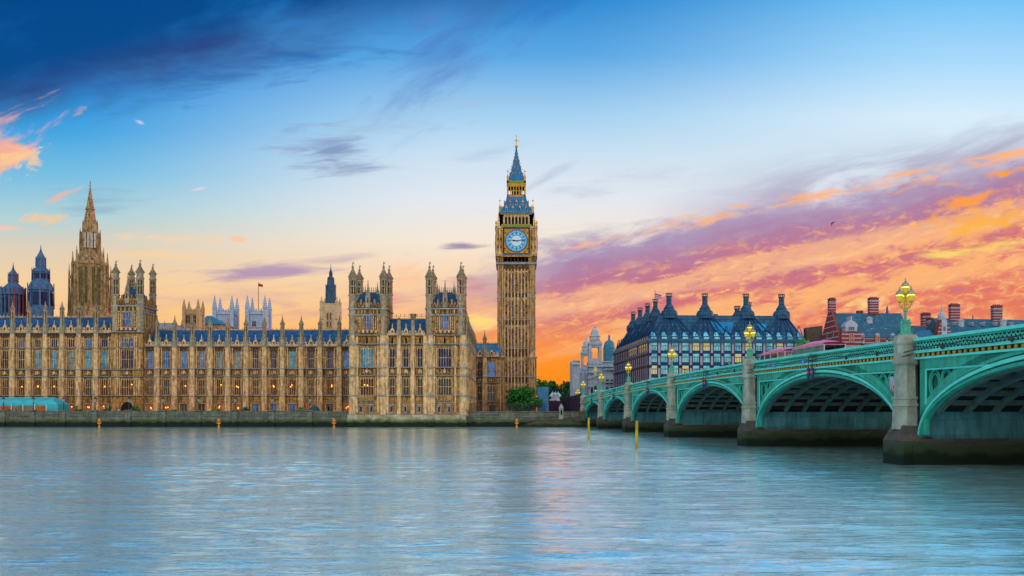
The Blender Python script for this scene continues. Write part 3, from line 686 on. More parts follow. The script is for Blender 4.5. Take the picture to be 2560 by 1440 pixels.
for s in (877, 958, 1072, 1158):                                  # octagonal corner buttresses to the full height
    mb.lathe([(1.02, ZV(1037)), (1.02, ZV(989)), (.95, ZV(988)), (.95, ZV(839))], 8, XV(s) + (.5 if s < 900 or s == 1072 else 0), y + .3, 3)
    for yy_ in (989, 939, 919, 861): mb.lathe([(1.2, ZV(yy_) - .2), (1.2, ZV(yy_) + .2)], 8, XV(s) + (.5 if s < 900 or s == 1072 else 0), y + .3, 1)
mb.build('wall', [stone, leadst, carved, stone2], pv)
for xp in (903, 928.5, 978.5, 1013.7, 1048.5, 1097.8, 1123): add_window(pv, XV(xp), y - .3, ZV(1030), .62, ZV(1016) - ZV(1030), 1, 0, N, stone2, False, 'water_gate')
for (c, hw), g1_, g2_ in zip(bays, (M_, D, D, D, D), (T, N, N, N, N)):
    n = 5 if hw > 1 else 2
    add_window(pv, c, y + .16, fl[0][0], hw * 2 - .24, fl[0][1] - fl[0][0], n, 1, g1_, stone2, True, 'bay_window' if n == 5 else 'window', bulbs=[(-.7, 2.7), (.1, 2.6)] if g1_ is M_ else [])
    add_window(pv, c, y + .16, fl[1][0], hw * 2 - .24, fl[1][1] - fl[1][0], n, 1, g2_, stone2, True, 'bay_window' if n == 5 else 'window')
for (a, b, k) in ((872.5, 966.5, 0), (1065, 1160, 1)):
    x0, x1, y0, y1 = XV(a), XV(b), VY, VY + 12.4
    top = (ZV(735), ZV(698), ZV(694), ZV(653), .92); tb = (PZ(735, y1), PZ(705, y1), PZ(700, y1), PZ(664, y1), .9)
    tower_top(pv, x0, x1, y0, y1, ZV(839), ZV(770), ZV(755), [(x0 + .9, y0 + .7, top), (x1 - .9, y0 + .7, top), (x0 + .9, y1 - .7, tb), (x1 - .9, y1 - .7, tb)],
              (ZV(822), ZV(786), 1.1), (ZV(762), ZV(727), 1.3, 2.9))
parapet(pv, XV(968), XV(998), VY + .1, ZV(839) + .1, ZV(826), ZV(804), [XV(981)]); parapet(pv, XV(1001), XV(1030), VY + .1, ZV(839) + .1, ZV(826), ZV(804), [XV(1015)]); parapet(pv, XV(1034), XV(1063), VY + .1, ZV(839) + .1, ZV(826), ZV(804), [XV(1050)])
roof(pv, XV(967), XV(1064), VY + 1.4, VY + 12, ZV(832), ZV(792), slate, cresting=1.5)
ch = MB(); ch.box(XV(1018), XV(1031), VY + 8, VY + 9.6, ZV(800), ZV(779)); ch.box(XV(1017), XV(1032), VY + 7.8, VY + 9.8, ZV(781), ZV(779) + .3); ch.build('chimney', greyst, pv)
for s in (997.5, 1032.5):
    p = MB(); p.lathe([(.5, ZV(839)), (.5, ZV(802)), (.42, ZV(800))], 8, XV(s), VY - .2, 0); finial(p, XV(s), VY - .2, ZV(800), ZV(792), .42); p.build('pinnacle', [greyst, gold, carved], pv)
# stepped stone plinth in the river
plin = mk('tide_marked_stone', (.50, .47, .38), (.34, .30, .20), .35, .85, .08, 2.0, brick=(1.6, .55, (.55, .52, .45), .02), algae=(1.55, (.010, .018, .012), (.10, .12, .03)), streak=((.2, .19, .05), .5), blot=((.62, .62, .56), .25, .55, .6))
mb = MB(); mb.box(XV(868), XV(1165), VY - .6, VY + 12, -1, 2.3); mb.box(XV(869), XV(1164.5), VY - .4, VY + 12, 2.3, ZV(1037) + .05)
for s in (868, 957, 1068, 1150):
    mb.poly([(XV(s), .2), (XV(s + 17), .2), (XV(s + 17), 1.7), (XV(s + 13), 2.5), (XV(s + 4), 2.5), (XV(s), 1.7)], VY - .95, VY - .5)
mb.build('plinth', plin, pv)
mb = MB()

# side of the pavilion towards the bridge: a long range seen almost end on
sr = thing('palace_side_range', 'long side range of the palace running away from the river pavilion towards the clock tower', 'palace wing', (XV(1163), VY, 3.3), rz=pi / 2, world_space=False)
L0, L1 = 13.2, 62.0; nb_ = 9; st = (L1 - 1.5) / nb_
zz = lambda yv: PZ(yv, VY) - 3.3
cs = [1.6 + (i + .5) * st for i in range(nb_)]
mb = MB(); fl2 = [(zz(987), zz(944)), (zz(917), zz(869))]
wall_skin(mb, 1.1, L1, 0, [(c, .9) for c in cs], fl2, -1.5, zz(861), .55, 8)
for yv in (989, 939, 919): string(mb, 0, L1, 0, zz(yv), .3, .35)
string(mb, 0, L1, 0, zz(861), .5, .45)
for c in cs:
    for a_, b_ in fl2: ribs(mb, c, .9, 0, a_, b_ + .4)
    mb.box(c - .9, c + .9, -.05, 0, zz(937), zz(921), 2)
    for k_ in (-.5, .5): mb.box(c + k_ - .25, c + k_ + .25, -.12, 0, -.2, 1.5, 2)
mb.build('wall', [stone, leadst, carved, stone2], sr, loc=(0, 0, 0))
ORG['dummy'] = (0, 0, 0)
for i, c in enumerate(cs):
    for (a_, b_), gl in zip(fl2, (D, N)):
        fm, pm = win_meshes(1.56, b_ - a_, 3, 1, gl, stone2); o = put('window', fm, sr, (c, .16, a_)); put('pane', pm, o, (0, 0, 0))
    parapet(sr, c - st / 2 + .6, c + st / 2 - .6, .1, zz(861) + .1, zz(848), zz(832), [c])
for i in range(nb_ + 1):
    buttress(sr, 1.6 + i * st, 0, -1.5, [zz(989), zz(939), zz(919)], zz(861), zz(846), zz(812) if i > 2 else zz(806), zz(786) if i > 2 else zz(776), 1.1, .8)
roof(sr, L0, L1, 1.5, 12, zz(852), zz(812), slate, name='roof')

# wing that joins the side range to the clock tower
RY = 311.0
def XR(x): return PX(x, RY)
def ZR(y): return PZ(y, RY)
rw = thing('palace_link_wing', 'shaded link wing with pale blue roof between side range and clock tower', 'palace wing', (XR(1220), RY, 3.3))
mb = MB(); bays = [(XR(1200), .95), (XR(1228), 1.45)]; fl = [(ZR(1000), ZR(962)), (ZR(942), ZR(903))]
wall_skin(mb, XR(1190), XR(1250), RY, bays, fl, 3.0, ZR(893))
mb.box(XR(1190), XR(1250), RY + 1.1, RY + 9, 3.0, ZR(893) - .05, 0)
for yv in (1004, 957, 943): string(mb, XR(1190), XR(1250), RY, ZR(yv))
string(mb, XR(1190), XR(1250), RY, ZR(893), .5, .5)
for c, hw in bays:
    for a_, b_ in fl: ribs(mb, c, hw, RY, a_, b_ + .4)
    crest(mb, c, RY, ZR(955), ZR(946), 1.3)
mb.box(XR(1222), XR(1238), RY - .05, RY, 3.5, ZR(1013), 2)
mb.build('wall', [stone, leadst, carved, stone2], rw)
for (c, hw), gs in zip(bays, ((D, N), (D, B))):
    for (a_, b_), gl in zip(fl, gs): add_window(rw, c, RY + .16, a_, hw * 2 - .24, b_ - a_, 3, 1, gl)
buttress(rw, XR(1212), RY, 3.0, [ZR(1004), ZR(957), ZR(943)], ZR(893), ZR(880), ZR(850), ZR(826), 1.7, 1.2)
parapet(rw, XR(1192), XR(1208), RY, ZR(893) + .1, ZR(880), ZR(868), [XR(1200)]); parapet(rw, XR(1216), XR(1248), RY, ZR(893) + .1, ZR(880), ZR(868), [XR(1229)])
slate_pale = mk('pale_blue_slate', (.05, .20, .38), (.03, .14, .30), .7, .5, .02, 4, brick=(1.4, 1.6, (.35, .42, .5), .06))
roof(rw, XR(1188), XR(1252), RY + 1.2, RY + 9, ZR(886), ZR(856), slate_pale, cresting=.6)

# ------------------------------------------------------------------ clock tower
CY = 315.0; k_ = CY / F; CX = PX(1291, CY)
def XC(x): return PX(x, CY)
def ZC(y): return PZ(y, CY)
ct = thing('clock_tower', 'tall clock tower with blue dial, gilded belfry and blue spire', 'clock tower', (CX, CY + 6.5, 3.3))
tstone = mk('tower_stone', (.50, .29, .115), (.31, .17, .06), .8, .85, .05, 2.4, brick=(1.0, .5, (.6, .55, .45), .02), streak=((.085, .045, .02), .85), blot=((.54, .40, .19), .4, .56, .4))
iron_roof = mk('blue_iron_tiles', (.04, .22, .46), (.025, .15, .36), .8, .45, .02, 4, brick=(.62, .62, (.42, .5, .6), .05))
hw = 6.5; cyc = CY + hw
mb = MB(); mb.box(CX - 5.9, CX + 5.9, cyc - 5.9, cyc + 5.9, 3.0, ZC(655), 0)
for sx in (-1, 1):
    for sy in (-1, 1):
        cx, cy = CX + sx * 5.35, cyc + sy * 5.35
        mb.box(cx - 1.15, cx + 1.15, cy - 1.15, cy + 1.15, 3.0, ZC(655), 0)
        mb.box(cx - 1.5, cx + 1.5, cy - 1.5, cy + 1.5, 3.0, ZC(893), 0)
        for o in (-.62, 0, .62):
            mb.box(cx + o - .11, cx + o + .11, cy + sy * 1.15 - .12, cy + sy * 1.15 + .12, ZC(893), ZC(662), 3)
            mb.box(cx + o * 1.25 - .12, cx + o * 1.25 + .12, cy + sy * 1.5 - .14, cy + sy * 1.5 + .14, 3.0, ZC(900), 3)
        for lv in (730, 744, 799, 813, 871): mb.box(cx - 1.3, cx + 1.3, cy - 1.3, cy + 1.3, ZC(lv) - .15, ZC(lv) + .15, 1)
        for lv in (893, 941, 958): mb.box(cx - 1.7, cx + 1.7, cy - 1.7, cy + 1.7, ZC(lv) - .2, ZC(lv) + .2, 1)
        mb.poly([(cx - 1.2, ZC(893)), (cx + 1.2, ZC(893)), (cx, ZC(877))], cy + sy * 1.62 - .1, cy + sy * 1.62 + .1, 3)
for lv in (730, 744, 799, 813, 871, 893, 941, 958): mb.box(CX - 6.2, CX + 6.2, cyc - 6.2, cyc + 6.2, ZC(lv) - .13, ZC(lv) + .13, 1)
slits = [XC(x) for x in (1273, 1281.6, 1300, 1309)]
stages = [(ZC(728), ZC(678)), (ZC(797), ZC(747)), (ZC(869), ZC(816)), (ZC(939), ZC(897)), (ZC(1008), ZC(962))]
for i in range(8):
    x = CX - 4.0 + i * 8.0 / 7
    mb.box(x - .2, x + .2, cyc - 6.35, cyc - 5.85, 3.5, ZC(672), 3); mb.box(x - .2, x + .2, cyc + 5.85, cyc + 6.35, 3.5, ZC(672), 3)
    for s in (-1, 1): mb.box(CX + s * 6.1 - .25, CX + s * 6.1 + .25, cyc - 4 + i * 8 / 7 - .2, cyc - 4 + i * 8 / 7 + .2, 3.5, ZC(672), 3)
for (a, b) in stages:
    for i in range(7):
        x = CX - 4.0 + (i + .5) * 8.0 / 7
        mb.poly([(x - .4, b + .2)] + [(p, q) for p, q in arch_pts(x - .38, x + .38, b - .7, b - .1)] + [(x + .4, b + .2)], cyc - 6.2, cyc - 5.9, 3)
        for q in (.33, .66):
            if i in (0, 3, 6): mb.box(x - .3, x + .3, cyc - 6.12, cyc - 5.9, a + (b - a) * q - .35, a + (b - a) * q + .35, 2)
for (l0, l1) in ((744, 730), (813, 799), (893, 871), (958, 941)):                      # panelled bands
    for i in range(7):
        x = CX - 4.0 + (i + .5) * 8.0 / 7; mb.box(x - .33, x + .33, cyc - 6.02, cyc - 5.9, ZC(l0) + .35, ZC(l1) - .3, 2)
for i in range(7):                                                                     # arcade under the corbels
    x = CX - 4.4 + (i + .5) * 8.8 / 7
    mb.poly(arch_pts(x - .45, x + .45, ZC(672), ZC(665)) + [(x + .45, ZC(676)), (x - .45, ZC(676))], cyc - 6.25, cyc - 5.9, 2)
mb.box(CX - 7.0, CX + 7.0, cyc - 7.0, cyc + 7.0, ZC(661), ZC(656), 1)
mb.box(CX - 6.6, CX + 6.6, cyc - 6.6, cyc + 6.6, ZC(656), ZC(637), 0)
for s in (0, 1):
    for i in range(7):
        x = CX - 4.2 + (i + .5) * 8.4 / 7
        mb.poly(arch_pts(x - .42, x + .42, ZC(645), ZC(639)) + [(x + .42, ZC(654)), (x - .42, ZC(654))], cyc - 6.68, cyc - 6.5, 2 if i % 2 else 4)
        mb.box(x - .66, x - .5, cyc - 6.85, cyc - 6.5, ZC(656), ZC(637), 3)
mb.build('shaft', [tstone, leadst, carved, stone2, glass_navy], ct)
for (a, b) in stages:
    for x in slits:
        add_window(ct, x, cyc - 6.12, a + .5, .42, b - a - 1.0, 1, 2, N, stone2, True, 'slit_window')
# clock stage
mb = MB(); hz = 7.05
mb.box(CX - 6.7, CX + 6.7, cyc - 6.7, cyc + 6.7, ZC(637), ZC(569), 0)
for sx in (-1, 1):
    for sy in (-1, 1):
        cx, cy = CX + sx * 5.75, cyc + sy * 5.75
        mb.lathe([(1.35, ZC(640)), (1.5, ZC(636)), (1.5, ZC(633)), (1.3, ZC(631)), (1.3, ZC(573)), (1.55, ZC(571)), (1.55, ZC(566))], 8, cx, cy, 3)
        for o in (-.5, .5):
            mb.box(cx + o - .12, cx + o + .12, cy + sy * 1.3 - .1, cy + sy * 1.3 + .1, ZC(630), ZC(574), 0)
            for lv in (598, 618): mb.box(cx + o - .3, cx + o + .3, cy + sy * 1.28 - .08, cy + sy * 1.28 + .08, ZC(lv) - .5, ZC(lv) + .5, 2)
        fin = [(.3, ZC(566)), (.3, ZC(560)), (.42, ZC(558)), (.12, ZC(552))]; mb.lathe(fin, 8, CX + sx * 6.9, cyc + sy * 6.9, 5)
        mb.tube([(CX + sx * 6.3, cyc + sy * 6.3, ZC(566)), (CX + sx * 6.3, cyc + sy * 6.3, ZC(535))], [.22, .06], 6, 3)
        mb.tube([(CX + sx * 6.3, cyc + sy * 6.3, ZC(553)), (CX + sx * 5.5, cyc + sy * 5.5, ZC(545))], [.14, .1], 5, 3)
mb.box(CX - 7.1, CX + 7.1, cyc - 7.1, cyc + 7.1, ZC(637), ZC(635), 1); mb.box(CX - 7.1, CX + 7.1, cyc - 7.1, cyc + 7.1, ZC(569), ZC(566), 1)
mb.build('clock_stage', [tstone, leadst, carved, stone2, glass_navy, gold, iron], ct)
dial_m = mk('opal_dial_glass', (.16, .46, .78), (.12, .40, .72), 2.0, .35, emit=(.25, .60, .9), es=.22)
dial_c = mk('pale_dial_centre', (.55, .68, .76), (.45, .6, .7), 5.0, .4, emit=(.35, .6, .8), es=.12)
navy = mk('navy_enamel', (.006, .012, .05), None, 1, .4)
goldleaf = mk('gold_leaf_tracery', (.66, .38, .05), (.34, .17, .02), 2.2, .45, .06, 3.5, metal=.25)
green_en = mk('green_enamel', (.12, .26, .04), (.35, .30, .03), 2.0, .5)
Rr = 27 * k_; zc_ = ZC(603)
def dial(rz):
    face = MB(); e = 4.1
    face.box(-e - .55, e + .55, -7.02, -6.7, zc_ - e - .75, zc_ + e + .75, 1); face.box(-e, e, -7.14, -7.02, zc_ - e, zc_ + e, 0)
    for s in (-1, 1):
        face.box(s * (e + .8) - .28, s * (e + .8) + .28, -7.08, -6.7, zc_ - e - .9, zc_ + e + .7, 0)
        for q in range(14): face.box(s * (e + .8) - .13, s * (e + .8) + .13, -7.12, -7.07, zc_ - e + q * .6 - .3, zc_ - e + q * .6, 1)
        for s2 in (-1, 1):
            cx, cz = s * e * .80, zc_ + s2 * e * .80
            for r_ in (.5, .28): face.tube([(cx + r_ * cos(a * pi / 6), -7.17, cz + r_ * sin(a * pi / 6)) for a in range(13)], .06, 4, 3)
            for (ox, oz) in ((-.62, .5), (.5, -.62)): face.box(cx + s * ox - .3, cx + s * ox + .3, -7.18, -7.13, cz + s2 * oz - .14, cz + s2 * oz + .14, 2)
    face.box(-e - 1.1, e + 1.1, -7.2, -6.7, zc_ - e - 1.3, zc_ - e - .85, 0)
    face.box(-e - 1.1, e + 1.1, -7.15, -6.7, zc_ + e + .75, zc_ + e + 1.6, 4)
    for q in range(9): face.lathe([(.05, zc_ + e + .9), (.26, zc_ + e + 1.15), (.05, zc_ + e + 1.45)], 6, -4 + q, -7.15, 0)
    fo = face.build('clock_frame', [goldleaf, navy, carved, gold, green_en], ct, loc=(0, 0, -3.3)); fo.rotation_euler.z = rz
    def disc(r, y0, y1, m, mb_): 
        n = 64; mb_.add([(r * cos(2 * pi * i / n), y0, zc_ + r * sin(2 * pi * i / n)) for i in range(n)] + [(r * cos(2 * pi * i / n), y1, zc_ + r * sin(2 * pi * i / n)) for i in range(n)],
                  [tuple(range(n)), tuple(range(2 * n - 1, n - 1, -1))] + [(i, i + n, (i + 1) % n + n, (i + 1) % n) for i in range(n)], m)
    d = MB(); disc(Rr + .2, -7.22, -7.1, 1, d); disc(Rr - .05, -7.27, -7.2, 0, d); disc(Rr * .50, -7.30, -7.25, 2, d)
    for r_, t_ in ((Rr * .76, .05), (Rr * .94, .05), (Rr * .52, .06)):
        d.tube([(r_ * cos(a * pi / 32), -7.29, zc_ + r_ * sin(a * pi / 32)) for a in range(65)], t_, 4, 1)
    for h in range(12):
        a = h * pi / 6; ca, sa = cos(a), sin(a)
        d.tube([(ca * Rr * .52, -7.3, zc_ + sa * Rr * .52), (ca * Rr * .97, -7.3, zc_ + sa * Rr * .97)], .055, 4, 1)
        for o in (-.07, .07):                                                          # the numerals' strokes
            d.tube([(cos(a + o) * Rr * .62, -7.3, zc_ + sin(a + o) * Rr * .62), (cos(a + o) * Rr * .74, -7.3, zc_ + sin(a + o) * Rr * .74)], .05, 4, 1)
    for q in range(60):
        a = q * pi / 30; d.tube([(cos(a) * Rr * .80, -7.29, zc_ + sin(a) * Rr * .80), (cos(a) * Rr * .9, -7.29, zc_ + sin(a) * Rr * .9)], .03, 4, 1)
    do = d.build('clock_dial', [dial_m, navy, dial_c], ct, loc=(0, 0, -3.3)); do.rotation_euler.z = rz
    def hand(nm, ang, ln, wd, tail):
        h_ = MB(); ca, sa = cos(ang), sin(ang); nx, nz = -sa, ca
        P = [(-tail, .6), (-tail * .6, 1.1), (0, .8), (ln * .35, .9), (ln * .62, 1.5), (ln * .7, .8), (ln, .12)]
        up = [(ca * a + nx * wd * b, zc_ + sa * a + nz * wd * b) for a, b in P]; dn = [(ca * a - nx * wd * b, zc_ + sa * a - nz * wd * b) for a, b in reversed(P)]
        h_.poly(up + dn, -7.44, -7.37); h_.build(nm, navy, do, loc=(0, 0, 0))
    hand('hour_hand', pi - .12, Rr * .5, .17, Rr * .22); hand('minute_hand', .13, Rr * .93, .11, Rr * .22)
for rz in (0, pi / 2, -pi / 2): dial(rz)
# belfry
mb = MB(); bw = 5.75
mb.box(CX - 4.9, CX + 4.9, cyc - 4.9, cyc + 4.9, ZC(566), ZC(534), 4)
for q in range(4):
    R4 = Matrix.Rotation(q * pi / 2, 3, 'Z'); tmp = MB()
    tmp.box(-bw, bw, -bw, -bw + .7, ZC(566), ZC(560), 0); tmp.box(-bw, bw, -bw, -bw + .7, ZC(540), ZC(533), 3)
    for s in (-1, 1): tmp.box(s * (bw - .8) - .8, s * (bw - .8) + .8, -bw, -bw + 1.2, ZC(566), ZC(533), 3)
    for i in range(8):
        x = -4.15 + i * 8.3 / 7; tmp.box(x - .17, x + .17, -bw - .12, -bw + .6, ZC(562), ZC(536), 3)
        if i < 7:
            a, b = x + .17, x + 8.3 / 7 - .17; P = arch_pts(a, b, ZC(545), ZC(540.5)); kk = len(P) // 2
            tmp.poly([(a, ZC(539))] + P[:kk + 1] + [((a + b) / 2, ZC(539))], -bw, -bw + .5, 3); tmp.poly([(b, ZC(539)), ((a + b) / 2, ZC(539))] + P[kk:], -bw, -bw + .5, 3)
            tmp.box(a + .1, b - .1, -bw - .06, -bw, ZC(565), ZC(561.5), 5)
    tmp.box(-bw - .3, bw + .3, -bw - .3, -bw + .5, ZC(535.5), ZC(533), 5)
    mb.add([tuple(R4 @ Vector(v) + Vector((CX, cyc, 0))) for v in tmp.v], tmp.f, 0); mb.mi[-len(tmp.f):] = tmp.mi
mb.build('belfry', [stone2, leadst, carved, stone2, navy, goldleaf], ct)
# lower roof, concave
def sq(mb, prof, m=0): mb.lathe(prof, 4, CX, cyc, m)
mb = MB(); sq(mb, [(6.0, ZC(533)), (5.75, ZC(529)), (4.8, ZC(518)), (4.05, ZC(506)), (3.55, ZC(494)), (3.35, ZC(486))])
rf = mb.build('lower_roof', iron_roof, ct)
d = MB()
for q in range(4):
    R4 = Matrix.Rotation(q * pi / 2, 3, 'Z'); tmp = MB()
    for (xs_, zy, rr_) in (((-3.4, -1.2, 1.2, 3.4), 521, 5.1), ((-2.2, 0, 2.2), 505, 4.1)):
        for x in xs_:
            z = ZC(zy); tmp.box(x - .32, x + .32, -rr_ - .15, -rr_ + 1.2, z - .5, z + .55, 0); tmp.poly([(x - .45, z + .5), (x + .45, z + .5), (x, z + 1.35)], -rr_ - .25, -rr_ + 1.2, 0)
            tmp.box(x - .17, x + .17, -rr_ - .2, -rr_, z - .35, z + .4, 1); tmp.lathe([(.03, z + 1.2), (.09, z + 1.5), (.02, z + 1.8)], 4, x, -rr_ - .1, 2)
    tmp.box(-6.1, 6.1, -6.15, -5.7, ZC(534), ZC(530.5), 3)
    for i in range(13): tmp.lathe([(.05, ZC(531)), (.17, ZC(529.5)), (.03, ZC(527))], 4, -5.7 + i * .95, -5.95, 2)
    o_ = len(d.f); d.add([tuple(R4 @ Vector(v) + Vector((CX, cyc, 0))) for v in tmp.v], tmp.f, 0); d.mi[o_:] = tmp.mi
d.build('roof_dormers', [stone2, navy, goldleaf, iron_roof], rf)
# lantern stage
mb = MB(); lw = 3.15
mb.box(CX - 1.6, CX + 1.6, cyc - 1.6, cyc + 1.6, ZC(486), ZC(450), 1)
for q in range(4):
    R4 = Matrix.Rotation(q * pi / 2, 3, 'Z'); tmp = MB()
    tmp.box(-lw - .1, lw + .1, -lw - .1, -lw + .5, ZC(486), ZC(482), 0); tmp.box(-lw, lw, -lw, -lw + .5, ZC(460), ZC(449), 0); tmp.box(-lw - .2, lw + .2, -lw - .2, -lw + .5, ZC(450), ZC(446), 2)
    for i in range(7):
        x = -2.9 + i * 5.8 / 6; tmp.box(x - .16, x + .16, -lw - .08, -lw + .4, ZC(483), ZC(449), 0)
        if i < 6: tmp.box(x, x + 5.8 / 6, -lw, -lw + .3, ZC(471.5), ZC(470), 0); tmp.box(x + .3, x + .67, -lw - .05, -lw, ZC(458), ZC(452), 2)
    o_ = len(mb.f); mb.add([tuple(R4 @ Vector(v) + Vector((CX, cyc, 0))) for v in tmp.v], tmp.f, 0); mb.mi[o_:] = tmp.mi
mb.build('lantern_stage', [goldleaf, navy, green_en], ct)
mb = MB(); sq(mb, [(3.25, ZC(447)), (3.05, ZC(443)), (2.45, ZC(432)), (1.75, ZC(417)), (1.05, ZC(396)), (.55, ZC(376)), (.3, ZC(360)), (.28, ZC(354))])
for q in range(4):
    for i in range(9):
        t = i / 9; a = pi / 4 + q * pi / 2; r_ = (2.9 * (1 - t) ** 1.25 + .3) * 1.414; z = ZC(443) + t * (ZC(362) - ZC(443))
        mb.lathe([(.03, z - .15), (.17, z), (.03, z + .25)], 4, CX + r_ * cos(a), cyc + r_ * sin(a), 1)
sp = mb.build('spire', [iron_roof, gold], ct)
f_ = MB()
f_.lathe([(.2, ZC(356)), (.55, ZC(353)), (.55, ZC(351)), (.16, ZC(349)), (.12, ZC(338)), (.3, ZC(336)), (.1, ZC(334)), (.07, ZC(328)), (.22, ZC(326)), (.05, ZC(324)), (.03, ZC(321))], 8, CX, cyc)
for a in range(4): f_.tube([(CX, cyc, ZC(337)), (CX + .65 * cos(a * pi / 2), cyc + .65 * sin(a * pi / 2), ZC(338)), (CX + .85 * cos(a * pi / 2), cyc + .85 * sin(a * pi / 2), ZC(342))], .06, 4)
f_.build('spire_finial', gold, sp)
for zy, rr_, xs_ in ((428, 2.2, (-1.1, 0, 1.1)), (410, 1.45, (-.55, .55)), (392, .95, (0,))):
    for q in range(4):
        for x in xs_:
            tmp = MB().box(x - .17, x + .17, -rr_ - .15, -rr_ + .5, ZC(zy) - .3, ZC(zy) + .32, 0).poly([(x - .24, ZC(zy) + .28), (x + .24, ZC(zy) + .28), (x, ZC(zy) + .75)], -rr_ - .2, -rr_ + .5, 0).box(x - .1, x + .1, -rr_ - .18, -rr_, ZC(zy) - .2, ZC(zy) + .2, 1)
            R4 = Matrix.Rotation(q * pi / 2, 3, 'Z'); tmp.v = [tuple(R4 @ Vector(v) + Vector((CX, cyc, 0))) for v in tmp.v]; tmp.build('spire_dormer', [goldleaf, navy], sp)
for (rr_, z0, z1, zt) in ((5.65, 533, 516, 493), (2.95, 449, 434, 414)):
    for sx in (-1, 1):
        for sy in (-1, 1):
            p = MB(); cx, cy = CX + sx * rr_, cyc + sy * rr_
            p.lathe([(.38, ZC(z0)), (.38, ZC(z1) - .4), (.48, ZC(z1) - .2), (.3, ZC(z1)), (.1, ZC(z1 - 6))], 8, cx, cy, 0); p.tube([(cx, cy, ZC(z1)), (cx, cy, ZC(zt))], [.1, .04], 5, 1)
            p.lathe([(.05, ZC(zt + 9)), (.36, ZC(zt + 7.5)), (.05, ZC(zt + 6))], 8, cx, cy, 1); p.build('corner_pinnacle', [stone2, gold], ct)

# ------------------------------------------------------------------ towers rising behind the roofs
SY = 343.0
def XS(x): return PX(x, SY)
def ZS(y): return PZ(y, SY)
brown = mk('brown_tower_stone', (.50, .34, .17), (.27, .17, .08), .9, .85, .06, 2.5, streak=((.08, .05, .03), .85))
greenglass = mk('green_stained_glass', (.015, .04, .02), (.10, .13, .015), 1.6, .3, emit=(.30, .38, .02), es=.045)
stt = thing('spire_tower', 'tall brown octagonal stone tower tapering in stages to a thin spire', 'tower', (XS(225.5), SY, 3.3))
cx, cy = XS(225.5), SY; kk = SY / F * .93
def oct(mb, prof, m=0): mb.lathe([(r * kk, ZS(y)) for r, y in prof], 8, cx, cy, m)
mb = MB(); oct(mb, [(52, 830), (52, 784), (44, 783), (42, 770), (38, 768), (38, 665), (41, 663), (41, 657), (34, 655)])
mb.box(cx - 52 * kk, cx + 52 * kk, cy - 44 * kk, cy + 44 * kk, 3.3, ZS(800))
for k in range(8):
    a = pi / 8 + k * pi / 4; r = 42.5 * kk; px, py = cx + r * cos(a), cy + r * sin(a)
    mb.lathe([(.75, ZS(790)), (.62, ZS(700)), (.5, ZS(660)), (.35, ZS(655)), (.08, ZS(630))], 8, px, py)
    px, py = cx + 51 * kk * cos(a), cy + 51 * kk * sin(a)
    mb.lathe([(.5, ZS(790)), (.36, ZS(740)), (.28, ZS(690)), (.24, ZS(685)), (.04, ZS(661))], 6, px, py)
    mb.tube([(px, py, ZS(700)), (cx + 42 * kk * cos(a), cy + 42 * kk * sin(a), ZS(684))], .25, 4)
for k in range(8):
    for j in range(3):
        a = pi / 4 * k; c_, s_ = cos(a), sin(a); ux, uy = -s_, c_; o = (j - 1) * 15.5 * kk
        mb.tube([(cx + c_ * 38.4 * kk + ux * o, cy + s_ * 38.4 * kk + uy * o, ZS(768)), (cx + c_ * 38.4 * kk + ux * o, cy + s_ * 38.4 * kk + uy * o, ZS(666))], .28, 4)
mb.build('octagon_stage', brown, stt)
for k in range(8):
    a = pi / 4 * k; c_, s_ = cos(a), sin(a); ux, uy = -s_, c_
    for o in (-7.5, 7.5):
        x_, y_ = cx + c_ * 39.7 * kk + ux * o * kk, cy + s_ * 39.7 * kk + uy * o * kk
        if s_ < .3: add_window(stt, x_, y_, ZS(762), .95, ZS(671) - ZS(762), 2, 4, greenglass, brown, True, 'lancet_window', rz=a + pi / 2)
mb = MB(); oct(mb, [(34, 656), (33, 650), (25, 640), (24, 632), (21, 628), (20, 583), (18, 580), (17, 562), (15, 558), (14, 550)])
for k in range(8):
    a = pi / 8 + k * pi / 4
    for r, z0, z1, zt in ((24.5, 638, 585, 572), (33, 655, 640, 616), (17.5, 590, 560, 550)):
        px, py = cx + r * kk * cos(a), cy + r * kk * sin(a); mb.lathe([(.34, ZS(z0)), (.24, ZS(z1)), (.05, ZS(zt))], 6, px, py)
    mb.tube([(cx + 25.5 * kk * cos(a), cy + 25.5 * kk * sin(a), ZS(604)), (cx + 20 * kk * cos(a), cy + 20 * kk * sin(a), ZS(594))], .2, 4)
mb.build('lantern_stage', brown, stt)
palewin = mk('pale_open_lantern_glass', (.55, .6, .62), (.4, .45, .5), 1, .2, metal=.6)
for k in range(8):
    a = pi / 4 * k; c_, s_ = cos(a), sin(a); ux, uy = -s_, c_
    for o in (-4.6, 4.6):
        if s_ < .3: add_window(stt, cx + c_ * 22.6 * kk + ux * o * kk, cy + s_ * 22.6 * kk + uy * o * kk, ZS(622), .8, ZS(583) - ZS(622), 2, 1, palewin, brown, True, 'lantern_window', rz=a + pi / 2)
mb = MB(); P = []
for i in range(22):
    t = i / 22; r = 12.5 * (1 - t) ** 1.08 + .7; P += [(r, 551 - t * 86), (r + .9 * (1 - t * .5), 551 - (t + .02) * 86)]
oct(mb, P + [(.6, 466), (2.2, 464), (.5, 460), (1.6, 457), (.3, 453), (.2, 450)]); mb.lathe([(11.8 * kk, ZS(524)), (10.4 * kk, ZS(520))], 8, cx, cy)
mb.build('spire', brown, stt)

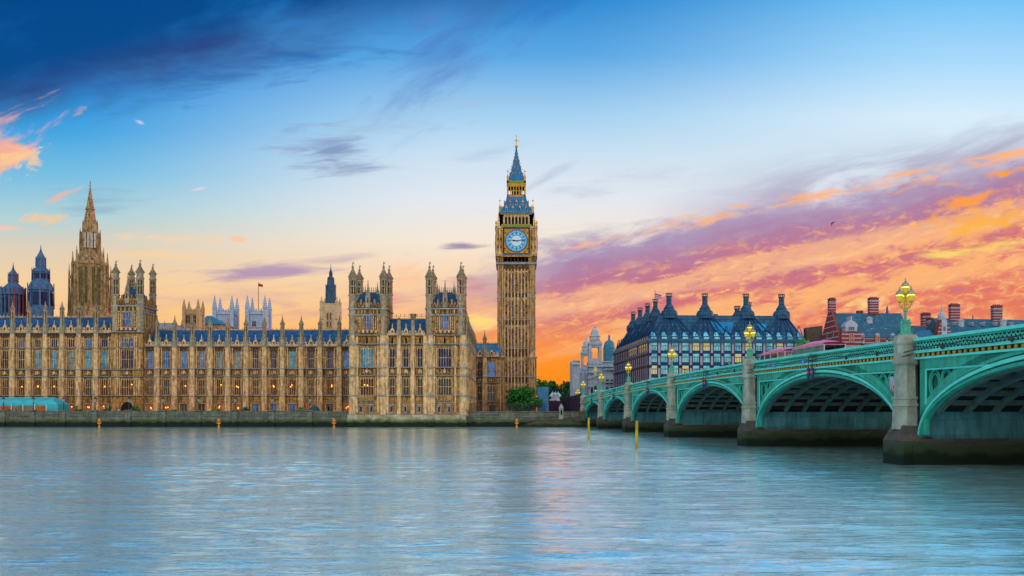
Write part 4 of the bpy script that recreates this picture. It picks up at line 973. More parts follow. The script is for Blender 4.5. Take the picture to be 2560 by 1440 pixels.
# two metal ventilation towers
ventm = mk('blue_painted_ironwork', (.06, .15, .30), (.03, .085, .19), .9, .5, .03, 4)
redm = mk('red_lit_ironwork', (.35, .06, .07), (.2, .05, .07), 1, .5)  # red light on the right-hand posts put into their colour
def vent(xc, lab, Y, prof, posts, pinn, lit):
    X0 = PX(xc, Y); q = Y / F; rt = thing('vent_tower', lab, 'tower', (X0, Y, 3.3))
    m_ = MB(); m_.lathe([(r * q, PZ(y, Y)) for r, y in prof[0]], 8, X0, Y); m_.box(X0 - prof[0][0][0] * q, X0 + prof[0][0][0] * q, Y - 3, Y + 3, 3.3, PZ(prof[0][0][1], Y)); m_.build('louvred_body', ventm, rt)
    m_ = MB(); m_.lathe([(r * q, PZ(y, Y)) for r, y in prof[1]], 8, X0, Y); m_.build('cap', ventm, rt)
    m_ = MB()
    for r, z0, z1, n, th in posts:
        for k in range(n):
            a = pi / n + 2 * pi * k / n; m_.tube([(X0 + r * q * cos(a) / cos(pi / 8), Y + r * q * sin(a) / cos(pi / 8), PZ(z0, Y)), (X0 + r * q * cos(a) / cos(pi / 8), Y + r * q * sin(a) / cos(pi / 8), PZ(z1, Y))], [th, th * .6], 5, 1 if (lit and cos(a) > .1) else 0)
    m_.build('iron_posts', [ventm, redm], rt)
    m_ = MB()
    for r, z0, z1, hs in pinn:
        for k in range(8):
            a = pi / 8 + pi * k / 4
            for j in range(hs): 
                a2 = pi / 4 * k; u_ = (j - (hs - 1) / 2) * r * .62 / max(1, hs); px, py = X0 + (cos(a2) * r - sin(a2) * u_) * q, Y + (sin(a2) * r + cos(a2) * u_) * q
                m_.cbox(px, py, .5, .5, PZ(z0, Y), PZ(z1, Y))
    m_.build('opening', [glass_navy], rt)
vent(33, 'squat dark iron ventilation turret with reddish lit posts at the far left', 330.0,
     [[(26, 800), (26, 786), (22, 784), (22, 740), (27, 738), (27, 733)], [(27, 733), (24, 722), (16, 714), (10.5, 708), (9.5, 704), (9.5, 690), (11, 688), (8, 682), (4, 676), (2, 670), (.8, 662), (.3, 655)]],
     [(26, 790, 718, 16, .28), (10.5, 706, 682, 8, .16)], [(21, 782, 744, 2)], True)
vent(102, 'taller blue iron ventilation tower with stepped lantern left of the brown spire', 330.0,
     [[(27, 812), (27, 770), (25, 768), (25, 728), (27, 726), (27, 721)], [(27, 721), (24, 712), (19, 704), (17.5, 700), (17.5, 682), (19, 680), (17, 674), (11, 670), (10, 668), (10, 650), (11, 648), (7, 638), (3.2, 630), (1.2, 622), (.4, 612)]],
     [(27, 772, 708, 8, .3), (18.5, 704, 670, 8, .2), (10.6, 668, 642, 8, .15)], [(24.8, 764, 732, 3), (17.4, 697, 684, 2)], False)

# stone turret with slate lantern behind the low wing
Y = 330.0; q = Y / F; X0 = PX(827, Y); rt = thing('roof_turret', 'slim stone turret with tall slate lantern left of the twin towered pavilion', 'tower', (X0, Y, 3.3))
paleY = mk('cream_stone', (.62, .50, .32), (.5, .38, .22), .8, .85, .03, 3)
m_ = MB(); z = lambda y: PZ(y, Y)
m_.cbox(X0, Y, 40 * q, 40 * q, 3.3, z(764)); m_.cbox(X0, Y, 42 * q, 42 * q, z(779), z(776)); m_.cbox(X0, Y, 38 * q, 38 * q, z(764), z(761))
for sx in (-1, 1):
    for sy in (-1, 1): m_.lathe([(.62, z(800)), (.62, z(758)), (.7, z(756)), (.3, z(752)), (.05, z(742))], 8, X0 + sx * 19 * q, Y + sy * 19 * q)
    m_.tube([(X0 + sx * 21 * q, Y - 20 * q, z(777)), (X0 + sx * 25 * q, Y - 22 * q, z(776))], .22, 5)
for i in range(5): m_.cbox(X0 + (i - 2) * 6.5 * q, Y - 18.5 * q, .5, .4, z(764), z(760))
m_.build('stone_stage', paleY, rt)
redgl = mk('rust_louvre', (.28, .07, .05), (.18, .05, .04), 1, .6)
for ox in (-4, 4):
    for a, b in ((802, 783), (820, 805)): add_window(rt, X0 + ox * q, Y - 21.9 * q, z(a), .55, z(b) - z(a), 1, 0, redgl, paleY, True, 'louvred_opening')
m_ = MB(); m_.lathe([(r * q, z(y)) for r, y in ((13, 764), (12, 718), (12.5, 716), (9, 713), (8, 698), (8.5, 696), (5, 692), (4, 690))], 8, X0, Y)
m_.lathe([(r * q, z(y)) for r, y in ((4.2, 684), (3.5, 680), (1.5, 674), (.7, 668), (.3, 660))], 8, X0, Y)
for k in range(8): m_.tube([(X0 + 3.7 * q * cos(k * pi / 4), Y + 3.7 * q * sin(k * pi / 4), z(691)), (X0 + 3.7 * q * cos(k * pi / 4), Y + 3.7 * q * sin(k * pi / 4), z(683))], .1, 4)
for k in range(8):
    a = pi / 8 + k * pi / 4; m_.tube([(X0 + 12.6 * q * cos(a), Y + 12.6 * q * sin(a), z(720)), (X0 + 12.6 * q * cos(a), Y + 12.6 * q * sin(a), z(711))], .1, 4)
m_.build('slate_lantern', mk('lantern_slate', (.05, .12, .22), (.03, .08, .16), .8, .5, brick=(.8, .9, (.5, .55, .6), .05)), rt)

# church towers far behind
def church_tower(lab, xa, xb, Y, yb, yp, ytip, m, pinw, win, blue_side=None):
    X0, q = PX((xa + xb) / 2, Y), Y / F; wd = (xb - xa) * q; rt = thing('church_tower', lab, 'church tower', (X0, Y, 3.3)); z = lambda y: PZ(y, Y)
    b = MB(); w2 = wd * .40; yc = Y + wd / 2; X0 = PX((xa + xb) / 2, yc)
    b.cbox(X0, yc, w2 * 2, w2 * 2, 3.3, z(yp + 6)); b.cbox(X0, yc, wd * .9, wd * .9, z(yp + 15), z(yp + 13)); b.cbox(X0, yc, wd * .88, wd * .88, z(yb - 4), z(yb - 6))
    for sx in (-1, 1):
        for sy in (-1, 1): b.cbox(X0 + sx * w2, yc + sy * w2, wd * .17, wd * .17, 3.3, z(yp))
    for i in range(7):
        x = X0 - w2 + (i + .5) * 2 * w2 / 7
        b.cbox(x, yc - w2, w2 * .15, .4, z(yp + 7), z(yp + 1 if i % 2 else yp + 3))
        b.cbox(X0 + w2, yc - w2 + (i + .5) * 2 * w2 / 7, .4, w2 * .15, z(yp + 7), z(yp + 1 if i % 2 else yp + 3))
    for i in range(9): b.cbox(X0 - w2 + (i + .5) * 2 * w2 / 9, yc - w2, .14, .25, z(yb), z(yp + 16))
    b.build('tower_body', m, rt)
    for sx in (-1, 1):
        for sy in (-1, 1):
            p = MB(); r = wd * .085; px, py = X0 + sx * w2, yc + sy * w2
            P = []
            for i in range(6):
                t = i / 6; rr = r * 1.1 * (1 - t) + .05; P += [(rr, z(yp) + (z(ytip) - z(yp)) * t), (rr + r * .12, z(yp) + (z(ytip) - z(yp)) * (t + .05))]
            p.lathe(P + [(.03, z(ytip))], 6, px, py); p.build('pinnacle', m, rt)
    for (ox, a, bb, wwd, li) in win: add_window(rt, X0 + ox * q, yc - w2 - .32, z(a), wwd * q, z(bb) - z(a), li, 1, glass_dark, m, True, 'belfry_window')
    return rt
abbey = mk('pale_blue_grey_stone', (.40, .50, .68), (.30, .38, .54), .7, .8, .03, 2, streak=((.22, .30, .46), .5))
church_tower('tan square church tower with four thin pinnacles behind the low wing', 462, 506, 400.0, 820, 769, 747, mk('tan_stone', (.50, .36, .20), (.40, .28, .15), .7, .85), 1, [(-7.5, 808, 786, 10, 3), (7.5, 808, 786, 10, 3)])
church_tower('pale blue grey twin church tower without a flag', 538, 592, 520.0, 822, 770, 737, abbey, 1, [(-5, 816, 801, 10, 2)])
ft = church_tower('pale blue grey twin church tower flying a red flag', 619, 674, 520.0, 822, 770, 737, abbey, 1, [(-5, 816, 801, 10, 2)])
Y = 530.0; X0 = PX(646, Y)
fp = thing('flagpole', 'thin pole with small red flag on top of the pale church tower', 'flagpole', (X0, Y, PZ(772, Y)))
MB().tube([(X0, Y, PZ(775, Y)), (X0, Y, PZ(706, Y))], [.28, .16], 6).build('pole', greyst, fp)
def flag(parent, X0, Y, z0, z1, ln, mats, stripes=1):
    f = MB(); n = 10; T = []; Bt = []
    for i in range(n + 1):
        t = i / n; dz_ = -t * (z1 - z0) * .45; yv = Y + sin(t * 6) * ln * .08
        T.append((X0 + t * ln, yv, z1 + dz_)); Bt.append((X0 + t * ln, yv + .1, z0 + dz_ + (z1 - z0) * .3 * t))
    for s in range(stripes):
        a, b = s / stripes, (s + 1) / stripes
        A = [tuple(p + (q_ - p) * a for p, q_ in zip(u, v)) for u, v in zip(T, Bt)]; B2 = [tuple(p + (q_ - p) * b for p, q_ in zip(u, v)) for u, v in zip(T, Bt)]
        f.strip(A, B2, .03, s, 1)
    return f.build('flag', mats, parent)
flagred = mk('red_flag_cloth', (.55, .03, .02), (.4, .02, .02), .5, .8)
flag(fp, X0, Y, PZ(716, Y), PZ(708, Y), 2.6, [flagred])
# steep blue-green roof between the church towers
Y = 420.0; rt = thing('hall_building', 'hall with steep turquoise blue roof behind the tan church tower', 'building', (PX(530, Y), Y, 3.3))
cop = mk('turquoise_copper_roof', (.03, .22, .36), (.02, .16, .30), .6, .55, brick=(1.2, 20, (.5, .6, .7), .05))
MB().box(PX(505, Y), PX(552, Y), Y, Y + 20, 3.3, PZ(811, Y)).build('wall', greyst, rt)
r_ = MB(); r_.add([(PX(500, Y), Y - .6, PZ(809, Y)), (PX(556, Y), Y - .6, PZ(811, Y)), (PX(556, Y), Y + 20, PZ(811, Y)), (PX(500, Y), Y + 20, PZ(809, Y)), (PX(502, Y), Y + 8, PZ(785, Y)), (PX(514, Y), Y + 8, PZ(785, Y))],
       [(0, 1, 5, 4), (1, 2, 5), (2, 3, 4, 5), (3, 0, 4), (3, 2, 1, 0)]); r_.build('roof', cop, rt)
# grey roof with pinnacles right of the square tower
Y = 300.0; rt = thing('great_hall_roof', 'low grey hall roof with spiky pinnacles just right of the square palace tower', 'building', (PX(405, Y), Y, 3.3))
MB().box(PX(370, Y), PX(450, Y), Y, Y + 20, 3.3, PZ(822, Y)).build('wall', greyst, rt)
roof(rt, PX(366, Y), PX(455, Y), Y - .5, Y + 20, PZ(823, Y), PZ(800, Y), mk('grey_lead_roof', (.30, .28, .30), (.22, .2, .22), .5, .6), hip1=6.5)
for xq, yt in ((420, 787), (394, 798), (438, 796)):
    p = MB(); finial(p, PX(xq, Y), Y + 6, PZ(815, Y), PZ(yt, Y), .45); p.build('pinnacle', [greyst, gold, carved], rt)

# ------------------------------------------------------------------ bridge (local y runs along it away from the camera, local x to the right)
BA = math.atan(.0596)
br = thing('arch_bridge', 'long green painted iron arch bridge on stone piers reaching across the river', 'bridge', (30.4, 71.27, 0), rz=BA, world_space=False)
def bw_(x, t, z): return Vector((30.4, 71.27, 0)) + Matrix.Rotation(BA, 3, 'Z') @ Vector((x, t, z))
green = mk('bridge_green_paint', (.034, .45, .35), (.026, .37, .29), .7, .5, .01, 6, streak=((.04, .25, .16), .6), spec=.2, brick=(3.6, 40, (.55, .55, .5), .02), blot=((.10, .30, .16), 1.1, .62, .25))
green_d = mk('bridge_green_recess_shade', (.014, .14, .115), (.010, .09, .075), .8, .6)  # shade of the recesses put into a darker copy of the green
green_l = mk('bridge_light_green', (.10, .74, .68), (.07, .62, .56), .9, .45, .01, 6, spec=.45)  # lighter copy of the green, carries the coping's highlight in its colour
goldd = mk('gilded_dentil', (.62, .36, .03), (.40, .2, .02), 3, .5)
blackp = mk('black_recess', (.008, .012, .012), None, 1, .7)
granite = mk('grey_granite', (.33, .39, .34), (.20, .25, .225), .9, .8, .05, 4, streak=((.20, .15, .09), .5), blot=((.26, .15, .08), .5, .60, .5))
pierst = mk('wet_pier_stone', (.12, .11, .105), (.07, .066, .065), .6, .8, .12, 2, brick=(1.8, .6, (.55, .5, .5), .02), algae=(1.15, (.005, .014, .009), (.03, .055, .025)), streak=((.16, .09, .06), .3))
panelg = mk('grey_green_pier_lining', (.10, .33, .39), (.07, .25, .30), .4, .55, .01, 3, brick=(3.1, 1.15, (.4, .42, .45), .012), streak=((.03, .08, .09), .5))
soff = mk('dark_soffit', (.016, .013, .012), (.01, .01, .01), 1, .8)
ribm = mk('rib_grey_green_paint', (.085, .135, .14), (.06, .095, .10), 1, .6)
TT = [-34.9, 0, 38, 77.6, 115.6, 150.5, 182.4]
def zc(t): return 10.06 - .000115 * (t - 57.8) ** 2 + (0 if t > 0 else .00006 * t * t)
BWD = 26.0
def rng(a, b, st):
    n = max(2, int(round((b - a) / st))); return [a + (b - a) * i / n for i in range(n + 1)]
ts = rng(-36, 190, 2.0)
# roadway, pavements, copings
mb = MB(); mb.strip([(.9, t, zc(t) - 1.55) for t in ts], [(.9, t, zc(t) - 1.15) for t in ts], BWD - 1.0, 0); rd = mb.build('roadway', [asphalt], br, loc=(0, 0, 0))
mb = MB(); mb.strip([(.9, t, zc(t) - 1.1499) for t in ts], [(.9, t, zc(t) - 1.02) for t in ts], 3.2, 0); mb.strip([(BWD - 3.3, t, zc(t) - 1.1499) for t in ts], [(BWD - 3.3, t, zc(t) - 1.02) for t in ts], 3.2, 0)
mb.build('footway', [paving], br, loc=(0, 0, 0))
for side in (0, 1):
    mb = MB(); X0 = .35 if side == 0 else BWD - .15; d_ = 1 if side == 0 else -1
    mb.strip([(X0 - .12 * d_, t, zc(t) - .22) for t in ts], [(X0 - .12 * d_, t, zc(t)) for t in ts], .62 * d_, 1)
    mb.strip([(X0 - .02 * d_, t, zc(t) - .36) for t in ts], [(X0 - .02 * d_, t, zc(t) - .2201) for t in ts], .46 * d_, 0)
    mb.strip([(X0 + .22 * d_, t, zc(t) - 1.0) for t in ts], [(X0 + .22 * d_, t, zc(t) - .36) for t in ts], .12 * d_, 2)
    mb.strip([(X0 - .02 * d_, t, zc(t) - 1.16) for t in ts], [(X0 - .02 * d_, t, zc(t) - .95) for t in ts], .46 * d_, 1)
    if side == 0:                                                     # pierced lattice of pointed tracery
        t = -36.0
        while t < 188:
            z = zc(t); st = .46
            mb.tube([(X0 + .14, t, z - .96), (X0 + .14, t + st / 2, z - .5), (X0 + .14, t + st, z - .96)], .045, 4, 1)
            mb.tube([(X0 + .14, t, z - .37), (X0 + .14, t + st / 2, z - .72), (X0 + .14, t + st, z - .37)], .04, 4, 1)
            t += st
    mb.build('parapet', [green, green_l, green_d], br, loc=(0, 0, 0))
mb = MB()
mb.strip([(.30, t, zc(t) - 1.62) for t in ts], [(.30, t, zc(t) - 1.46) for t in ts], .5, 0)
mb.strip([(.50, t, zc(t) - 1.47) for t in ts], [(.50, t, zc(t) - 1.15) for t in ts], .3, 2)
t = -36.0
while t < 186:
    mb.box(.42, .5, t, t + .30, zc(t) - 1.42, zc(t) - 1.2, 1); t += .72
mb.build('dentil_course', [green_l, goldd, blackp], br, loc=(0, 0, 0))
mb = MB()
mb.tube([(.28, t, zc(t) - .62 - .12 * abs(sin(t * .42)) - .05 * sin(t * 1.7)) for t in rng(-36, 186, .8)], .045, 5, 0)
mb.tube([(.26, t, zc(t) - .75 - .16 * abs(sin(t * .23 + 1)) - .05 * sin(t * 2.1)) for t in rng(-36, 186, .8)], .03, 5, 0)
cab = mb.build('festoon_cable', [iron], br, loc=(0, 0, 0))
blueb = mk('blue_bulb', (.05, .1, .5), None, 1, .3, emit=(.1, .2, .9), es=.5)
for t in (-22, -13.5, -5.2, 5.1, 11.2, 21.5, 30.1, 44.5, 52, 66.4, 84, 99, 121, 139):
    z = zc(t) - .78 - .1 * abs(sin(t)); o = MB().lathe([(.03, z + .2), (.08, z + .05), (.10, z - .06), (.07, z - .18), (.02, z - .2)], 8, .2, t).build('cable_floodlight', blueb if int(t) % 3 == 0 else iron, cab, loc=(0, 0, 0))

# arches
HP = 1.5                                                              # half thickness of a pier
SPR = 2.0
def ell(a, b, tm, n=44, z0=SPR): return [(tm - a * cos(pi * i / n), z0 + b * sin(pi * i / n)) for i in range(n + 1)]
shieldm = mk('painted_shield', (.35, .45, .62), (.55, .10, .12), 3.2, .5, lo=.45, hi=.55)
for i in range(len(TT) - 1):
    ta, tb = TT[i] + HP, TT[i + 1] - HP; tm = (ta + tb) / 2; a = (tb - ta) / 2; b = zc(tm) - 2.38 - SPR; n = 48
    ar = MB()
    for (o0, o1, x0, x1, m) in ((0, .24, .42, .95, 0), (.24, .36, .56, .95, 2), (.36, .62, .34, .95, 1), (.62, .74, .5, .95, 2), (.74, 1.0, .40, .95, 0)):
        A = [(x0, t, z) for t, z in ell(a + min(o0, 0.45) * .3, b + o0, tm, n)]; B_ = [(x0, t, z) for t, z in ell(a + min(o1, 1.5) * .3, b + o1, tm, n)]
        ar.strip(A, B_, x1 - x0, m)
    E = ell(a + .3, b + 1.0, tm, n)
    top = lambda t: zc(t) - 1.6
    E = [(min(max(t, ta), tb), z) for t, z in E]
    ar.strip([(.80, t, min(z, top(t) - .02)) for t, z in E], [(.80, t, top(t)) for t, z in E], .2, 2)        # recessed back plate
    def skin(lo, hi): ar.strip([(.46, t, z) for t, z in lo], [(.46, t, z) for t, z in hi], .35, 0)
    skin([(t, min(z, top(t) - .03)) for t, z in E], [(t, min(z + .55, top(t) - .01)) for t, z in E])
    skin([(t, max(top(t) - .75, min(z, top(t) - .02))) for t, z in E], [(t, top(t)) for t, z in E])
    for s, te in ((1, ta), (-1, tb)):
        t2 = te + s * .8; lo_, hi_ = min(te, t2), max(te, t2)
        ar.box(.46, .8, lo_, hi_, SPR + .3, top(te) - .7, 0)
        ar.tube([(.44, te + s * .95, 4.6), (.44, te + s * .95, top(te) - .85), (.44, te + s * (a * .62), top(te + s * a * .62) - .82)], .07, 5, 1)
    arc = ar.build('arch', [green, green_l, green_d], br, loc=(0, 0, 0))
    for s, te in ((1, ta), (-1, tb)):                                  # rings of tracery in the spandrels
        tr = MB()
        def ring(tq, zq, rt_, rz_, th, x=.66):
            for rr in (1.0, .72): tr.tube([(x, tq + rt_ * rr * cos(k * pi / 10), zq + rz_ * rr * sin(k * pi / 10)) for k in range(21)], th * rr, 5, 0)
        z1 = top(te) - .85
        ring(te + s * 1.85, z1 - 1.05, .75, .98, .1); ring(te + s * 3.45, z1 - .66, .62, .62, .09); ring(te + s * 4.75, z1 - .5, .48, .46, .08); ring(te + s * 5.8, z1 - .4, .36, .36, .07); ring(te + s * 1.3, z1 - 2.55, .32, .5, .08)
        if s == 1: tr.lathe([(.02, z1 - 1.75), (.3, z1 - 1.5), (.44, z1 - .9), (.4, z1 - .35), (.02, z1 - .3)], 10, .66, te + s * 1.85, 1, sx=.35)
        tr.build('spandrel_tracery', [green, shieldm], arc, loc=(0, 0, 0))
    # underside, ribs and cross members
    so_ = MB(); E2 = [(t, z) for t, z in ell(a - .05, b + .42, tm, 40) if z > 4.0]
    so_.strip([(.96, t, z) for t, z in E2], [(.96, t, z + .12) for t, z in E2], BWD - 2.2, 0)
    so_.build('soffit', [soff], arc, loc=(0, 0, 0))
    for k in range(12):
        x = .98 + k * 2.15; rb = MB(); E3 = [(t, z) for t, z in ell(a - .04, b + .40, tm, 40) if z > 3.9]; E4 = [(t, z) for t, z in ell(a - .5, b - .12, tm, 40)]
        lo_ = [(t, z) for (t, z) in ell(a - .42, b - .10, tm, 40)]
        pr = [(p, q) for p, q in zip(ell(a - .04, b + .40, tm, 40), lo_) if p[1] > 3.9]
        rb.strip([(x, q[0], q[1]) for p, q in pr], [(x, p[0], p[1]) for p, q in pr], .3, 0)
        rb.strip([(x - .05, q[0], q[1] - .02) for p, q in pr], [(x - .05, q[0], q[1] + .10) for p, q in pr], .40, 0)
        rb.build('rib', [ribm], arc, loc=(0, 0, 0))
    cm = MB()
    for k in range(5, 36, 2):
        p = ell(a - .2, b + .15, tm, 40)[k]
        if p[1] > 4.2: cm.box(1.1, BWD - 1.2, p[0] - .09, p[0] + .09, p[1] - .2, p[1] + .2)
    cm.build('cross_member', [ribm], arc, loc=(0, 0, 0))

# piers
for i, t in enumerate(TT):
    p = MB(); hb = 1.7
    p.box(-.2, BWD + 1, t - HP - .35, t + HP + .35, -1.5, SPR - .02, 0)
    p.box(-.9, -.2, t - hb, t + hb, -1.5, 1.85, 0)
    p.add([(-.9, t - hb, 1.85), (1.5, t - hb, 1.85), (1.5, t + hb, 1.85), (-.9, t + hb, 1.85), (-.55, t - .95, 3.0), (1.15, t - .95, 3.0), (1.15, t + .95, 3.0), (-.55, t + .95, 3.0)],
          [(0, 1, 5, 4), (1, 2, 6, 5), (2, 3, 7, 6), (3, 0, 4, 7), (4, 5, 6, 7), (3, 2, 1, 0)], 0)
    pr_ = p.build('pier', [pierst], br, loc=(0, 0, 0))
    q = MB(); q.box(.95, BWD - 1.0, t - HP, t + HP, SPR - .1, 4.05, 0); q.box(.95, BWD - 1.0, t - HP + .5, t + HP - .5, 4.05, zc(t) - 2.0, 1)
    for k in range(8):
        x = 1.6 + k * 3.4
        for s in (-1, 1): q.box(x, x + .5, t + s * HP - .12, t + s * HP + .12, SPR - .25, SPR - .1, 0)
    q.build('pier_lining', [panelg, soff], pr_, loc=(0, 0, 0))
    q = MB(); Z = zc(t)
    q.lathe([(.98, 2.7), (.95, 3.1), (.91, 4.4), (1.01, 4.5), (1.01, 4.62), (.9, 4.72), (.9, 4.95), (.98, 5.02), (.96, 5.15), (.82, 5.25), (.75, Z - 2.1)], 8, .15, t)
    q.build('pier_shaft', [granite], pr_, loc=(0, 0, 0))
    q = MB(); q.lathe([(.75, Z - 2.1), (.96, Z - 1.9), (.98, Z - 1.72), (.87, Z - 1.6), (.85, Z - .5), (.94, Z - .38), (.94, Z - .22), (.87, Z - .12), (.85, Z + .05), (.66, Z + .3), (.64, Z + .32)], 8, .15, t)
    q.build('pier_cap', [granite], pr_, loc=(0, 0, 0))
    if i > 0:
        q = MB(); q.tube([(.2, t - 1.1, Z - 1.2), (-.35, t - .8, Z - 1.35), (-.62, t - .3, Z - 1.42), (-.62, t + .4, Z - 1.25), (-.3, t + .85, Z - 1.0), (.2, t + 1.1, Z - .9)], .04, 5); q.tube([(.2, t - 1.1, Z - .9), (-.35, t - .8, Z - 1.05), (-.62, t, Z - 1.2), (-.3, t + .85, Z - .85), (.2, t + 1.1, Z - .75)], .035, 5); q.build('pier_cable', [iron], pr_, loc=(0, 0, 0))
# the near bank carries the bridge on behind the camera; the far bank takes it over a stone abutment
ab = MB(); ab.box(.4, BWD - .4, 183.5, 330, 2.5, zc(184) - 1.55, 0); ab.build('abutment', [granite], br, loc=(0, 0, 0))
ab = MB(); tsr = rng(190, 330, 5); ab.strip([(.9, t, zc(190) - 1.549 - (t - 190) * .012) for t in tsr], [(.9, t, zc(190) - 1.15 - (t - 190) * .012) for t in tsr], BWD - 1.8, 0); ab.build('approach_road', [asphalt], br, loc=(0, 0, 0))

# lamps on the piers
lampgreen = mk('lamp_green_paint', (.05, .38, .26), (.03, .28, .2), 2, .45, spec=.5)
lampgold = mk('lamp_gilt_paint', (.62, .42, .05), (.35, .36, .06), 3.5, .45, metal=.2)
lampglass = mk('lamp_glass', (.45, .36, .02), (.30, .34, .02), 1.4, .15, emit=(.80, .56, .01), es=.34, det=2)
lamphot = mk('lamp_mantle', (1, .8, .3), None, 1, .4, emit=(1.0, .72, .16), es=1.6)
lampcap = mk('lamp_cap_glass', (.36, .32, .34), (.22, .24, .28), 3, .3, metal=.3)
def lantern(root, x, y, z):
    g_ = MB().lathe([(.14, 0), (.2, .06), (.31, .62), (.31, .66)], 8).build('lantern', lampglass, root, loc=(x, y, z))
    MB().lathe([(.05, .46), (.285, .48), (.302, .56), (.05, .6)], 8).build('mantle', lamphot, g_, loc=(0, 0, 0))
    MB().lathe([(.34, .64), (.36, .7), (.31, .8), (.2, .93), (.1, 1.0), (.07, 1.05)], 12).build('lantern_cap', lampcap, g_, loc=(0, 0, 0), smooth=True)
    f2 = MB(); f2.tube([(0, 0, .6), (0, 0, 1.06)], .04, 5).lathe([(.05, 1.03), (.1, 1.08), (.04, 1.14), (.07, 1.2), (.02, 1.4)], 8)
    for k in range(8):
        a = pi / 8 + k * pi / 4; f2.tube([(.155 * cos(a), .155 * sin(a), 0), (.335 * cos(a), .335 * sin(a), .65)], .014, 4)
    f2.lathe([(.345, .63), (.36, .66), (.345, .69)], 8); f2.tube([(0, 0, 0), (0, 0, .64)], .03, 5); f2.lathe([(.05, -.16), (.17, -.04), (.16, .02)], 8); f2.build('lantern_frame', lampgold, g_, loc=(0, 0, 0))
def bridge_lamp():
    rt = thing('bridge_lamp', 'x', 'street lamp', (0, 0, 0), group='triple lanterns along the bridge', world_space=False)
    b = MB(); b.lathe([(.62, 0), (.62, .12), (.42, .2), (.42, 1.0), (.5, 1.08), (.34, 1.16), (.2, 1.3)], 8)
    for k in range(4):
        a = pi / 4 + k * pi / 2; b.lathe([(.17, .1), (.13, .18), (.13, .95), (.18, 1.02), (.18, 1.1), (.08, 1.2), (.1, 1.3), (.02, 1.42)], 8, .42 * cos(a), .42 * sin(a))
    b.build('pedestal', lampgreen, rt, loc=(0, 0, 0))
    MB().lathe([(.2, 1.25), (.13, 1.45), (.12, 2.05), (.2, 2.12), (.2, 2.2), (.1, 2.26)], 10).build('column', lampgreen, rt, loc=(0, 0, 0))
    for k in range(3):
        a = pi / 2 + k * 2 * pi / 3
        c_, s_ = cos(a), sin(a)
        m_ = MB().tube([(0, 0, 2.15), (.18 * c_, .18 * s_, 2.32), (.42 * c_, .42 * s_, 2.48), (.54 * c_, .54 * s_, 2.66), (.54 * c_, .54 * s_, 2.84)], [.09, .08, .065, .06, .08], 6)
        m_.tube([(.1 * c_, .1 * s_, 2.75), (.3 * c_, .3 * s_, 2.62), (.34 * c_, .34 * s_, 2.46)], .035, 5)
        m_.build('bracket_arm', lampgold, rt, loc=(0, 0, 0)); lantern(rt, .54 * c_, .54 * s_, 2.98)
    MB().lathe([(.13, 2.2), (.09, 2.6), (.12, 2.8), (.06, 3.2), (.1, 3.5), (.13, 3.6)], 8).build('upper_stem', lampgold, rt, loc=(0, 0, 0)); lantern(rt, 0, 0, 3.72)
    return rt
lp0 = bridge_lamp()
lamp_lab = {0: None, 1: 'largest and nearest green and gold triple lantern, on the thick granite pier at right', 2: 'green and gold triple lantern just left of the pink roofed buses', 3: 'triple lantern standing before the front of the dark chimneyed building',
            4: 'triple lantern standing before the dark building\'s long shaded side', 5: 'small triple lantern on the pier in front of the pale domed building', 6: 'smallest bridge lantern, on the last pier before the far bank'}
first = True
for i, t in enumerate(TT):
    if i == 0: continue
    o = lp0 if first else copy_tree(lp0); first = False
    v = bw_(.08, t, zc(t) + .32); o.location = v; o.rotation_euler.z = -math.atan2(v.x, v.y); o['label'] = lamp_lab[i]
    o.scale = (.87, .87, .87)
o = copy_tree(lp0); o.location = bw_(0, 193, 6.6); o['label'] = 'triple lantern on the far bank approach beyond the last pier, by the purple fence'
o = copy_tree(lp0); o.location = bw_(BWD, 20, zc(20) - .9); o['label'] = 'lantern tip peeping over the parapet in front of the red brick building at right'; o.scale = (.87,) * 3
# paired signal lights hanging at mid span
redl = mk('red_signal_lens', (.5, .05, .02), None, 1, .3, emit=(1.0, .10, .03), es=.25)
bluebody = mk('dark_blue_casing', (.02, .05, .16), None, 1, .5)
first = None
labs = ['pair of hanging red signal lamps over the arch nearest the camera but one', 'pair of hanging red signal lamps over the middle arch of the bridge', 'tiny pair of signal lamps over the arch left of the tall middle pier', 'tiny hanging signal lamp pair over the second smallest arch', 'tiniest hanging signal lamp pair, over the arch at the bank']
for k, i in enumerate(range(1, 6)):
    t = (TT[i] + TT[i + 1]) / 2; z = zc(t)
    if first is None:
        rt = thing('signal_lamp', labs[0], 'signal lamp', bw_(0, t, z), group='signal lamps hung at mid span', rz=BA, world_space=False)
        MB().box(-.02, .3, -.8, .8, -.5, -.38).tube([(0, -.5, -.4), (0, -.5, -1.6)], .035, 5).tube([(0, .5, -.4), (0, .5, -1.6)], .035, 5).tube([(0, -.5, -.4), (0, 0, -.15), (0, .5, -.4)], .03, 5).build('hanger', iron, rt, loc=(0, 0, 0))
        for s in (-.5, .5):
            MB().lathe([(.05, -2.6), (.15, -2.4), (.2, -2.0), (.17, -1.6), (.08, -1.5)], 10, 0, s).build('casing', bluebody, rt, loc=(0, 0, 0))
            MB().lathe([(.02, -2.1), (.1, -2.03), (.1, -1.9), (.02, -1.83)], 8, -.16, s - .1).build('lens', redl, rt, loc=(0, 0, 0))
        first = rt
    else:
        o = copy_tree(first); o.location = bw_(0, t, z); o['label'] = labs[k]

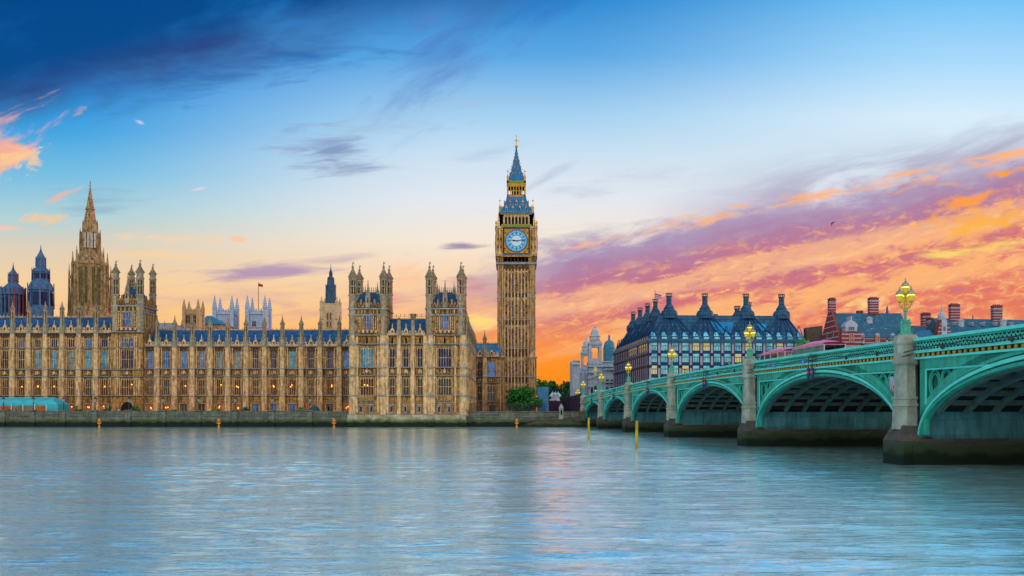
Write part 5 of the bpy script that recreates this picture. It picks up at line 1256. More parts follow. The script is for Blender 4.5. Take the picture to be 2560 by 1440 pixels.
# ------------------------------------------------------------------ river walls
wallm = mk('river_wall_stone', (.20, .215, .18), (.12, .13, .10), .5, .85, .06, 2.2, brick=(2.2, .5, (.5, .5, .45), .03), algae=(1.5, (.007, .014, .010), (.07, .085, .035)), blot=((.34, .30, .08), .3, .60, .6), streak=((.08, .09, .07), .6))
ter = MB(); xa, xb = -190, PX(868, 250)
ter.box(xa, xb, 250, 251.2, -1, 2.9); ter.box(xa, xb, 249.75, 251.2, 2.9, 3.15); ter.box(xa, xb, 250.1, 250.8, 3.15, 4.15); ter.box(xa, xb, 249.95, 250.95, 4.15, 4.34); ter.box(xa, xb, 249.7, 251.2, 1.6, 1.85)
posts = [PX(x, 250) for x in (-70, 6, 81, 157, 236, 320, 407, 495.5, 586.7, 679, 774)]
for x in posts: ter.box(x - .75, x + .75, 249.6, 250.1, -1, 4.1); ter.box(x - .85, x + .85, 249.5, 251, 4.34, 4.6)
for i in range(180):
    x = xa + (xb - xa) * (i + .5) / 180; ter.box(x - .18, x + .18, 250.02, 250.1, 3.25, 4.1)
tag(ter.build('terrace_wall', wallm), 'long stone river wall below the terrace with dark green weed at the waterline', 'river wall')
te = MB(); te.box(xa, xb, 251.2, 262, 3.2, 3.36); tag(te.build('terrace', paving), None, None, kind='structure')
gw = MB(); xa2, xb2 = PX(1165.5, 250), PX(1462, 253)
gw.box(xa2, xb2, 251, 252.2, -1, 2.6); gw.box(xa2, xb2, 250.8, 252.2, 2.6, 2.85); gw.box(xa2, xb2, 251.1, 252.1, 2.85, 4.0); gw.box(xa2, xb2, 250.9, 252.2, 4.0, 4.2)
tag(gw.build('embankment_wall', wallm), 'lower grey embankment wall between the pavilion and the bridge', 'river wall')
fs = MB(); pts = []
for i in range(25):
    x = PX(1290, 250) + i * (PX(1475, 250) - PX(1290, 250)) / 24; h = min(1, i / 9) * min(1, (26 - i) / 8)
    for j, (yv, zv) in enumerate(((251.2, 2.2 * h), (249.5, 1.5 * h), (247, .6 * h - .1), (245, -.5))):
        pts.append((x, yv + noise.noise((x * .3, j, 0)) * .8, zv + noise.noise((x * .4, j * 2.1, 3)) * .35 * h))
fs.add(pts, [(i * 4 + j, i * 4 + j + 1, (i + 1) * 4 + j + 1, (i + 1) * 4 + j) for i in range(24) for j in range(3)])
tag(fs.build('foreshore', earth, smooth=False), None, None, kind='structure')

# ------------------------------------------------------------------ dark chimneyed office building beyond the bridge
bronze = mk('dark_bronze_cladding', (.012, .065, .19), (.008, .04, .12), .8, .5, .02, 4, spec=.12)
bronze_roof = mk('bronze_roof_sheets', (.030, .125, .24), (.018, .075, .16), .7, .5, .02, 4, brick=(1.9, 1.25, (.28, .30, .34), .11), spec=.2)
pinkst = mk('pale_pink_pier_stone', (.42, .35, .43), (.34, .28, .36), 1.0, .8, .02, 4)
pglass = mk('office_window_glass', (.19, .58, .70), (.08, .28, .42), .35, .12, metal=.75, det=2)
pglit = mk('lit_office_glass', (.25, .45, .35), (.5, .4, .06), .35, .2, emit=(.95, .62, .08), es=.3, det=2)
pgdark = mk('dim_office_glass', (.05, .14, .20), (.02, .06, .10), .5, .15, metal=.6, det=2)
ph = thing('office_building', 'dark bronze office building with tall round chimneys and rows of blue windows', 'office building', (43, 290, 3.3), rz=BA, world_space=False)
zl = lambda y: PZ(y, 290) - 3.3
Wd, Dp, NB = 50.6, 63.0, 15; st = Wd / NB; ZE = zl(855); rows = [(zl(905), zl(884)), (zl(935), zl(914)), (zl(965), zl(944)), (zl(876), zl(857))]; rows.sort()
b = MB(); b.box(0.3, Wd - .3, .35, Dp - .3, 0, ZE - .05, 0); b.build('core', bronze, ph, loc=(0, 0, 0))
for side in (0, 1):
    nb_ = NB if side == 0 else 18; s_ = (Wd if side == 0 else Dp) / nb_
    M2 = (lambda u, v, z: (u, v, z)) if side == 0 else (lambda u, v, z: (v, u, z))
    p = MB()
    for i in range(nb_ + 1):
        u = min(max(i * s_, .5), (Wd if side == 0 else Dp) - .5)
        A, B_ = M2(u - .34, -.35, 0), M2(u + .34, .35, ZE - .1)
        p.box(min(A[0], B_[0]), max(A[0], B_[0]), min(A[1], B_[1]), max(A[1], B_[1]), 0, ZE - .1, 0)
        for z in (zl(886), zl(916)):
            c_ = M2(u, -.4, 0); p.lathe([(.1, z - .5), (.5, z - .3), (.5, z + .3), (.1, z + .5)], 8, c_[0], c_[1], 1, sx=1 if side == 0 else .3, sy=.3 if side == 0 else 1)
    p.build('stone_pier', [pinkst, glass_navy], ph, loc=(0, 0, 0))
    for i in range(nb_):
        uc = (i + .5) * s_
        fr = MB(); hw_ = s_ / 2 - .36
        for (za, zb_) in rows:
            for uu in (-hw_, hw_): fr.box(uu - .3, uu + .3, -.30, .3, za - .9, zb_ + .3, 0)
            fr.box(-hw_, hw_, -.28, .3, za - .95, za - .1, 0); fr.box(-hw_, hw_, -.26, .3, za + (zb_ - za) * .56, za + (zb_ - za) * .64, 0)
        fr.box(-hw_, hw_, -.27, .3, rows[-1][1], ZE - .1, 0)
        for uu in (-.45, .45): 
            for (za, zb_) in rows: fr.box(uu - .04, uu + .04, -.22, .2, za, za + (zb_ - za) * .58, 0)
        me = fr.mesh('window_bay', [bronze]); loc = M2(uc, 0, 0)
        o = put('window_bay', me, ph, loc, 0 if side == 0 else -pi / 2)
        for k, (za, zb_) in enumerate(rows):
            r_ = R.random(); lit = side == 0 and ((i, k) in ((9, 2), (3, 1), (0, 1), (8, 2), (9, 3), (12, 3), (5, 3), (4, 3))) or (side == 1 and k == 3 and i < 9 and i != 4)
            gl = pglit if lit else (pglass if (side == 0 or r_ < .15) else pgdark)
            pm = MB().box(-hw_ + .3, hw_ - .3, -.16, -.1, za, zb_).mesh('pane', gl); put('pane', pm, o, (0, 0, 0))
# roof: flared eaves band with dormer glazing, then the steep hipped roof
ZB, ZRr = zl(838), zl(790) + .8
r = MB()
def loopz(o, z): return [(o, o, z), (Wd - o, o, z), (Wd - o, Dp - o, z), (o, Dp - o, z)]
vs = loopz(-.9, ZE - .2) + loopz(-.7, ZE + .35) + loopz(.7, ZB) + loopz(4.6, ZRr)
r.add(vs, [(4 * j + i, 4 * j + (i + 1) % 4, 4 * j + 4 + (i + 1) % 4, 4 * j + 4 + i) for j in range(3) for i in range(4)] + [(12, 13, 14, 15), (3, 2, 1, 0)])
r.build('roof', bronze_roof, ph, loc=(0, 0, 0))
for side in (0, 1):
    nb_ = NB if side == 0 else 18; s_ = (Wd if side == 0 else Dp) / nb_
    for i in range(nb_):
        uc = (i + .5) * s_; d = MB(); h0, h1 = ZE + .6, ZB - .4
        d.box(-1.0, 1.0, -.35, 1.2, h0, h1, 0); d.box(-.85, .85, -.42, -.35, h0 + .2, h1 - .1, 1)
        d.add([(-.95, .25, h1 + .25), (.95, .25, h1 + .25), (.6, .85, h1 + 1.5), (-.6, .85, h1 + 1.5)], [(0, 1, 2, 3)], 1); d.box(-1.1, 1.1, .1, 1.2, h1, h1 + .22, 0); d.tube([(-1.0, .3, h1 + .2), (-.1, 1.1, h1 + 3.6)], .13, 4, 0); d.tube([(1.0, .3, h1 + .2), (.1, 1.1, h1 + 3.6)], .13, 4, 0)
        o = put('dormer', d.mesh('dormer', [bronze, pglass if (side == 0) else pgdark]), ph, (uc, .25, 0) if side == 0 else (.25, uc, 0), 0 if side == 0 else -pi / 2)
# ribs sweeping from each chimney down to the eaves
rb = MB()
fc = [7.9, 19.6, 33.1, 44.8]
for cx in fc:
    for e in range(-3, 4):
        u = cx + e * 2.2
        if .3 < u < Wd - .3: rb.tube([(u, .75, ZB + .1), (cx + e * .5, 4.3, ZRr + .1)], .22, 4)
for cy in (9, 22.5, 36, 50):
    for e in range(-3, 4):
        u = cy + e * 2.2; rb.tube([(.75, u, ZB + .1), (4.3, cy + e * .5, ZRr + .1)], .22, 4)
rb.build('roof_rib', bronze, ph, loc=(0, 0, 0))
skm = mk('skylight_glass', (.05, .36, .62), (.03, .25, .5), .3, .12, metal=.7, brick=(.9, 30, (.2, .2, .25), .06))
def onroof(u, k): return (u, .7 + (4.6 - .7) * k - .06, ZB + (ZRr - ZB) * k + .16)
for P4 in ((22.3, .12, 26.8, 28.3, .66, 20.8), (36.6, .22, 37.6, 39.2, .58, 35)): MB().add([onroof(P4[0], P4[1]), onroof(P4[2], P4[1]), onroof(P4[3], P4[4]), onroof(P4[5], P4[4])], [(0, 1, 2, 3)]).build('skylight', skm, ph, loc=(0, 0, 0))
capm = mk('chimney_grille', (.30, .20, .18), (.2, .14, .13), 2, .5)
def chim(x, y, ztop, s=1.0, base=True):
    c = MB(); zt = ztop; z0 = ZRr - .4
    if base: c.lathe([(2.75 * s, z0 - .6), (2.75 * s, z0 + 1.0 * s), (2.45 * s, z0 + 1.7 * s), (1.75 * s, z0 + 2.3 * s), (1.75 * s, z0 + 2.8 * s), (1.5 * s, z0 + 3.0 * s), (1.0 * s, z0 + 3.9 * s)], 12, x, y, 0)
    c.lathe([(.96 * s, z0), (.86 * s, zt - 1.3 * s), (1.02 * s, zt - 1.15 * s), (1.02 * s, zt - .95 * s), (.8 * s, zt - .9 * s)], 12, x, y, 0)
    for k in range(8): c.tube([(x + .96 * s * cos(k * pi / 4 + .2), y + .96 * s * sin(k * pi / 4 + .2), zt - 1.0 * s), (x + .96 * s * cos(k * pi / 4 + .2), y + .96 * s * sin(k * pi / 4 + .2), zt - .1)], .14 * s, 4, 1)
    c.lathe([(1.08 * s, zt - .25), (1.12 * s, zt - .1), (1.12 * s, zt), (.9 * s, zt + .02)], 12, x, y, 1)
    c.build('chimney', [bronze_roof, capm], ph, loc=(0, 0, 0))
for cx in fc: chim(cx, 5.6, PZ(735, 298) - 3.3)
for cy in (14.5, 27, 40, 53): chim(5.4, cy, PZ(746, 304) - 3.3 - .1, .92)
chim(36.5, 26, PZ(765, 318) - 3.3, 1.0); chim(40.5, 26, PZ(755, 318) - 3.3, 1.0); chim(28, 24, PZ(786, 316) - 3.3, 1.0, False)
# flag pole
v = Vector((43, 290, 3.3)) + Matrix.Rotation(BA, 3, 'Z') @ Vector((2.2, 2.6, 0)); Yf = v.y
X0 = PX(1637.5, Yf); fp = thing('flagpole', 'thin pole with a union flag on the corner of the dark chimneyed building', 'flagpole', (X0, Yf, PZ(800, Yf)))
MB().tube([(X0, Yf, PZ(812, Yf)), (X0, Yf, PZ(726, Yf))], [.14, .07], 6).build('pole', iron, fp)
fw = mk('white_flag_cloth', (.6, .5, .6), None, 1, .8); fb_ = mk('blue_flag_cloth', (.12, .08, .35), None, 1, .8)
flag(fp, X0 + .1, Yf, PZ(745, Yf), PZ(733, Yf), 2.0, [fb_, flagred, fw, flagred, fw, fb_], 6)

# ------------------------------------------------------------------ pale domed government building
port = mk('pale_lilac_stone', (.46, .56, .66), (.34, .43, .53), .7, .8, .03, 2, streak=((.22, .28, .40), .55), blot=((.20, .27, .40), .4, .6, .6))
Y = 372.0; q = Y / F; z = lambda y: PZ(y, Y); x_ = lambda x: PX(x, Y)
gb = thing('government_building', 'pale stone government building with two cupola towers and a turquoise dome', 'building', (x_(1490), Y, 3.3))
b = MB()
b.box(x_(1430), x_(1450), Y, Y + 14, 3.3, z(903)); b.box(x_(1429), x_(1451), Y - .4, Y, z(912), z(909)); b.poly([(x_(1430), z(903)), (x_(1436), z(898)), (x_(1440), z(901)), (x_(1449), z(901)), (x_(1450), z(905))], Y, Y + 1)
b.box(x_(1447), x_(1545), Y + 3, Y + 30, 3.3, z(930)); b.box(x_(1475), x_(1545), Y + 1, Y + 3, 3.3, z(940))
for yv, pr in ((930, 1.0), (945, .8), (915, .6), (965, .6)): b.box(x_(1470), x_(1546), Y + 1 - pr, Y + 3.2, z(yv) - .3, z(yv) + .4)
b.box(x_(1500), x_(1545), Y + 2, Y + 26, z(930), z(903)); b.box(x_(1499), x_(1546), Y + 1.5, Y + 26, z(905), z(902))
b.box(x_(1508), x_(1545), Y - 6, Y + 1, 3.3, z(925)); b.box(x_(1506), x_(1546), Y - 7, Y + 1, z(927), z(923)); b.box(x_(1506), x_(1546), Y - 7, Y + 1, z(958), z(955))
b.poly([(x_(1478), z(940)), (x_(1500), z(932)), (x_(1500), z(938)), (x_(1478), z(946))], Y - .2, Y + 1)
for i in range(9): b.tube([(x_(1478 + i * 3.4), Y + .7, z(1000)), (x_(1478 + i * 3.4), Y + .7, z(947))], .35, 6)
b.build('wall', port, gb)
for i, xw in enumerate((1482, 1490, 1498, 1514, 1526, 1538)):
    for (ya, yb_) in ((962, 950), (982, 968)):
        add_window(gb, x_(xw), (Y + .7 if xw < 1505 else Y - 6.3), z(ya), 1.0, z(yb_) - z(ya), 2, 1, pgdark, port, False)
def cupola(xc, dy, s, ytop, yb):
    yc = Y + dy; X0 = PX(xc, yc); H = yb - ytop; zz_ = lambda f: z(yb - H * f); w0 = 17.5 * s * q
    c = MB(); c.cbox(X0, yc, w0 * 2, w0 * 2, 3.3, zz_(.0)); c.cbox(X0, yc, w0 * 2.15, w0 * 2.15, zz_(.0) - .8, zz_(.0) + .3)
    for sx in (-1, 1):
        for sy in (-1, 1):
            c.cbox(X0 + sx * w0 * .72, yc + sy * w0 * .72, w0 * .42, w0 * .42, zz_(0), zz_(.46)); c.lathe([(w0 * .2, zz_(.46)), (w0 * .24, zz_(.5)), (w0 * .05, zz_(.57))], 8, X0 + sx * w0 * .8, yc + sy * w0 * .8)
    for f0, f1 in ((.0, .1), (.4, .5)): c.cbox(X0, yc, w0 * 1.75, w0 * 1.75, zz_(f0), zz_(f1))
    c.cbox(X0, yc, w0 * 2.0, w0 * 2.0, zz_(.46), zz_(.49))
    c.lathe([(w0 * .80, zz_(.5)), (w0 * .78, zz_(.68)), (w0 * .86, zz_(.69)), (w0 * .84, zz_(.71)), (w0 * .6, zz_(.73)), (w0 * .58, zz_(.78)), (w0 * .5, zz_(.84)), (w0 * .32, zz_(.89)), (w0 * .1, zz_(.92)), (w0 * .14, zz_(.94)), (w0 * .03, zz_(1.0))], 12, X0, yc)
    for k in range(-1, 2):
        a = -pi / 2 + k * .8; c.lathe([(w0 * .02, zz_(.565)), (w0 * .16, zz_(.585)), (w0 * .16, zz_(.62)), (w0 * .02, zz_(.64))], 8, X0 + cos(a) * w0 * .78, yc + sin(a) * w0 * .78, 1)
    c.build('cupola', [port, mk('sunset_lit_opening', (.85, .40, .18), None, 1, .5)], gb)  # sunset glow in the openings is an orange base colour
    m_ = MB().box(X0 - w0 * .22, X0 + w0 * .22, yc - w0 * 1.03, yc - w0 * 1.0, zz_(-.38), zz_(-.12)); m_.build('tower_window', pglit, gb)
cupola(1487, 4, 1.0, 810, 905); cupola(1466, 22, .86, 832, 915)
d = MB(); yc = Y + 14; X0 = PX(1523, yc)
d.lathe([(15.5 * q, z(905)), (15.5 * q, z(866)), (16.5 * q, z(865)), (16.5 * q, z(863)), (14.6 * q, z(862)), (14.2 * q, z(857)), (12.2 * q, z(851)), (8.5 * q, z(846)), (3.5 * q, z(843.5)), (3.0 * q, z(843)), (2.4 * q, z(836)), (3 * q, z(835)), (2 * q, z(831)), (.2 * q, z(828))], 20, X0, yc)
d.build('dome', mk('turquoise_dome_lead', (.06, .28, .40), (.035, .18, .30), .8, .5, streak=((.03, .12, .2), .4)), gb, smooth=False)

# ------------------------------------------------------------------ red brick buildings with white bands
redb = mk('red_brick', (.27, .055, .055), (.19, .038, .042), 1.5, .85, .03, 6)
band = mk('white_stone_band', (.38, .41, .50), (.30, .33, .42), 1.2, .8)
slaten = mk('weathered_slate', (.035, .12, .20), (.02, .075, .14), 1.6, .6, .05, 5, blot=((.06, .18, .26), .6, .52))
def stack(parent, x, y, wx, wy, z0, z1, name='chimney_stack'):
    c = MB(); c.cbox(x, y, wx, wy, z0, z1, 0); n = int((z1 - z0) / .85)
    for i in range(1, n): c.cbox(x, y, wx + .06, wy + .06, z0 + i * .85, z0 + i * .85 + .22, 1)
    c.cbox(x, y, wx + .45, wy + .45, z1 - 1.25, z1 - 1.0, 1); c.cbox(x, y, wx + .25, wy + .25, z1 - .2, z1, 0)
    for i in range(4): c.lathe([(.18, z1), (.2, z1 + .35)], 6, x + (i - 1.5) * wx * .22, y, 0)
    c.build(name, [redb, band], parent)
def brick_hall(lab, X0, X1, Y, depth, z_base, z_eave, z_ridge, gx0, gx1, gz):
    """slate roofed hall with its left gable end turned a little to the river"""
    rt = thing('brick_building', lab, 'building', ((X0 + X1) / 2, Y, 3.3))
    b = MB(); b.box(X0, X1, Y, Y + depth, z_base, z_eave, 0)
    zq = z_base + 1.0
    while zq < z_eave: b.box(X0 - .03, X1 + .03, Y - .04, Y, zq, zq + .25, 1); zq += 1.3
    b.build('wall', [redb, band], rt); return rt
Y = 282.0; z = lambda y: PZ(y, Y); x_ = lambda x: PX(x, Y); q = Y / F
DPT = 15.0; YR = Y + DPT / 2; zr_ = PZ(783, YR)
n1_ = brick_hall('red and white banded brick building with steep slate roof right of the buses', x_(2098), x_(2275), Y, DPT, 3.3, z(842), z(783), 0, 0, 0)
r = MB(); r.add([(x_(2099), Y - .5, z(843)), (x_(2278), Y - .5, z(845)), (x_(2278), Y + DPT + .5, z(845)), (x_(2099), Y + DPT + .5, z(843)), (x_(2099), YR, zr_), (x_(2278), YR, zr_)],
       [(0, 1, 5, 4), (1, 2, 5), (2, 3, 4, 5), (3, 0, 4), (3, 2, 1, 0)]); r.build('roof', slaten, n1_)
gb_ = MB(); GX = x_(2099); gb_.polyx([(Y - .3, 3.3), (Y + DPT + .3, 3.3), (Y + DPT + .3, z(838)), (YR + 1.8, zr_), (YR + 1.2, zr_ + 1.2), (YR - 1.2, zr_ + 1.2), (YR - 1.8, zr_), (Y - .3, z(838))], GX - .5, GX + .3, 0)
zq = 6.0
while zq < zr_:
    k2 = max(0, (zq - z(838)) / (zr_ - z(838))); hw2 = (DPT / 2 + .3) * (1 - k2) + 1.8 * k2; gb_.box(GX - .58, GX - .5, YR - hw2, YR + hw2, zq, zq + .32, 1); zq += 1.75
for (yo, yw) in ((-3.0, 833), (2.6, 833)): gb_.box(GX - .62, GX - .5, YR + yo - .6, YR + yo + .6, z(yw) - 1, z(yw) + 1.2, 1); gb_.box(GX - .66, GX - .6, YR + yo - .42, YR + yo + .42, z(yw) - .8, z(yw) + 1, 2)
gb_.build('gable', [redb, band, pgdark], n1_)
zc2 = lambda y, Yv: PZ(y, Yv)
stack(n1_, PX(2079.5, YR), YR, 2.0, 1.7, zr_ - .5, PZ(747, YR)); stack(n1_, PX(2183, YR), YR, 2.8, 1.8, zr_ - .5, PZ(745, YR))
s_ = MB(); s_.lathe([(.95, z(806)), (.95, z(796)), (1.2, z(793)), (.3, z(788))], 12, x_(2188), Y + 4.6); s_.build('stone_turret', band, n1_)
MB().cbox(PX(2149, YR + 2), YR + 2, 1.8, 1.5, zr_ - .5, PZ(777, YR + 2)).build('chimney_stack', redb, n1_)
wg = MB(); xw = x_(2124)                                                  # stone wall dormer with curved gable
wg.box(xw - 2.9, xw + 2.9, Y - 1.4, Y + 3, 3.3, z(829), 0); zq = 6.0
while zq < z(831): wg.box(xw - 2.95, xw + 2.95, Y - 1.46, Y - 1.4, zq, zq + .3, 1); zq += 1.2
wg.box(xw - 1.75, xw + 1.75, Y - 1.5, Y + 3, z(829), z(818), 1)
wg.poly([(xw - 2.0, z(818)), (xw + 2.0, z(818)), (xw + 1.85, z(812)), (xw + 1.1, z(805)), (xw + .25, z(802)), (xw + .12, z(791)), (xw - .12, z(791)), (xw - .25, z(802)), (xw - 1.1, z(805)), (xw - 1.85, z(812))], Y - 1.5, Y + 2, 1)
wg.build('wall_dormer', [redb, band], n1_)
add_window(n1_, xw, Y - 1.76, z(827), 1.6, 1.0, 3, 0, pgdark, band, False); add_window(n1_, xw, Y - 1.7, z(856), 1.2, 2.4, 2, 1, glass_warm, band, False)
def dormer(rt, X, y0, zb, zt, wd, gl):
    d = MB(); d.box(X - wd / 2, X + wd / 2, y0, y0 + 3, zb, zt, 0); d.poly([(X - wd * .65, zt), (X + wd * .65, zt), (X, zt + wd * .5)], y0 - .15, y0 + 3, 0)
    d.box(X - wd * .38, X - wd * .06, y0 - .04, y0, zb + .2, zt - .15, 1); d.box(X + wd * .06, X + wd * .38, y0 - .04, y0, zb + .2, zt - .15, 1); d.build('dormer', [band, gl], rt)
for xx_, gl in ((2155, glass_warm), (2193, glass_warm), (2231, pgdark)): dormer(n1_, x_(xx_), Y - .4, z(856), z(838), 1.25, gl)
for xx_ in (2147, 2186, 2222): dormer(n1_, x_(xx_), Y + 2.2, z(829), z(821), .6, pgdark)
for xx_ in (2137, 2174, 2212): dormer(n1_, x_(xx_), Y + 5.6, z(804), z(799), .45, pgdark)
tw = MB(); X0 = x_(2248); tw.lathe([(1.9, 3.3), (1.9, z(835)), (2.3, z(834)), (.6, z(808)), (.15, z(800))], 12, x_(2262), Y - 1); tw.lathe([(1.15, z(800)), (1.1, z(783)), (.95, z(778)), (.4, z(774)), (.35, z(764)), (.1, z(756))], 10, X0, Y + 9); tw.build('corner_turret', [slaten], n1_)
# connecting range
n2_ = brick_hall('low slate roofed link between the two brick buildings, half hidden by the bridge', x_(2266), x_(2352), Y + 14, 10, 3.3, z(850), z(810), 0, 0, 0)
Y2 = Y + 14; zb2 = lambda y: PZ(y, Y2)
r = MB(); r.add([(PX(2262, Y2), Y2 - .5, zb2(858)), (PX(2360, Y2), Y2 - .5, zb2(858)), (PX(2360, Y2), Y2 + 12, zb2(858)), (PX(2262, Y2), Y2 + 12, zb2(858)), (PX(2266, Y2), Y2 + 6, zb2(809)), (PX(2355, Y2), Y2 + 6, zb2(811))],
       [(0, 1, 5, 4), (1, 2, 5), (2, 3, 4, 5), (3, 0, 4), (3, 2, 1, 0)]); r.build('roof', slaten, n2_)
stack(n2_, PX(2314, Y2 + 8), Y2 + 8, 2.6, 1.8, zb2(815), zb2(777)); stack(n2_, PX(2327, Y2), Y2, 2.3, 1.8, zb2(850), zb2(797))
gl_ = MB(); gl_.add([(PX(2290, Y), Y, z(850)), (PX(2345, Y), Y, z(850)), (PX(2342, Y), Y + 5, z(820)), (PX(2303, Y), Y + 5, z(828))], [(0, 1, 2, 3)]); 
gl_.box(PX(2290, Y), PX(2345, Y), Y, Y + 5, 3.3, z(850)); gl_.build('front_bay_roof', slate_pale, n2_)
n3_ = brick_hall('second brick building with long slate roof, twin banded chimneys and a pointed gable turret', x_(2364), x_(2720), Y, 16, 3.3, z(835), z(790), 0, 0, 0)
r = MB(); r.add([(x_(2362), Y - .5, z(842)), (x_(2725), Y - .5, z(846)), (x_(2725), Y + 18, z(846)), (x_(2362), Y + 18, z(842)), (x_(2366), Y + 9, z(788)), (x_(2725), Y + 9, z(795))],
       [(0, 1, 5, 4), (1, 2, 5), (2, 3, 4, 5), (3, 0, 4), (3, 2, 1, 0)]); r.build('roof', slaten, n3_)
g3 = MB(); P = [(x_(2340), 3.3), (x_(2372), 3.3), (x_(2372), z(832)), (x_(2363), z(800)), (x_(2348), z(800)), (x_(2340), z(832))]; g3.poly(P, Y - 1.2, Y + 1.5, 0)
zq = 8.0
while zq < z(803):
    t_ = max(0, (HZ - (z(832) - CH) / q - (HZ - (zq - CH) / q)) / 32) if zq > z(832) else 0
    g3.box(x_(2340 + 8 * min(1, t_)) - .04, x_(2372 - 9 * min(1, t_)) + .04, Y - 1.27, Y - 1.2, zq, zq + .3, 1); zq += 1.2
g3.box(x_(2349), x_(2362), Y - 1.5, Y, z(850), z(800), 1); g3.box(x_(2353), x_(2358), Y - 1.56, Y - 1.5, z(828), z(818), 2)
g3.lathe([(1.05, z(800)), (1.15, z(790)), (.95, z(786)), (.55, z(781)), (.25, z(779)), (.3, z(776)), (.18, z(773)), (.04, z(752))], 10, x_(2354.5), Y, 1); g3.build('gable', [redb, band, pgdark], n3_)
stack(n3_, x_(2418.5), Y + 8.4, 2.8, 1.8, z(800), z(753)); stack(n3_, x_(2527.5), Y + 8.4, 2.8, 1.8, z(803), z(756))
for xx_ in (2421, 2529): s_ = MB(); s_.lathe([(1.0, z(820)), (1.0, z(800)), (1.25, z(797)), (.3, z(793))], 12, x_(xx_ + 3), Y + 5.6); s_.build('stone_turret', band, n3_)
for xx_ in (2406, 2449, 2478, 2510, 2550): dormer(n3_, x_(xx_), Y + 4.2, z(810), z(804), .6, pgdark)
MB().tube([(x_(2469), Y + 9, z(795)), (x_(2469), Y + 9, z(780))], .14, 5).build('vent_pipe', iron, n3_)
# plain brown block
Y = 300.0; bb_ = thing('brown_block', 'plain windowless brown grey block between the dark building and the brick gable', 'building', (PX(2036, Y), Y, 3.3))
bm = MB(); bm.box(PX(2015, Y), PX(2049, Y), Y, Y + 2.5, 3.3, PZ(819, Y)); bm.add([(PX(2015, Y), Y, PZ(819.1, Y)), (PX(2056, Y), Y - .05, PZ(814, Y)), (PX(2056, Y), Y + 2.5, PZ(814, Y)), (PX(2015, Y), Y + 2.5, PZ(819.1, Y)), (PX(2015, Y), Y - .05, 3.3), (PX(2056, Y), Y - .05, 3.3)], [(0, 1, 2, 3), (0, 1, 5, 4)])
bm.box(PX(2046, Y), PX(2056, Y), Y + .02, Y + 2.5, 3.3, PZ(815.5, Y)); bm.build('wall', mk('brown_grey_render', (.16, .125, .10), (.12, .09, .075), 1.2, .9, .05, 3, brick=(.5, .5, (.7, .7, .7), .06)), bb_)

# ------------------------------------------------------------------ trees and shrubs
def leafm(n, a, b): return mk(n, a, b, .9, .7, spec=.2, lo=.4, hi=.6)
leaf_dark = leafm('dark_leaves', (.016, .12, .018), (.045, .22, .035)); leaf_mid = leafm('green_leaves', (.025, .13, .045), (.06, .20, .07)); leaf_bright = leafm('bright_leaves', (.05, .26, .02), (.10, .38, .04))
bark = mk('bark', (.07, .05, .035), (.04, .03, .02), 3, .9, .05, 5)
def tree(name, label, X, Y, zb, rx, rz, zcen, leaf, n=2600, ls=.42, group=None, seed=1, lobes=11, flat=.0, ry=None, cat='tree'):
    rr = random.Random(seed); rt = thing(name, label, cat, (X, Y, zb), group=group); ry = ry or rx
    L = []
    for i in range(lobes):
        a = rr.uniform(0, 2 * pi); e = rr.uniform(-.75, 1) ; k = rr.uniform(.35, .78)
        c_ = math.sqrt(max(0, 1 - e * e)); L.append((X + rx * k * c_ * cos(a), Y + ry * k * c_ * sin(a), zcen + rz * k * e, rr.uniform(.26, .46)))
    t = MB(); t.tube([(X, Y, zb - .2), (X + .1, Y, (zb + zcen) / 2), (X, Y, zcen + rz * .3)], [rx * .075, rx * .055, rx * .02], 7)
    for lx, ly, lz, lr in L[:7]: t.tube([(X, Y, zcen - rz * .55), ((X + lx) / 2, (Y + ly) / 2, (zcen - rz * .4 + lz) / 2 + .1), (lx, ly, lz)], [rx * .035, rx * .025, .03], 5)
    t.build('trunk', bark, rt)
    c = MB()
    for i in range(n):
        lx, ly, lz, lr = rr.choice(L); v = Vector((rr.gauss(0, 1), rr.gauss(0, 1), rr.gauss(0, 1))).normalized() * (rr.random() ** .4) * lr * 1.15
        p = Vector((lx + v.x * rx, ly + v.y * ry, lz + v.z * rz)); p.z = max(p.z, zb + .15)
        u = Vector((rr.gauss(0, 1), rr.gauss(0, 1), rr.gauss(0, .7))).normalized(); w_ = u.cross(Vector((rr.gauss(0, 1), rr.gauss(0, 1), rr.gauss(0, 1)))).normalized()
        s = ls * rr.uniform(.5, 1.2); c.add([p - u * s, p - w_ * s * .55, p + u * s, p + w_ * s * .55], [(0, 1, 2, 3)])
    c.build('crown', leaf, rt); return rt
Yt = 268.0
tree('round_tree', 'round dark green bushy tree at the foot of the clock tower', PX(1309, Yt), Yt, 3.3, 6.1, 4.5, 6.7, leaf_dark, 6500, .42, seed=3, lobes=16)
Yt = 345.0
tree('plane_tree', 'bright green tree leaning out beside the right edge of the clock tower', PX(1347, Yt), Yt, 4, 3.4, 4.6, 13.2, leaf_bright, 1500, .5, seed=5, lobes=8)
tree('plane_tree', 'dark leafy tree left of the pale domed building, nearest to it', PX(1432, 390), 390, 4, 6.2, 6.0, 12.6, leaf_mid, 2400, .6, 'street trees beyond the bridge end', 8)
tree('plane_tree', 'orange tinged green tree in the middle of the gap under the orange sky', PX(1402, 400), 400, 4, 6.0, 5.4, 12.0, leaf_mid, 2400, .6, 'street trees beyond the bridge end', 9)
tree('plane_tree', 'green street tree just right of the blue hoarding', PX(1372, 395), 395, 4, 5.2, 6.0, 13.0, leaf_mid, 2200, .6, 'street trees beyond the bridge end', 12)
Yt = 240.0
tree('plane_tree', 'bright green tree top behind the pink roofed buses', PX(2008, Yt + 30), Yt + 30, 3.3, 3.6, 5.2, 20.2, leaf_bright, 1700, .5, seed=15, lobes=9)
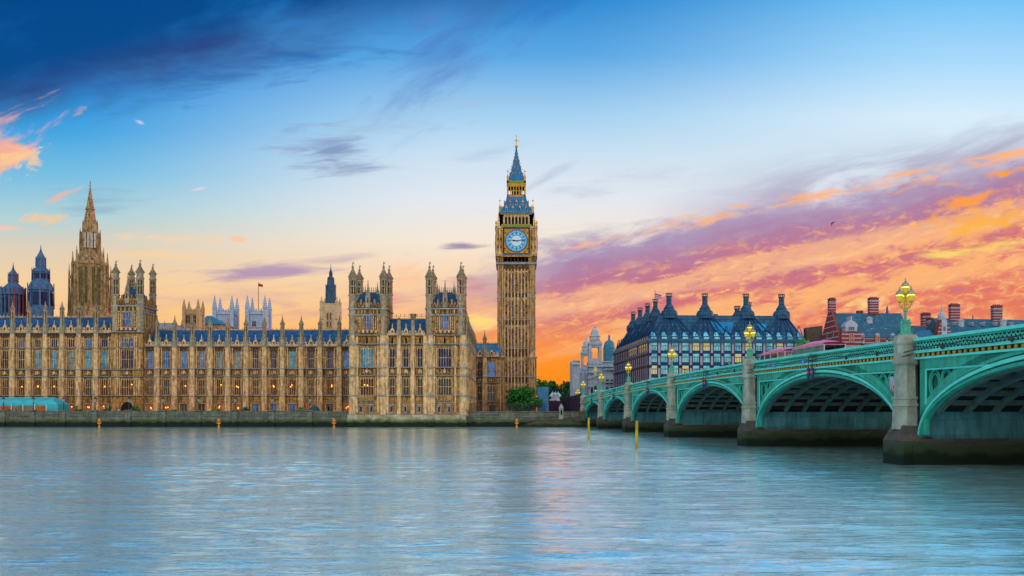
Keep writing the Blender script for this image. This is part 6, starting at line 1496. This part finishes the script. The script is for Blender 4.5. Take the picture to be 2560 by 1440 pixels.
tree('plane_tree', 'low bright green foliage between the bridge lamp and the buses', PX(1962, Yt + 32), Yt + 32, 3.3, 4.8, 3.2, 18.6, leaf_bright, 1500, .5, seed=17, lobes=8)
shrubs = [(195, 1.3, 1.2, 'trimmed round green bush on the terrace just right of the marquee end', leaf_mid), (270, 1.1, 1.7, 'small round topped tree in a tub left of the terrace archway', leaf_mid),
          (336, 1.1, 1.6, 'small topiary tree right of the arched terrace doorway', leaf_mid), (350, 1.4, 1.0, 'low round bush below the square tower', leaf_mid),
          (437, 1.0, .7, 'flat dark bush near the third lit doorway of the low wing', leaf_mid), (545, 2.0, .7, 'wide low flowering bush with bright green edge on the terrace', leaf_bright),
          (615, 1.3, 1.0, 'rounded olive bush beside two glowing terrace doorways', leaf_mid), (747, 2.4, 1.0, 'widest olive green bush at the right of the terrace', leaf_mid)]
for i, (x, r_, h_, lb, lf) in enumerate(shrubs):
    tree('terrace_shrub', lb, PX(x, 253.2), 253.2, 3.36, r_, h_, 3.7 + h_ * .65, lf, 420, .22, 'shrubs along the terrace', 30 + i, 6, cat='shrub')

# ------------------------------------------------------------------ terrace furniture
def terrace_lamp():
    rt = thing('terrace_lamp', 'x', 'street lamp', (0, 0, 0), group='lamps on the terrace wall', world_space=False)
    MB().lathe([(.32, 0), (.28, .3), (.12, .5), (.09, 1.9), (.16, 2.0), (.08, 2.1), (.08, 2.5)], 8).build('post', iron, rt, loc=(0, 0, 0))
    g_ = MB().lathe([(.16, 2.5), (.36, 3.2), (.36, 3.25)], 6).build('lantern', mk('pale_blue_lantern_glass', (.20, .38, .42), (.14, .3, .35), 2, .25), rt, loc=(0, 0, 0))
    MB().lathe([(.42, 3.22), (.3, 3.5), (.12, 3.62), (.14, 3.75), (.03, 3.95)], 6).build('cap', iron, g_, loc=(0, 0, 0)); return rt
tl = terrace_lamp(); names = ['at the left end of the marquee', 'before the middle of the turquoise marquee', 'just past the right end of the marquee', 'before the second lit doorway right of the marquee', 'in front of the arched terrace doorway', 'left of the first doorway of the low wing',
      'before the dark third doorway of the low wing', 'before the doorway with one bright bulb', 'before the first blue doorway of the low wing', 'beside the dark parasol, last before the pavilion']
for i, x in enumerate(posts[1:]):
    o = tl if i == 0 else copy_tree(tl); o.location = (x, 250.5, 4.6 - .3); o['label'] = 'dark lantern post on the terrace wall ' + names[i]
tq = mk('turquoise_canvas', (.05, .42, .50), (.035, .34, .43), .8, .6, .01, 5); pvc = mk('clear_marquee_window', (.25, .18, .10), (.12, .10, .08), .9, .15, metal=.3); white = mk('white_frame_paint', (.45, .6, .66), None, 1, .5)
mq = thing('marquee', 'long turquoise marquee with clear side windows on the terrace at far left', 'marquee', (PX(60, 255), 253.5, 3.36)); X0, X1, Y0, Y1 = -172.0, PX(151, 254), 252.6, 259.5; Ym = (Y0 + Y1) / 2
r = MB(); P = [(Y0, 6.2), (Y0 + .9, 7.2), (Ym, 8.1), (Y1 - .9, 7.2), (Y1, 6.2)]; hip = 2.6
r.add([(X0, y_, z_) for y_, z_ in P] + [(X1 - (0 if abs(y_ - Ym) > 3 else hip * (.6 if abs(y_ - Ym) > .1 else 1)), y_, z_) for y_, z_ in P], [(i, i + 1, i + 6, i + 5) for i in range(4)] + [(5, 6, 7, 8, 9), (0, 1, 2, 3, 4)])
r.add([(X1, Y0, 6.2), (X1, Y1, 6.2), (X1 - hip, Ym, 8.1)], [(0, 1, 2)]); r.build('roof_canvas', tq, mq)
s = MB(); s.box(X1 - 3.2, X1, Y0, Y1, 3.36, 6.2, 0)
x = X1 - 3.2
while x > X0: s.box(x - .12, x + .12, Y0 - .03, Y0 + .1, 3.36, 6.2, 1); s.box(x - 3.2, x, Y0, Y0 + .1, 5.75, 6.2, 0); s.box(x - 3.2, x, Y0 + .02, Y0 + .1, 3.36, 3.9, 0); x -= 3.2
s.build('side_canvas', [tq, white], mq)
x = X1 - 3.2; k = 0
while x > X0 + 3.2:
    MB().box(x - 3.05, x - .15, Y0 + .04, Y0 + .09, 3.9, 5.75).build('clear_window', pvc if k % 3 else glass_warm, mq); x -= 3.2; k += 1
prs = thing('parasol', 'dark teal garden parasol on the terrace near the pavilion', 'parasol', (PX(786, 254), 254, 3.36))
MB().lathe([(1.75, 4.35), (1.2, 5.2), (.5, 5.7), (.03, 5.85)], 10, PX(786, 254), 254).build('canopy', mk('dark_teal_cloth', (.02, .09, .12), (.015, .06, .09), 1, .7), prs); MB().tube([(PX(786, 254), 254, 3.36), (PX(786, 254), 254, 5.9)], .05, 6).build('pole', iron, prs)

# arched dark doorway in the square tower's foot belongs to the tower
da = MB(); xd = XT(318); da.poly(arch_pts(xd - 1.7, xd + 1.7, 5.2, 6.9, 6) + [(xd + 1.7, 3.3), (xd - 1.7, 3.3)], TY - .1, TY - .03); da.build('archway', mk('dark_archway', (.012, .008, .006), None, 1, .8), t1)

# ------------------------------------------------------------------ people
def skinned(name, verts, edges, radii, mat_, parent, sub=1):
    me = bpy.data.meshes.new('tmp'); me.from_pydata(verts, edges, []); o = bpy.data.objects.new('tmp', me); col.objects.link(o)
    sk_ = o.modifiers.new('s', 'SKIN'); sk_.use_smooth_shade = True; ss_ = o.modifiers.new('u', 'SUBSURF'); ss_.levels = sub; ss_.render_levels = sub
    for v_, r_ in zip(me.skin_vertices[0].data, radii): v_.radius = r_ if isinstance(r_, tuple) else (r_, r_)
    me.skin_vertices[0].data[0].use_root = True
    dg = bpy.context.evaluated_depsgraph_get(); ev = o.evaluated_get(dg); m2 = bpy.data.meshes.new_from_object(ev); m2.name = name
    bpy.data.objects.remove(o); m2.materials.clear(); m2.materials.append(mat_); return m2
skin_m = mk('skin', (.50, .30, .22), None, 1, .6); 
def cloth(n, c): return mk('cloth_' + n, c, tuple(v * .7 for v in c), 6, .85)
def make_person_meshes():
    # one continuous figure: pelvis root, spine, neck, head, arms, legs
    V = [(0, 0, .95), (0, 0, 1.15), (0, .01, 1.38), (0, .01, 1.50), (0, -.01, 1.60), (0, -.01, 1.72), (.19, .01, 1.40), (.25, .02, 1.12), (.24, -.08, .88), (.24, -.10, .80), (-.19, .01, 1.40), (-.25, .02, 1.12), (-.24, -.08, .88), (-.24, -.10, .80),
         (.1, 0, .88), (.11, -.02, .50), (.11, .03, .09), (.11, -.14, .04), (-.1, 0, .88), (-.11, -.02, .50), (-.11, .03, .09), (-.11, -.14, .04)]
    E_ = [(0, 1), (1, 2), (2, 3), (3, 4), (4, 5), (2, 6), (6, 7), (7, 8), (8, 9), (2, 10), (10, 11), (11, 12), (12, 13), (0, 14), (14, 15), (15, 16), (16, 17), (0, 18), (18, 19), (19, 20), (20, 21)]
    Rd = [.14, .13, .15, .055, .085, .075, .062, .045, .035, .04, .062, .045, .035, .04, .095, .062, .042, .04, .095, .062, .042, .04]
    body = skinned('body', V, E_, Rd, skin_m, None)
    jv = V[0:3] + [V[6], V[7], V[8], V[10], V[11], V[12]]; jr = [.165, .155, .175, .085, .068, .055, .085, .068, .055]
    jacket = skinned('jacket', jv, [(0, 1), (1, 2), (2, 3), (3, 4), (4, 5), (2, 6), (6, 7), (7, 8)], jr, skin_m, None)
    tv = [V[0], V[14], V[15], (.11, .03, .12), V[18], V[19], (-.11, .03, .12)]; trousers = skinned('trousers', tv, [(0, 1), (1, 2), (2, 3), (0, 4), (4, 5), (5, 6)], [.155, .115, .08, .062, .115, .08, .062], skin_m, None)
    hair = MB().lathe([(.03, 1.84), (.085, 1.80), (.105, 1.72), (.10, 1.66), (.07, 1.60), (.02, 1.585)], 10, 0, .025).mesh('hair', skin_m, smooth=True)
    nose = None
    return body, jacket, trousers, hair
PM = make_person_meshes()
def person(label, loc, jc, tc_, hc, rz=0.0, group=None, s=1.0):
    rt = thing('person', label, 'person', loc, group=group, rz=rz, world_space=False); rt.scale = (s, s, s)
    for nm, me, m_ in zip(('body', 'jacket', 'trousers', 'hair'), PM, (skin_m, jc, tc_, hc)):
        o = bpy.data.objects.new(nm, me); col.objects.link(o); o.parent = rt
        o.material_slots[0].link = 'OBJECT'; o.material_slots[0].material = m_
    return rt
C = {k: cloth(k, v) for k, v in dict(navy=(.02, .03, .09), black=(.02, .02, .022), red=(.5, .02, .04), blue=(.04, .14, .45), white=(.6, .62, .65), teal=(.03, .35, .42), grey=(.2, .2, .22), brown=(.10, .05, .03), pink=(.55, .15, .2), green=(.03, .18, .05)).items()}
def on_deck(px, lat):                                                  # a spot on the footway seen at photo column px
    u = (px - 1280) / F; b_ = 30.4 + lat + .0596 * 71.27; Yv = b_ / (u + .0596); t = (Yv - 71.27) / cos(BA)
    return bw_(lat, t, zc(t) - 1.02), t
ppl = [(2158, 2.0, 'navy', 'black', 'brown', 'person in a dark navy coat leaning by the parapet before the red brick gable'), (1824, 2.2, 'black', 'navy', 'brown', 'person in black walking left of the lamp with the buses behind'),
       (1713, 1.9, 'navy', 'black', 'black', 'person in navy bending at the parapet just right of a bridge lamp'), (1718, 2.6, 'brown', 'black', 'brown', 'person in brown close beside the navy figure by the lamp'),
       (1608, 2.0, 'white', 'blue', 'brown', 'person in white top above the middle of the third arch'), (1615, 2.6, 'red', 'navy', 'black', 'person in red among the group above the third arch'), (1621, 2.0, 'blue', 'grey', 'brown', 'person in blue jacket at the right of the group above the third arch'),
       (1593, 2.1, 'blue', 'navy', 'brown', 'person in bright blue walking alone right of a small lamp'), (1581, 2.4, 'red', 'black', 'brown', 'person in red close right of the small bridge lamp'), (1556, 2.0, 'pink', 'navy', 'brown', 'person in pink just left of the small bridge lamp'),
       (1527, 2.0, 'teal', 'white', 'black', 'person in teal alone above the second smallest arch'), (1479, 2.2, 'red', 'navy', 'black', 'person in red in the crowd by the traffic signal'), (1484, 2.6, 'blue', 'black', 'brown', 'person in blue in the crowd by the traffic signal'),
       (1471, 2.0, 'white', 'navy', 'brown', 'person in white at the left of the far crowd'), (1475, 2.8, 'black', 'grey', 'black', 'person in black in the middle of the far crowd'), (2220, 3.6, 'pink', 'grey', 'brown', 'person in pink passing behind the parapet left of the big lamp')]
for i, (px, lat, a_, b_, c_, lb) in enumerate(ppl):
    p_, t = on_deck(px, lat); person(lb, p_, C[a_], C[b_], C[c_], R.uniform(0, 6.28), 'people on the bridge', 1.02)
tp = [(24, 'navy'), (36, 'white'), (188, 'black'), (225, 'blue'), (262, 'navy'), (290, 'blue'), (297, 'white'), (328, 'red'), (372, 'blue'), (380, 'white'), (603, 'navy'), (763, 'red')]
tl_ = ['left in front of the marquee', 'second by the marquee', 'right of the marquee end', 'beside the round bush', 'near the tub tree', 'left of the archway', 'close to the archway', 'right of the archway', 'by the first low wing doorway', 'beside the blue figure at the first low doorway', 'between two glowing doorways', 'near the dark parasol']
for (x, c_), n_ in zip(tp, tl_):
    person('figure in %s on the terrace, %s' % (c_, n_), (PX(x, 252.3), 252.3, 3.36), C[c_], C['grey'], C['brown'], R.uniform(0, 6.28), 'people on the terrace')

# ------------------------------------------------------------------ buses
pinkp = mk('pink_bus_roof', (.90, .10, .42), (.80, .07, .34), 1.5, .35, spec=.6); pinkl = mk('pale_pink_bus_panel', (.75, .50, .52), (.68, .38, .44), 1.2, .4); busw = mk('bus_window', (.16, .42, .46), (.08, .26, .32), .6, .12, metal=.5); tyre = mk('tyre', (.02, .02, .02), None, 1, .9)
def bus(label, px, lat, ln, wdw):
    p_, t = on_deck(px, lat); zb = zc(t) - 1.15; rt = thing('bus', label, 'bus', bw_(lat, t, zb), group='pink roofed buses on the bridge', rz=BA, world_space=False)
    sl_ = (zc(t + 4) - zc(t - 4)) / 8; rt.rotation_euler.x = math.atan(sl_)
    b = MB(); b.box(0, 2.5, -ln / 2, ln / 2, .35, 1.15, 0)
    P = [(-ln / 2, 1.15), (-ln / 2, 2.2), (-ln / 2 + .5, 2.72), (ln / 2 - 1.6, 2.72), (ln / 2 - .25, 1.2), (ln / 2 - .2, 1.15)]
    b.polyx([(-ln / 2, 2.72), (-ln / 2 + .5, 2.93), (ln / 2 - 1.5, 2.93), (ln / 2 - 1.3, 2.72)], 0, 2.5, 0)
    for yq in (-ln / 2, -ln / 2 + ln * .25, 0, ln * .22):
        for xq in (0, 2.4): b.box(xq, xq + .1, yq, yq + .14, 1.15, 2.75, 0)
    for xq in (0, 2.4): b.polyx([(ln / 2 - 1.5, 2.75), (ln / 2 - 1.3, 2.75), (ln / 2 - .05, 1.15), (ln / 2 - .3, 1.15)], xq, xq + .1, 0)
    b.build('body', pinkl, rt, loc=(0, 0, 0))
    r = MB(); n = 12
    A = [(-.05, -ln / 2 + (ln - 1.4) * i / n, 2.76) for i in range(n + 1)]
    prof = [(-.05, 2.90, 0), (.15, 3.08, .3), (.8, 3.30, .55), (1.25, 3.34, .6), (1.7, 3.30, .55), (2.35, 3.08, .3), (2.55, 2.90, 0)]
    vs = []; fs = []
    for i in range(n + 1):
        q_ = i / n; bul = sin(pi * min(1, max(0, q_))) ** .6
        for (x, z_, k_2) in prof: vs.append((x, -ln / 2 + (ln - 1.2) * q_, 2.90 + (z_ - 2.90) * (.35 + .9 * bul)))
    m_ = len(prof)
    for i in range(n):
        for j in range(m_ - 1): fs.append((i * m_ + j, i * m_ + j + 1, (i + 1) * m_ + j + 1, (i + 1) * m_ + j))
    fs += [tuple(range(m_)), tuple(n * m_ + j for j in range(m_ - 1, -1, -1))]
    r.add(vs, fs); r.build('roof', pinkp, rt, loc=(0, 0, 0), smooth=True)
    if wdw:
        for s_ in (-.004, 2.474): MB().box(s_, s_ + .03, -ln / 2 + .2, ln / 2 - 1.4, 1.2, 2.72).build('side_window', busw, rt, loc=(0, 0, 0))
    MB().add([(.1, ln / 2 - .27, 1.2), (2.4, ln / 2 - .27, 1.2), (2.4, ln / 2 - 1.38, 2.72), (.1, ln / 2 - 1.38, 2.72)], [(0, 1, 2, 3)]).build('windscreen', busw, rt, loc=(0, 0, 0))
    for yq in (-ln * .3, ln * .32):
        for xq in (.0, 2.2):
            w_ = MB(); n2 = 16; w_.add([(xq - .02 + k * .32, yq + .48 * cos(2 * pi * i / n2), .5 + .48 * sin(2 * pi * i / n2)) for k in (0, 1) for i in range(n2)], [tuple(range(n2)), tuple(range(2 * n2 - 1, n2 - 1, -1))] + [(i, i + n2, (i + 1) % n2 + n2, (i + 1) % n2) for i in range(n2)])
            w_.build('wheel', tyre, rt, loc=(0, 0, 0))
    return rt, t
b1, tb1 = bus('open sided bus with pale pink front nearest the green lamp', 1928, 6.2, 10.6, False)
b2, tb2 = bus('bus with large rounded pink roof and blue windows, following the first', 2016, 6.2, 11.0, True)
for i, (dt, c_, lb) in enumerate(((1.8, 'red', 'passenger in red sitting by the open side of the first pink bus'), (-.4, 'navy', 'passenger in navy behind the red passenger in the first bus'), (-2.0, 'black', 'passenger in black at the back of the first pink bus'), (3.0, 'green', 'passenger in green near the front of the first pink bus'))):
    t = tb1 + dt; person(lb, bw_(6.8, t, zc(tb1) - 1.15 + .42 + dt * 0), C[c_], C['grey'], C['brown'], BA + pi, 'passengers in the first bus', 1.0)

# ------------------------------------------------------------------ things in the river
orange = mk('orange_marker_paint', (.80, .26, .02), (.6, .2, .02), 3, .6); yel = mk('yellow_post_paint', (.62, .44, .01), (.45, .30, .01), 1.5, .6, streak=((.2, .16, .03), .6), algae=(-.2, (.05, .05, .01), (.25, .2, .02)))
first = None
for x, lb in ((248, 'orange cross shaped river marker farthest left, right of the marquee'), (547, 'orange cross shaped river marker below the middle of the low wing'), (835, 'orange cross shaped river marker just left of the pavilion'), (1292, 'orange cross shaped river marker below the clock tower')):
    if first is None:
        rt = thing('river_marker', lb, 'marker', (0, 0, 0), group='orange markers along the river wall', world_space=False); first = rt
        MB().tube([(0, 0, -1.2), (0, 0, 1.6)], .13, 8).lathe([(.3, .05), (.3, .35), (.16, .4)], 10).build('post', orange, rt, loc=(0, 0, 0))
        MB().box(-.5, .5, -.09, .09, .95, 1.25).poly([(-.55, 1.55), (-.28, 1.55), (0, 1.8), (.28, 1.55), (.55, 1.55), (.2, 1.95), (.3, 2.35), (0, 2.2), (-.3, 2.35), (-.2, 1.95)], -.12, .12).build('topmark', orange, rt, loc=(0, 0, 0))
    o = first if x == 248 else copy_tree(first); o.location = (PX(x, 243), 243, 0); o['label'] = lb
for x, yb_, yt, lb in ((1472, 1097, 1047, 'thinner farther yellow post standing in the river'), (1592, 1120, 1055, 'nearer yellow post standing in the river before the bridge')):
    Yv = 9269 / (yb_ - 1030); X0 = PX(x, Yv); rt = thing('mooring_post', lb, 'post', (X0, Yv, 0), group='yellow posts in the river'); zt = PZ(yt, Yv)
    MB().tube([(X0 - .05, Yv, -2), (X0, Yv, zt - .1), (X0, Yv, zt)], [.17, .16, .14], 12).build('post', yel, rt); MB().lathe([(.2, zt - .55), (.2, zt - .45)], 12, X0, Yv).lathe([(.16, zt), (.18, zt + .06), (.03, zt + .16)], 12, X0, Yv).build('collar', yel, rt)

# ------------------------------------------------------------------ small things at the far bridge end
fence_m = iron
fn = thing('railing', 'dark iron railing on the embankment wall below the clock tower', 'railing', (PX(1250, 252), 252, 4.2)); f_ = MB(); xa, xb = PX(1166, 252), PX(1362, 252)
for z_ in (4.45, 6.2): f_.box(xa, xb, 251.6, 251.66, z_, z_ + .07)
n = 120
for i in range(n + 1): x = xa + (xb - xa) * i / n; f_.tube([(x, 251.63, 4.2), (x, 251.63, 6.5)], .03 if i % 8 else .07, 4)
f_.build('bars', iron, fn)
Yv = 275.0; hb_ = thing('hoarding', 'tall plain blue hoarding right of the round tree', 'hoarding', (PX(1358, Yv), Yv, 3.3)); b = MB()
for i in range(5): b.box(PX(1344, Yv) + i * .66, PX(1344, Yv) + i * .66 + .62, Yv, Yv + .1, 3.3, PZ(967, Yv), 0)
b.box(PX(1344, Yv), PX(1371, Yv), Yv + .1, Yv + 6, 3.3, PZ(968, Yv), 0); b.build('panels', mk('blue_hoarding', (.07, .24, .46), (.05, .18, .38), .6, .6), hb_); b = MB()
for i in range(14): b.tube([(PX(1346, Yv) + i * .22, Yv + 1, PZ(967, Yv)), (PX(1346, Yv) + i * .22, Yv + 1, PZ(963, Yv))], .05, 4)
b.build('top_rail', iron, hb_)
Yv = 290.0; kp = thing('stone_gatehouse', 'little pale stone gatehouse with three pointed roofs beyond the hoarding', 'building', (PX(1388, Yv), Yv, 3.3)); b = MB(); b.box(PX(1379, Yv), PX(1399, Yv), Yv, Yv + 3, 3.3, PZ(992, Yv)); b.box(PX(1378, Yv), PX(1400, Yv), Yv - .2, Yv + 3.2, PZ(993, Yv), PZ(991, Yv))
for x in (1382, 1389, 1396): b.lathe([(.95, PZ(991, Yv)), (.85, PZ(987, Yv)), (.1, PZ(980, Yv)), (.03, PZ(977, Yv))], 4, PX(x, Yv), Yv + 1.4)
b.build('walls', port, kp); add_window(kp, PX(1389, Yv), Yv - .32, PZ(1012, Yv), .8, 1.6, 1, 0, N, port, True)
Yv = 262.0; pf = thing('fence', 'tall dark purple fence lining the approach to the far end of the bridge', 'fence', (PX(1435, Yv), Yv, 3.3)); b = MB(); pm_ = mk('purple_mesh_fence', (.09, .035, .10), (.05, .02, .07), 2.0, .7, brick=(.9, .7, (.35, .3, .4), .08))
b.add([(PX(1412, 283), 283, 3.3), (PX(1453, 256), 256, 3.3), (PX(1453, 256), 256, PZ(984, 256)), (PX(1412, 283), 283, PZ(995, 283))], [(0, 1, 2, 3)]); b.add([(PX(1372, 280), 280, 3.3), (PX(1412, 283), 283, 3.3), (PX(1412, 283), 283, PZ(1003, 283)), (PX(1372, 280), 280, PZ(1001, 280))], [(0, 1, 2, 3)])
b.build('mesh_panel', pm_, pf); b = MB()
for i in range(9):
    q_ = i / 8; x0, y0 = PX(1412, 283), 283; x1, y1 = PX(1453, 256), 256; b.tube([(x0 + (x1 - x0) * q_, y0 + (y1 - y0) * q_ - .1, 3.3), (x0 + (x1 - x0) * q_, y0 + (y1 - y0) * q_ - .1, PZ(995, 283) + (PZ(984, 256) - PZ(995, 283)) * q_ + .2)], .08, 5)
b.build('fence_post', iron, pf)
Yv = 251.4; sp_ = thing('stone_pillar', 'short pale stone pillar with domed top on the embankment wall', 'pillar', (PX(1403, Yv), Yv, 2.5)); X0 = PX(1403, Yv)
b = MB(); b.lathe([(.85, 1.2), (.85, 2.9), (.6, 3.0), (.6, 4.9), (.75, 5.0), (.75, 5.2), (.55, 5.3), (.5, 5.6), (.3, 6.0), (.1, 6.2), (.03, 6.5)], 8, X0, Yv); b.poly(arch_pts(X0 - .22, X0 + .22, 4.2, 4.7) + [(X0 + .22, 3.3), (X0 - .22, 3.3)], Yv - .66, Yv - .58, 1); b.build('shaft', [granite, blackp], sp_)
for px, lb, gl in ((1489, 'traffic signal showing green beside the pale domed building', True), (1480, 'dark traffic signal left of the green one', False)):
    p_, t = on_deck(px, 4.0); ts_ = thing('traffic_signal', lb, 'traffic light', p_, world_space=True); b = MB(); b.tube([p_, p_ + Vector((0, 0, 3.4))], .1, 6); b.build('pole', iron, ts_); b = MB(); b.box(p_.x - .35, p_.x + .35, p_.y - .25, p_.y + .25, p_.z + 2.6, p_.z + 4.2)
    for k in range(3): b.box(p_.x - .3, p_.x + .3, p_.y - .5, p_.y - .25, p_.z + 3.05 + k * .5, p_.z + 3.1 + k * .5)
    hd = b.build('signal_head', iron, ts_)
    MB().lathe([(.05, p_.z + 2.62), (.28, p_.z + 2.75), (.28, p_.z + 2.95), (.05, p_.z + 3.03)], 10, p_.x, p_.y - .3).build('lens', mk('green_signal_lens', (.02, .4, .1), None, 1, .3, emit=(.02, .9, .2), es=1.2) if gl else iron, ts_)
# bird
Yv = 120.0; c0 = Vector((PX(2082, Yv), Yv, PZ(557.5, Yv))); bd = thing('bird', 'small dark bird gliding in front of the pink clouds', 'bird', c0)
bm_ = mk('dark_plumage', (.05, .035, .035), (.08, .06, .06), 8, .8); b = MB(); s = .95
b.lathe([(.0, -.28), (.05, -.2), (.08, 0), (.07, .12), (.055, .2), (.05, .27), (.0, .33)], 8, 0, 0); M3 = Matrix.Rotation(rad(68), 3, 'Y')
b.v = [tuple(M3 @ Vector(v) * s + c0 + Vector((-.03, 0, .03))) for v in b.v]
b.build('body', bm_, bd, smooth=True)
for P in ([(0, -.12, .03), (0, .12, .03), (.22, .16, .15), (.43, .05, .17), (.42, -.08, .15), (.22, -.1, .12)], [(0, -.12, .02), (0, .12, .02), (-.12, .15, -.12), (-.24, .05, -.42), (-.2, -.08, -.44), (-.07, -.1, -.14)]):
    P = [Vector(p) * s + c0 for p in P]; b = MB(); off = Vector((.0, 0, .035)); n = len(P); b.add(P + [p + off for p in P], [tuple(range(n)), tuple(range(2 * n - 1, n - 1, -1))] + [(i, i + n, (i + 1) % n + n, (i + 1) % n) for i in range(n)]); b.build('wing', bm_, bd)
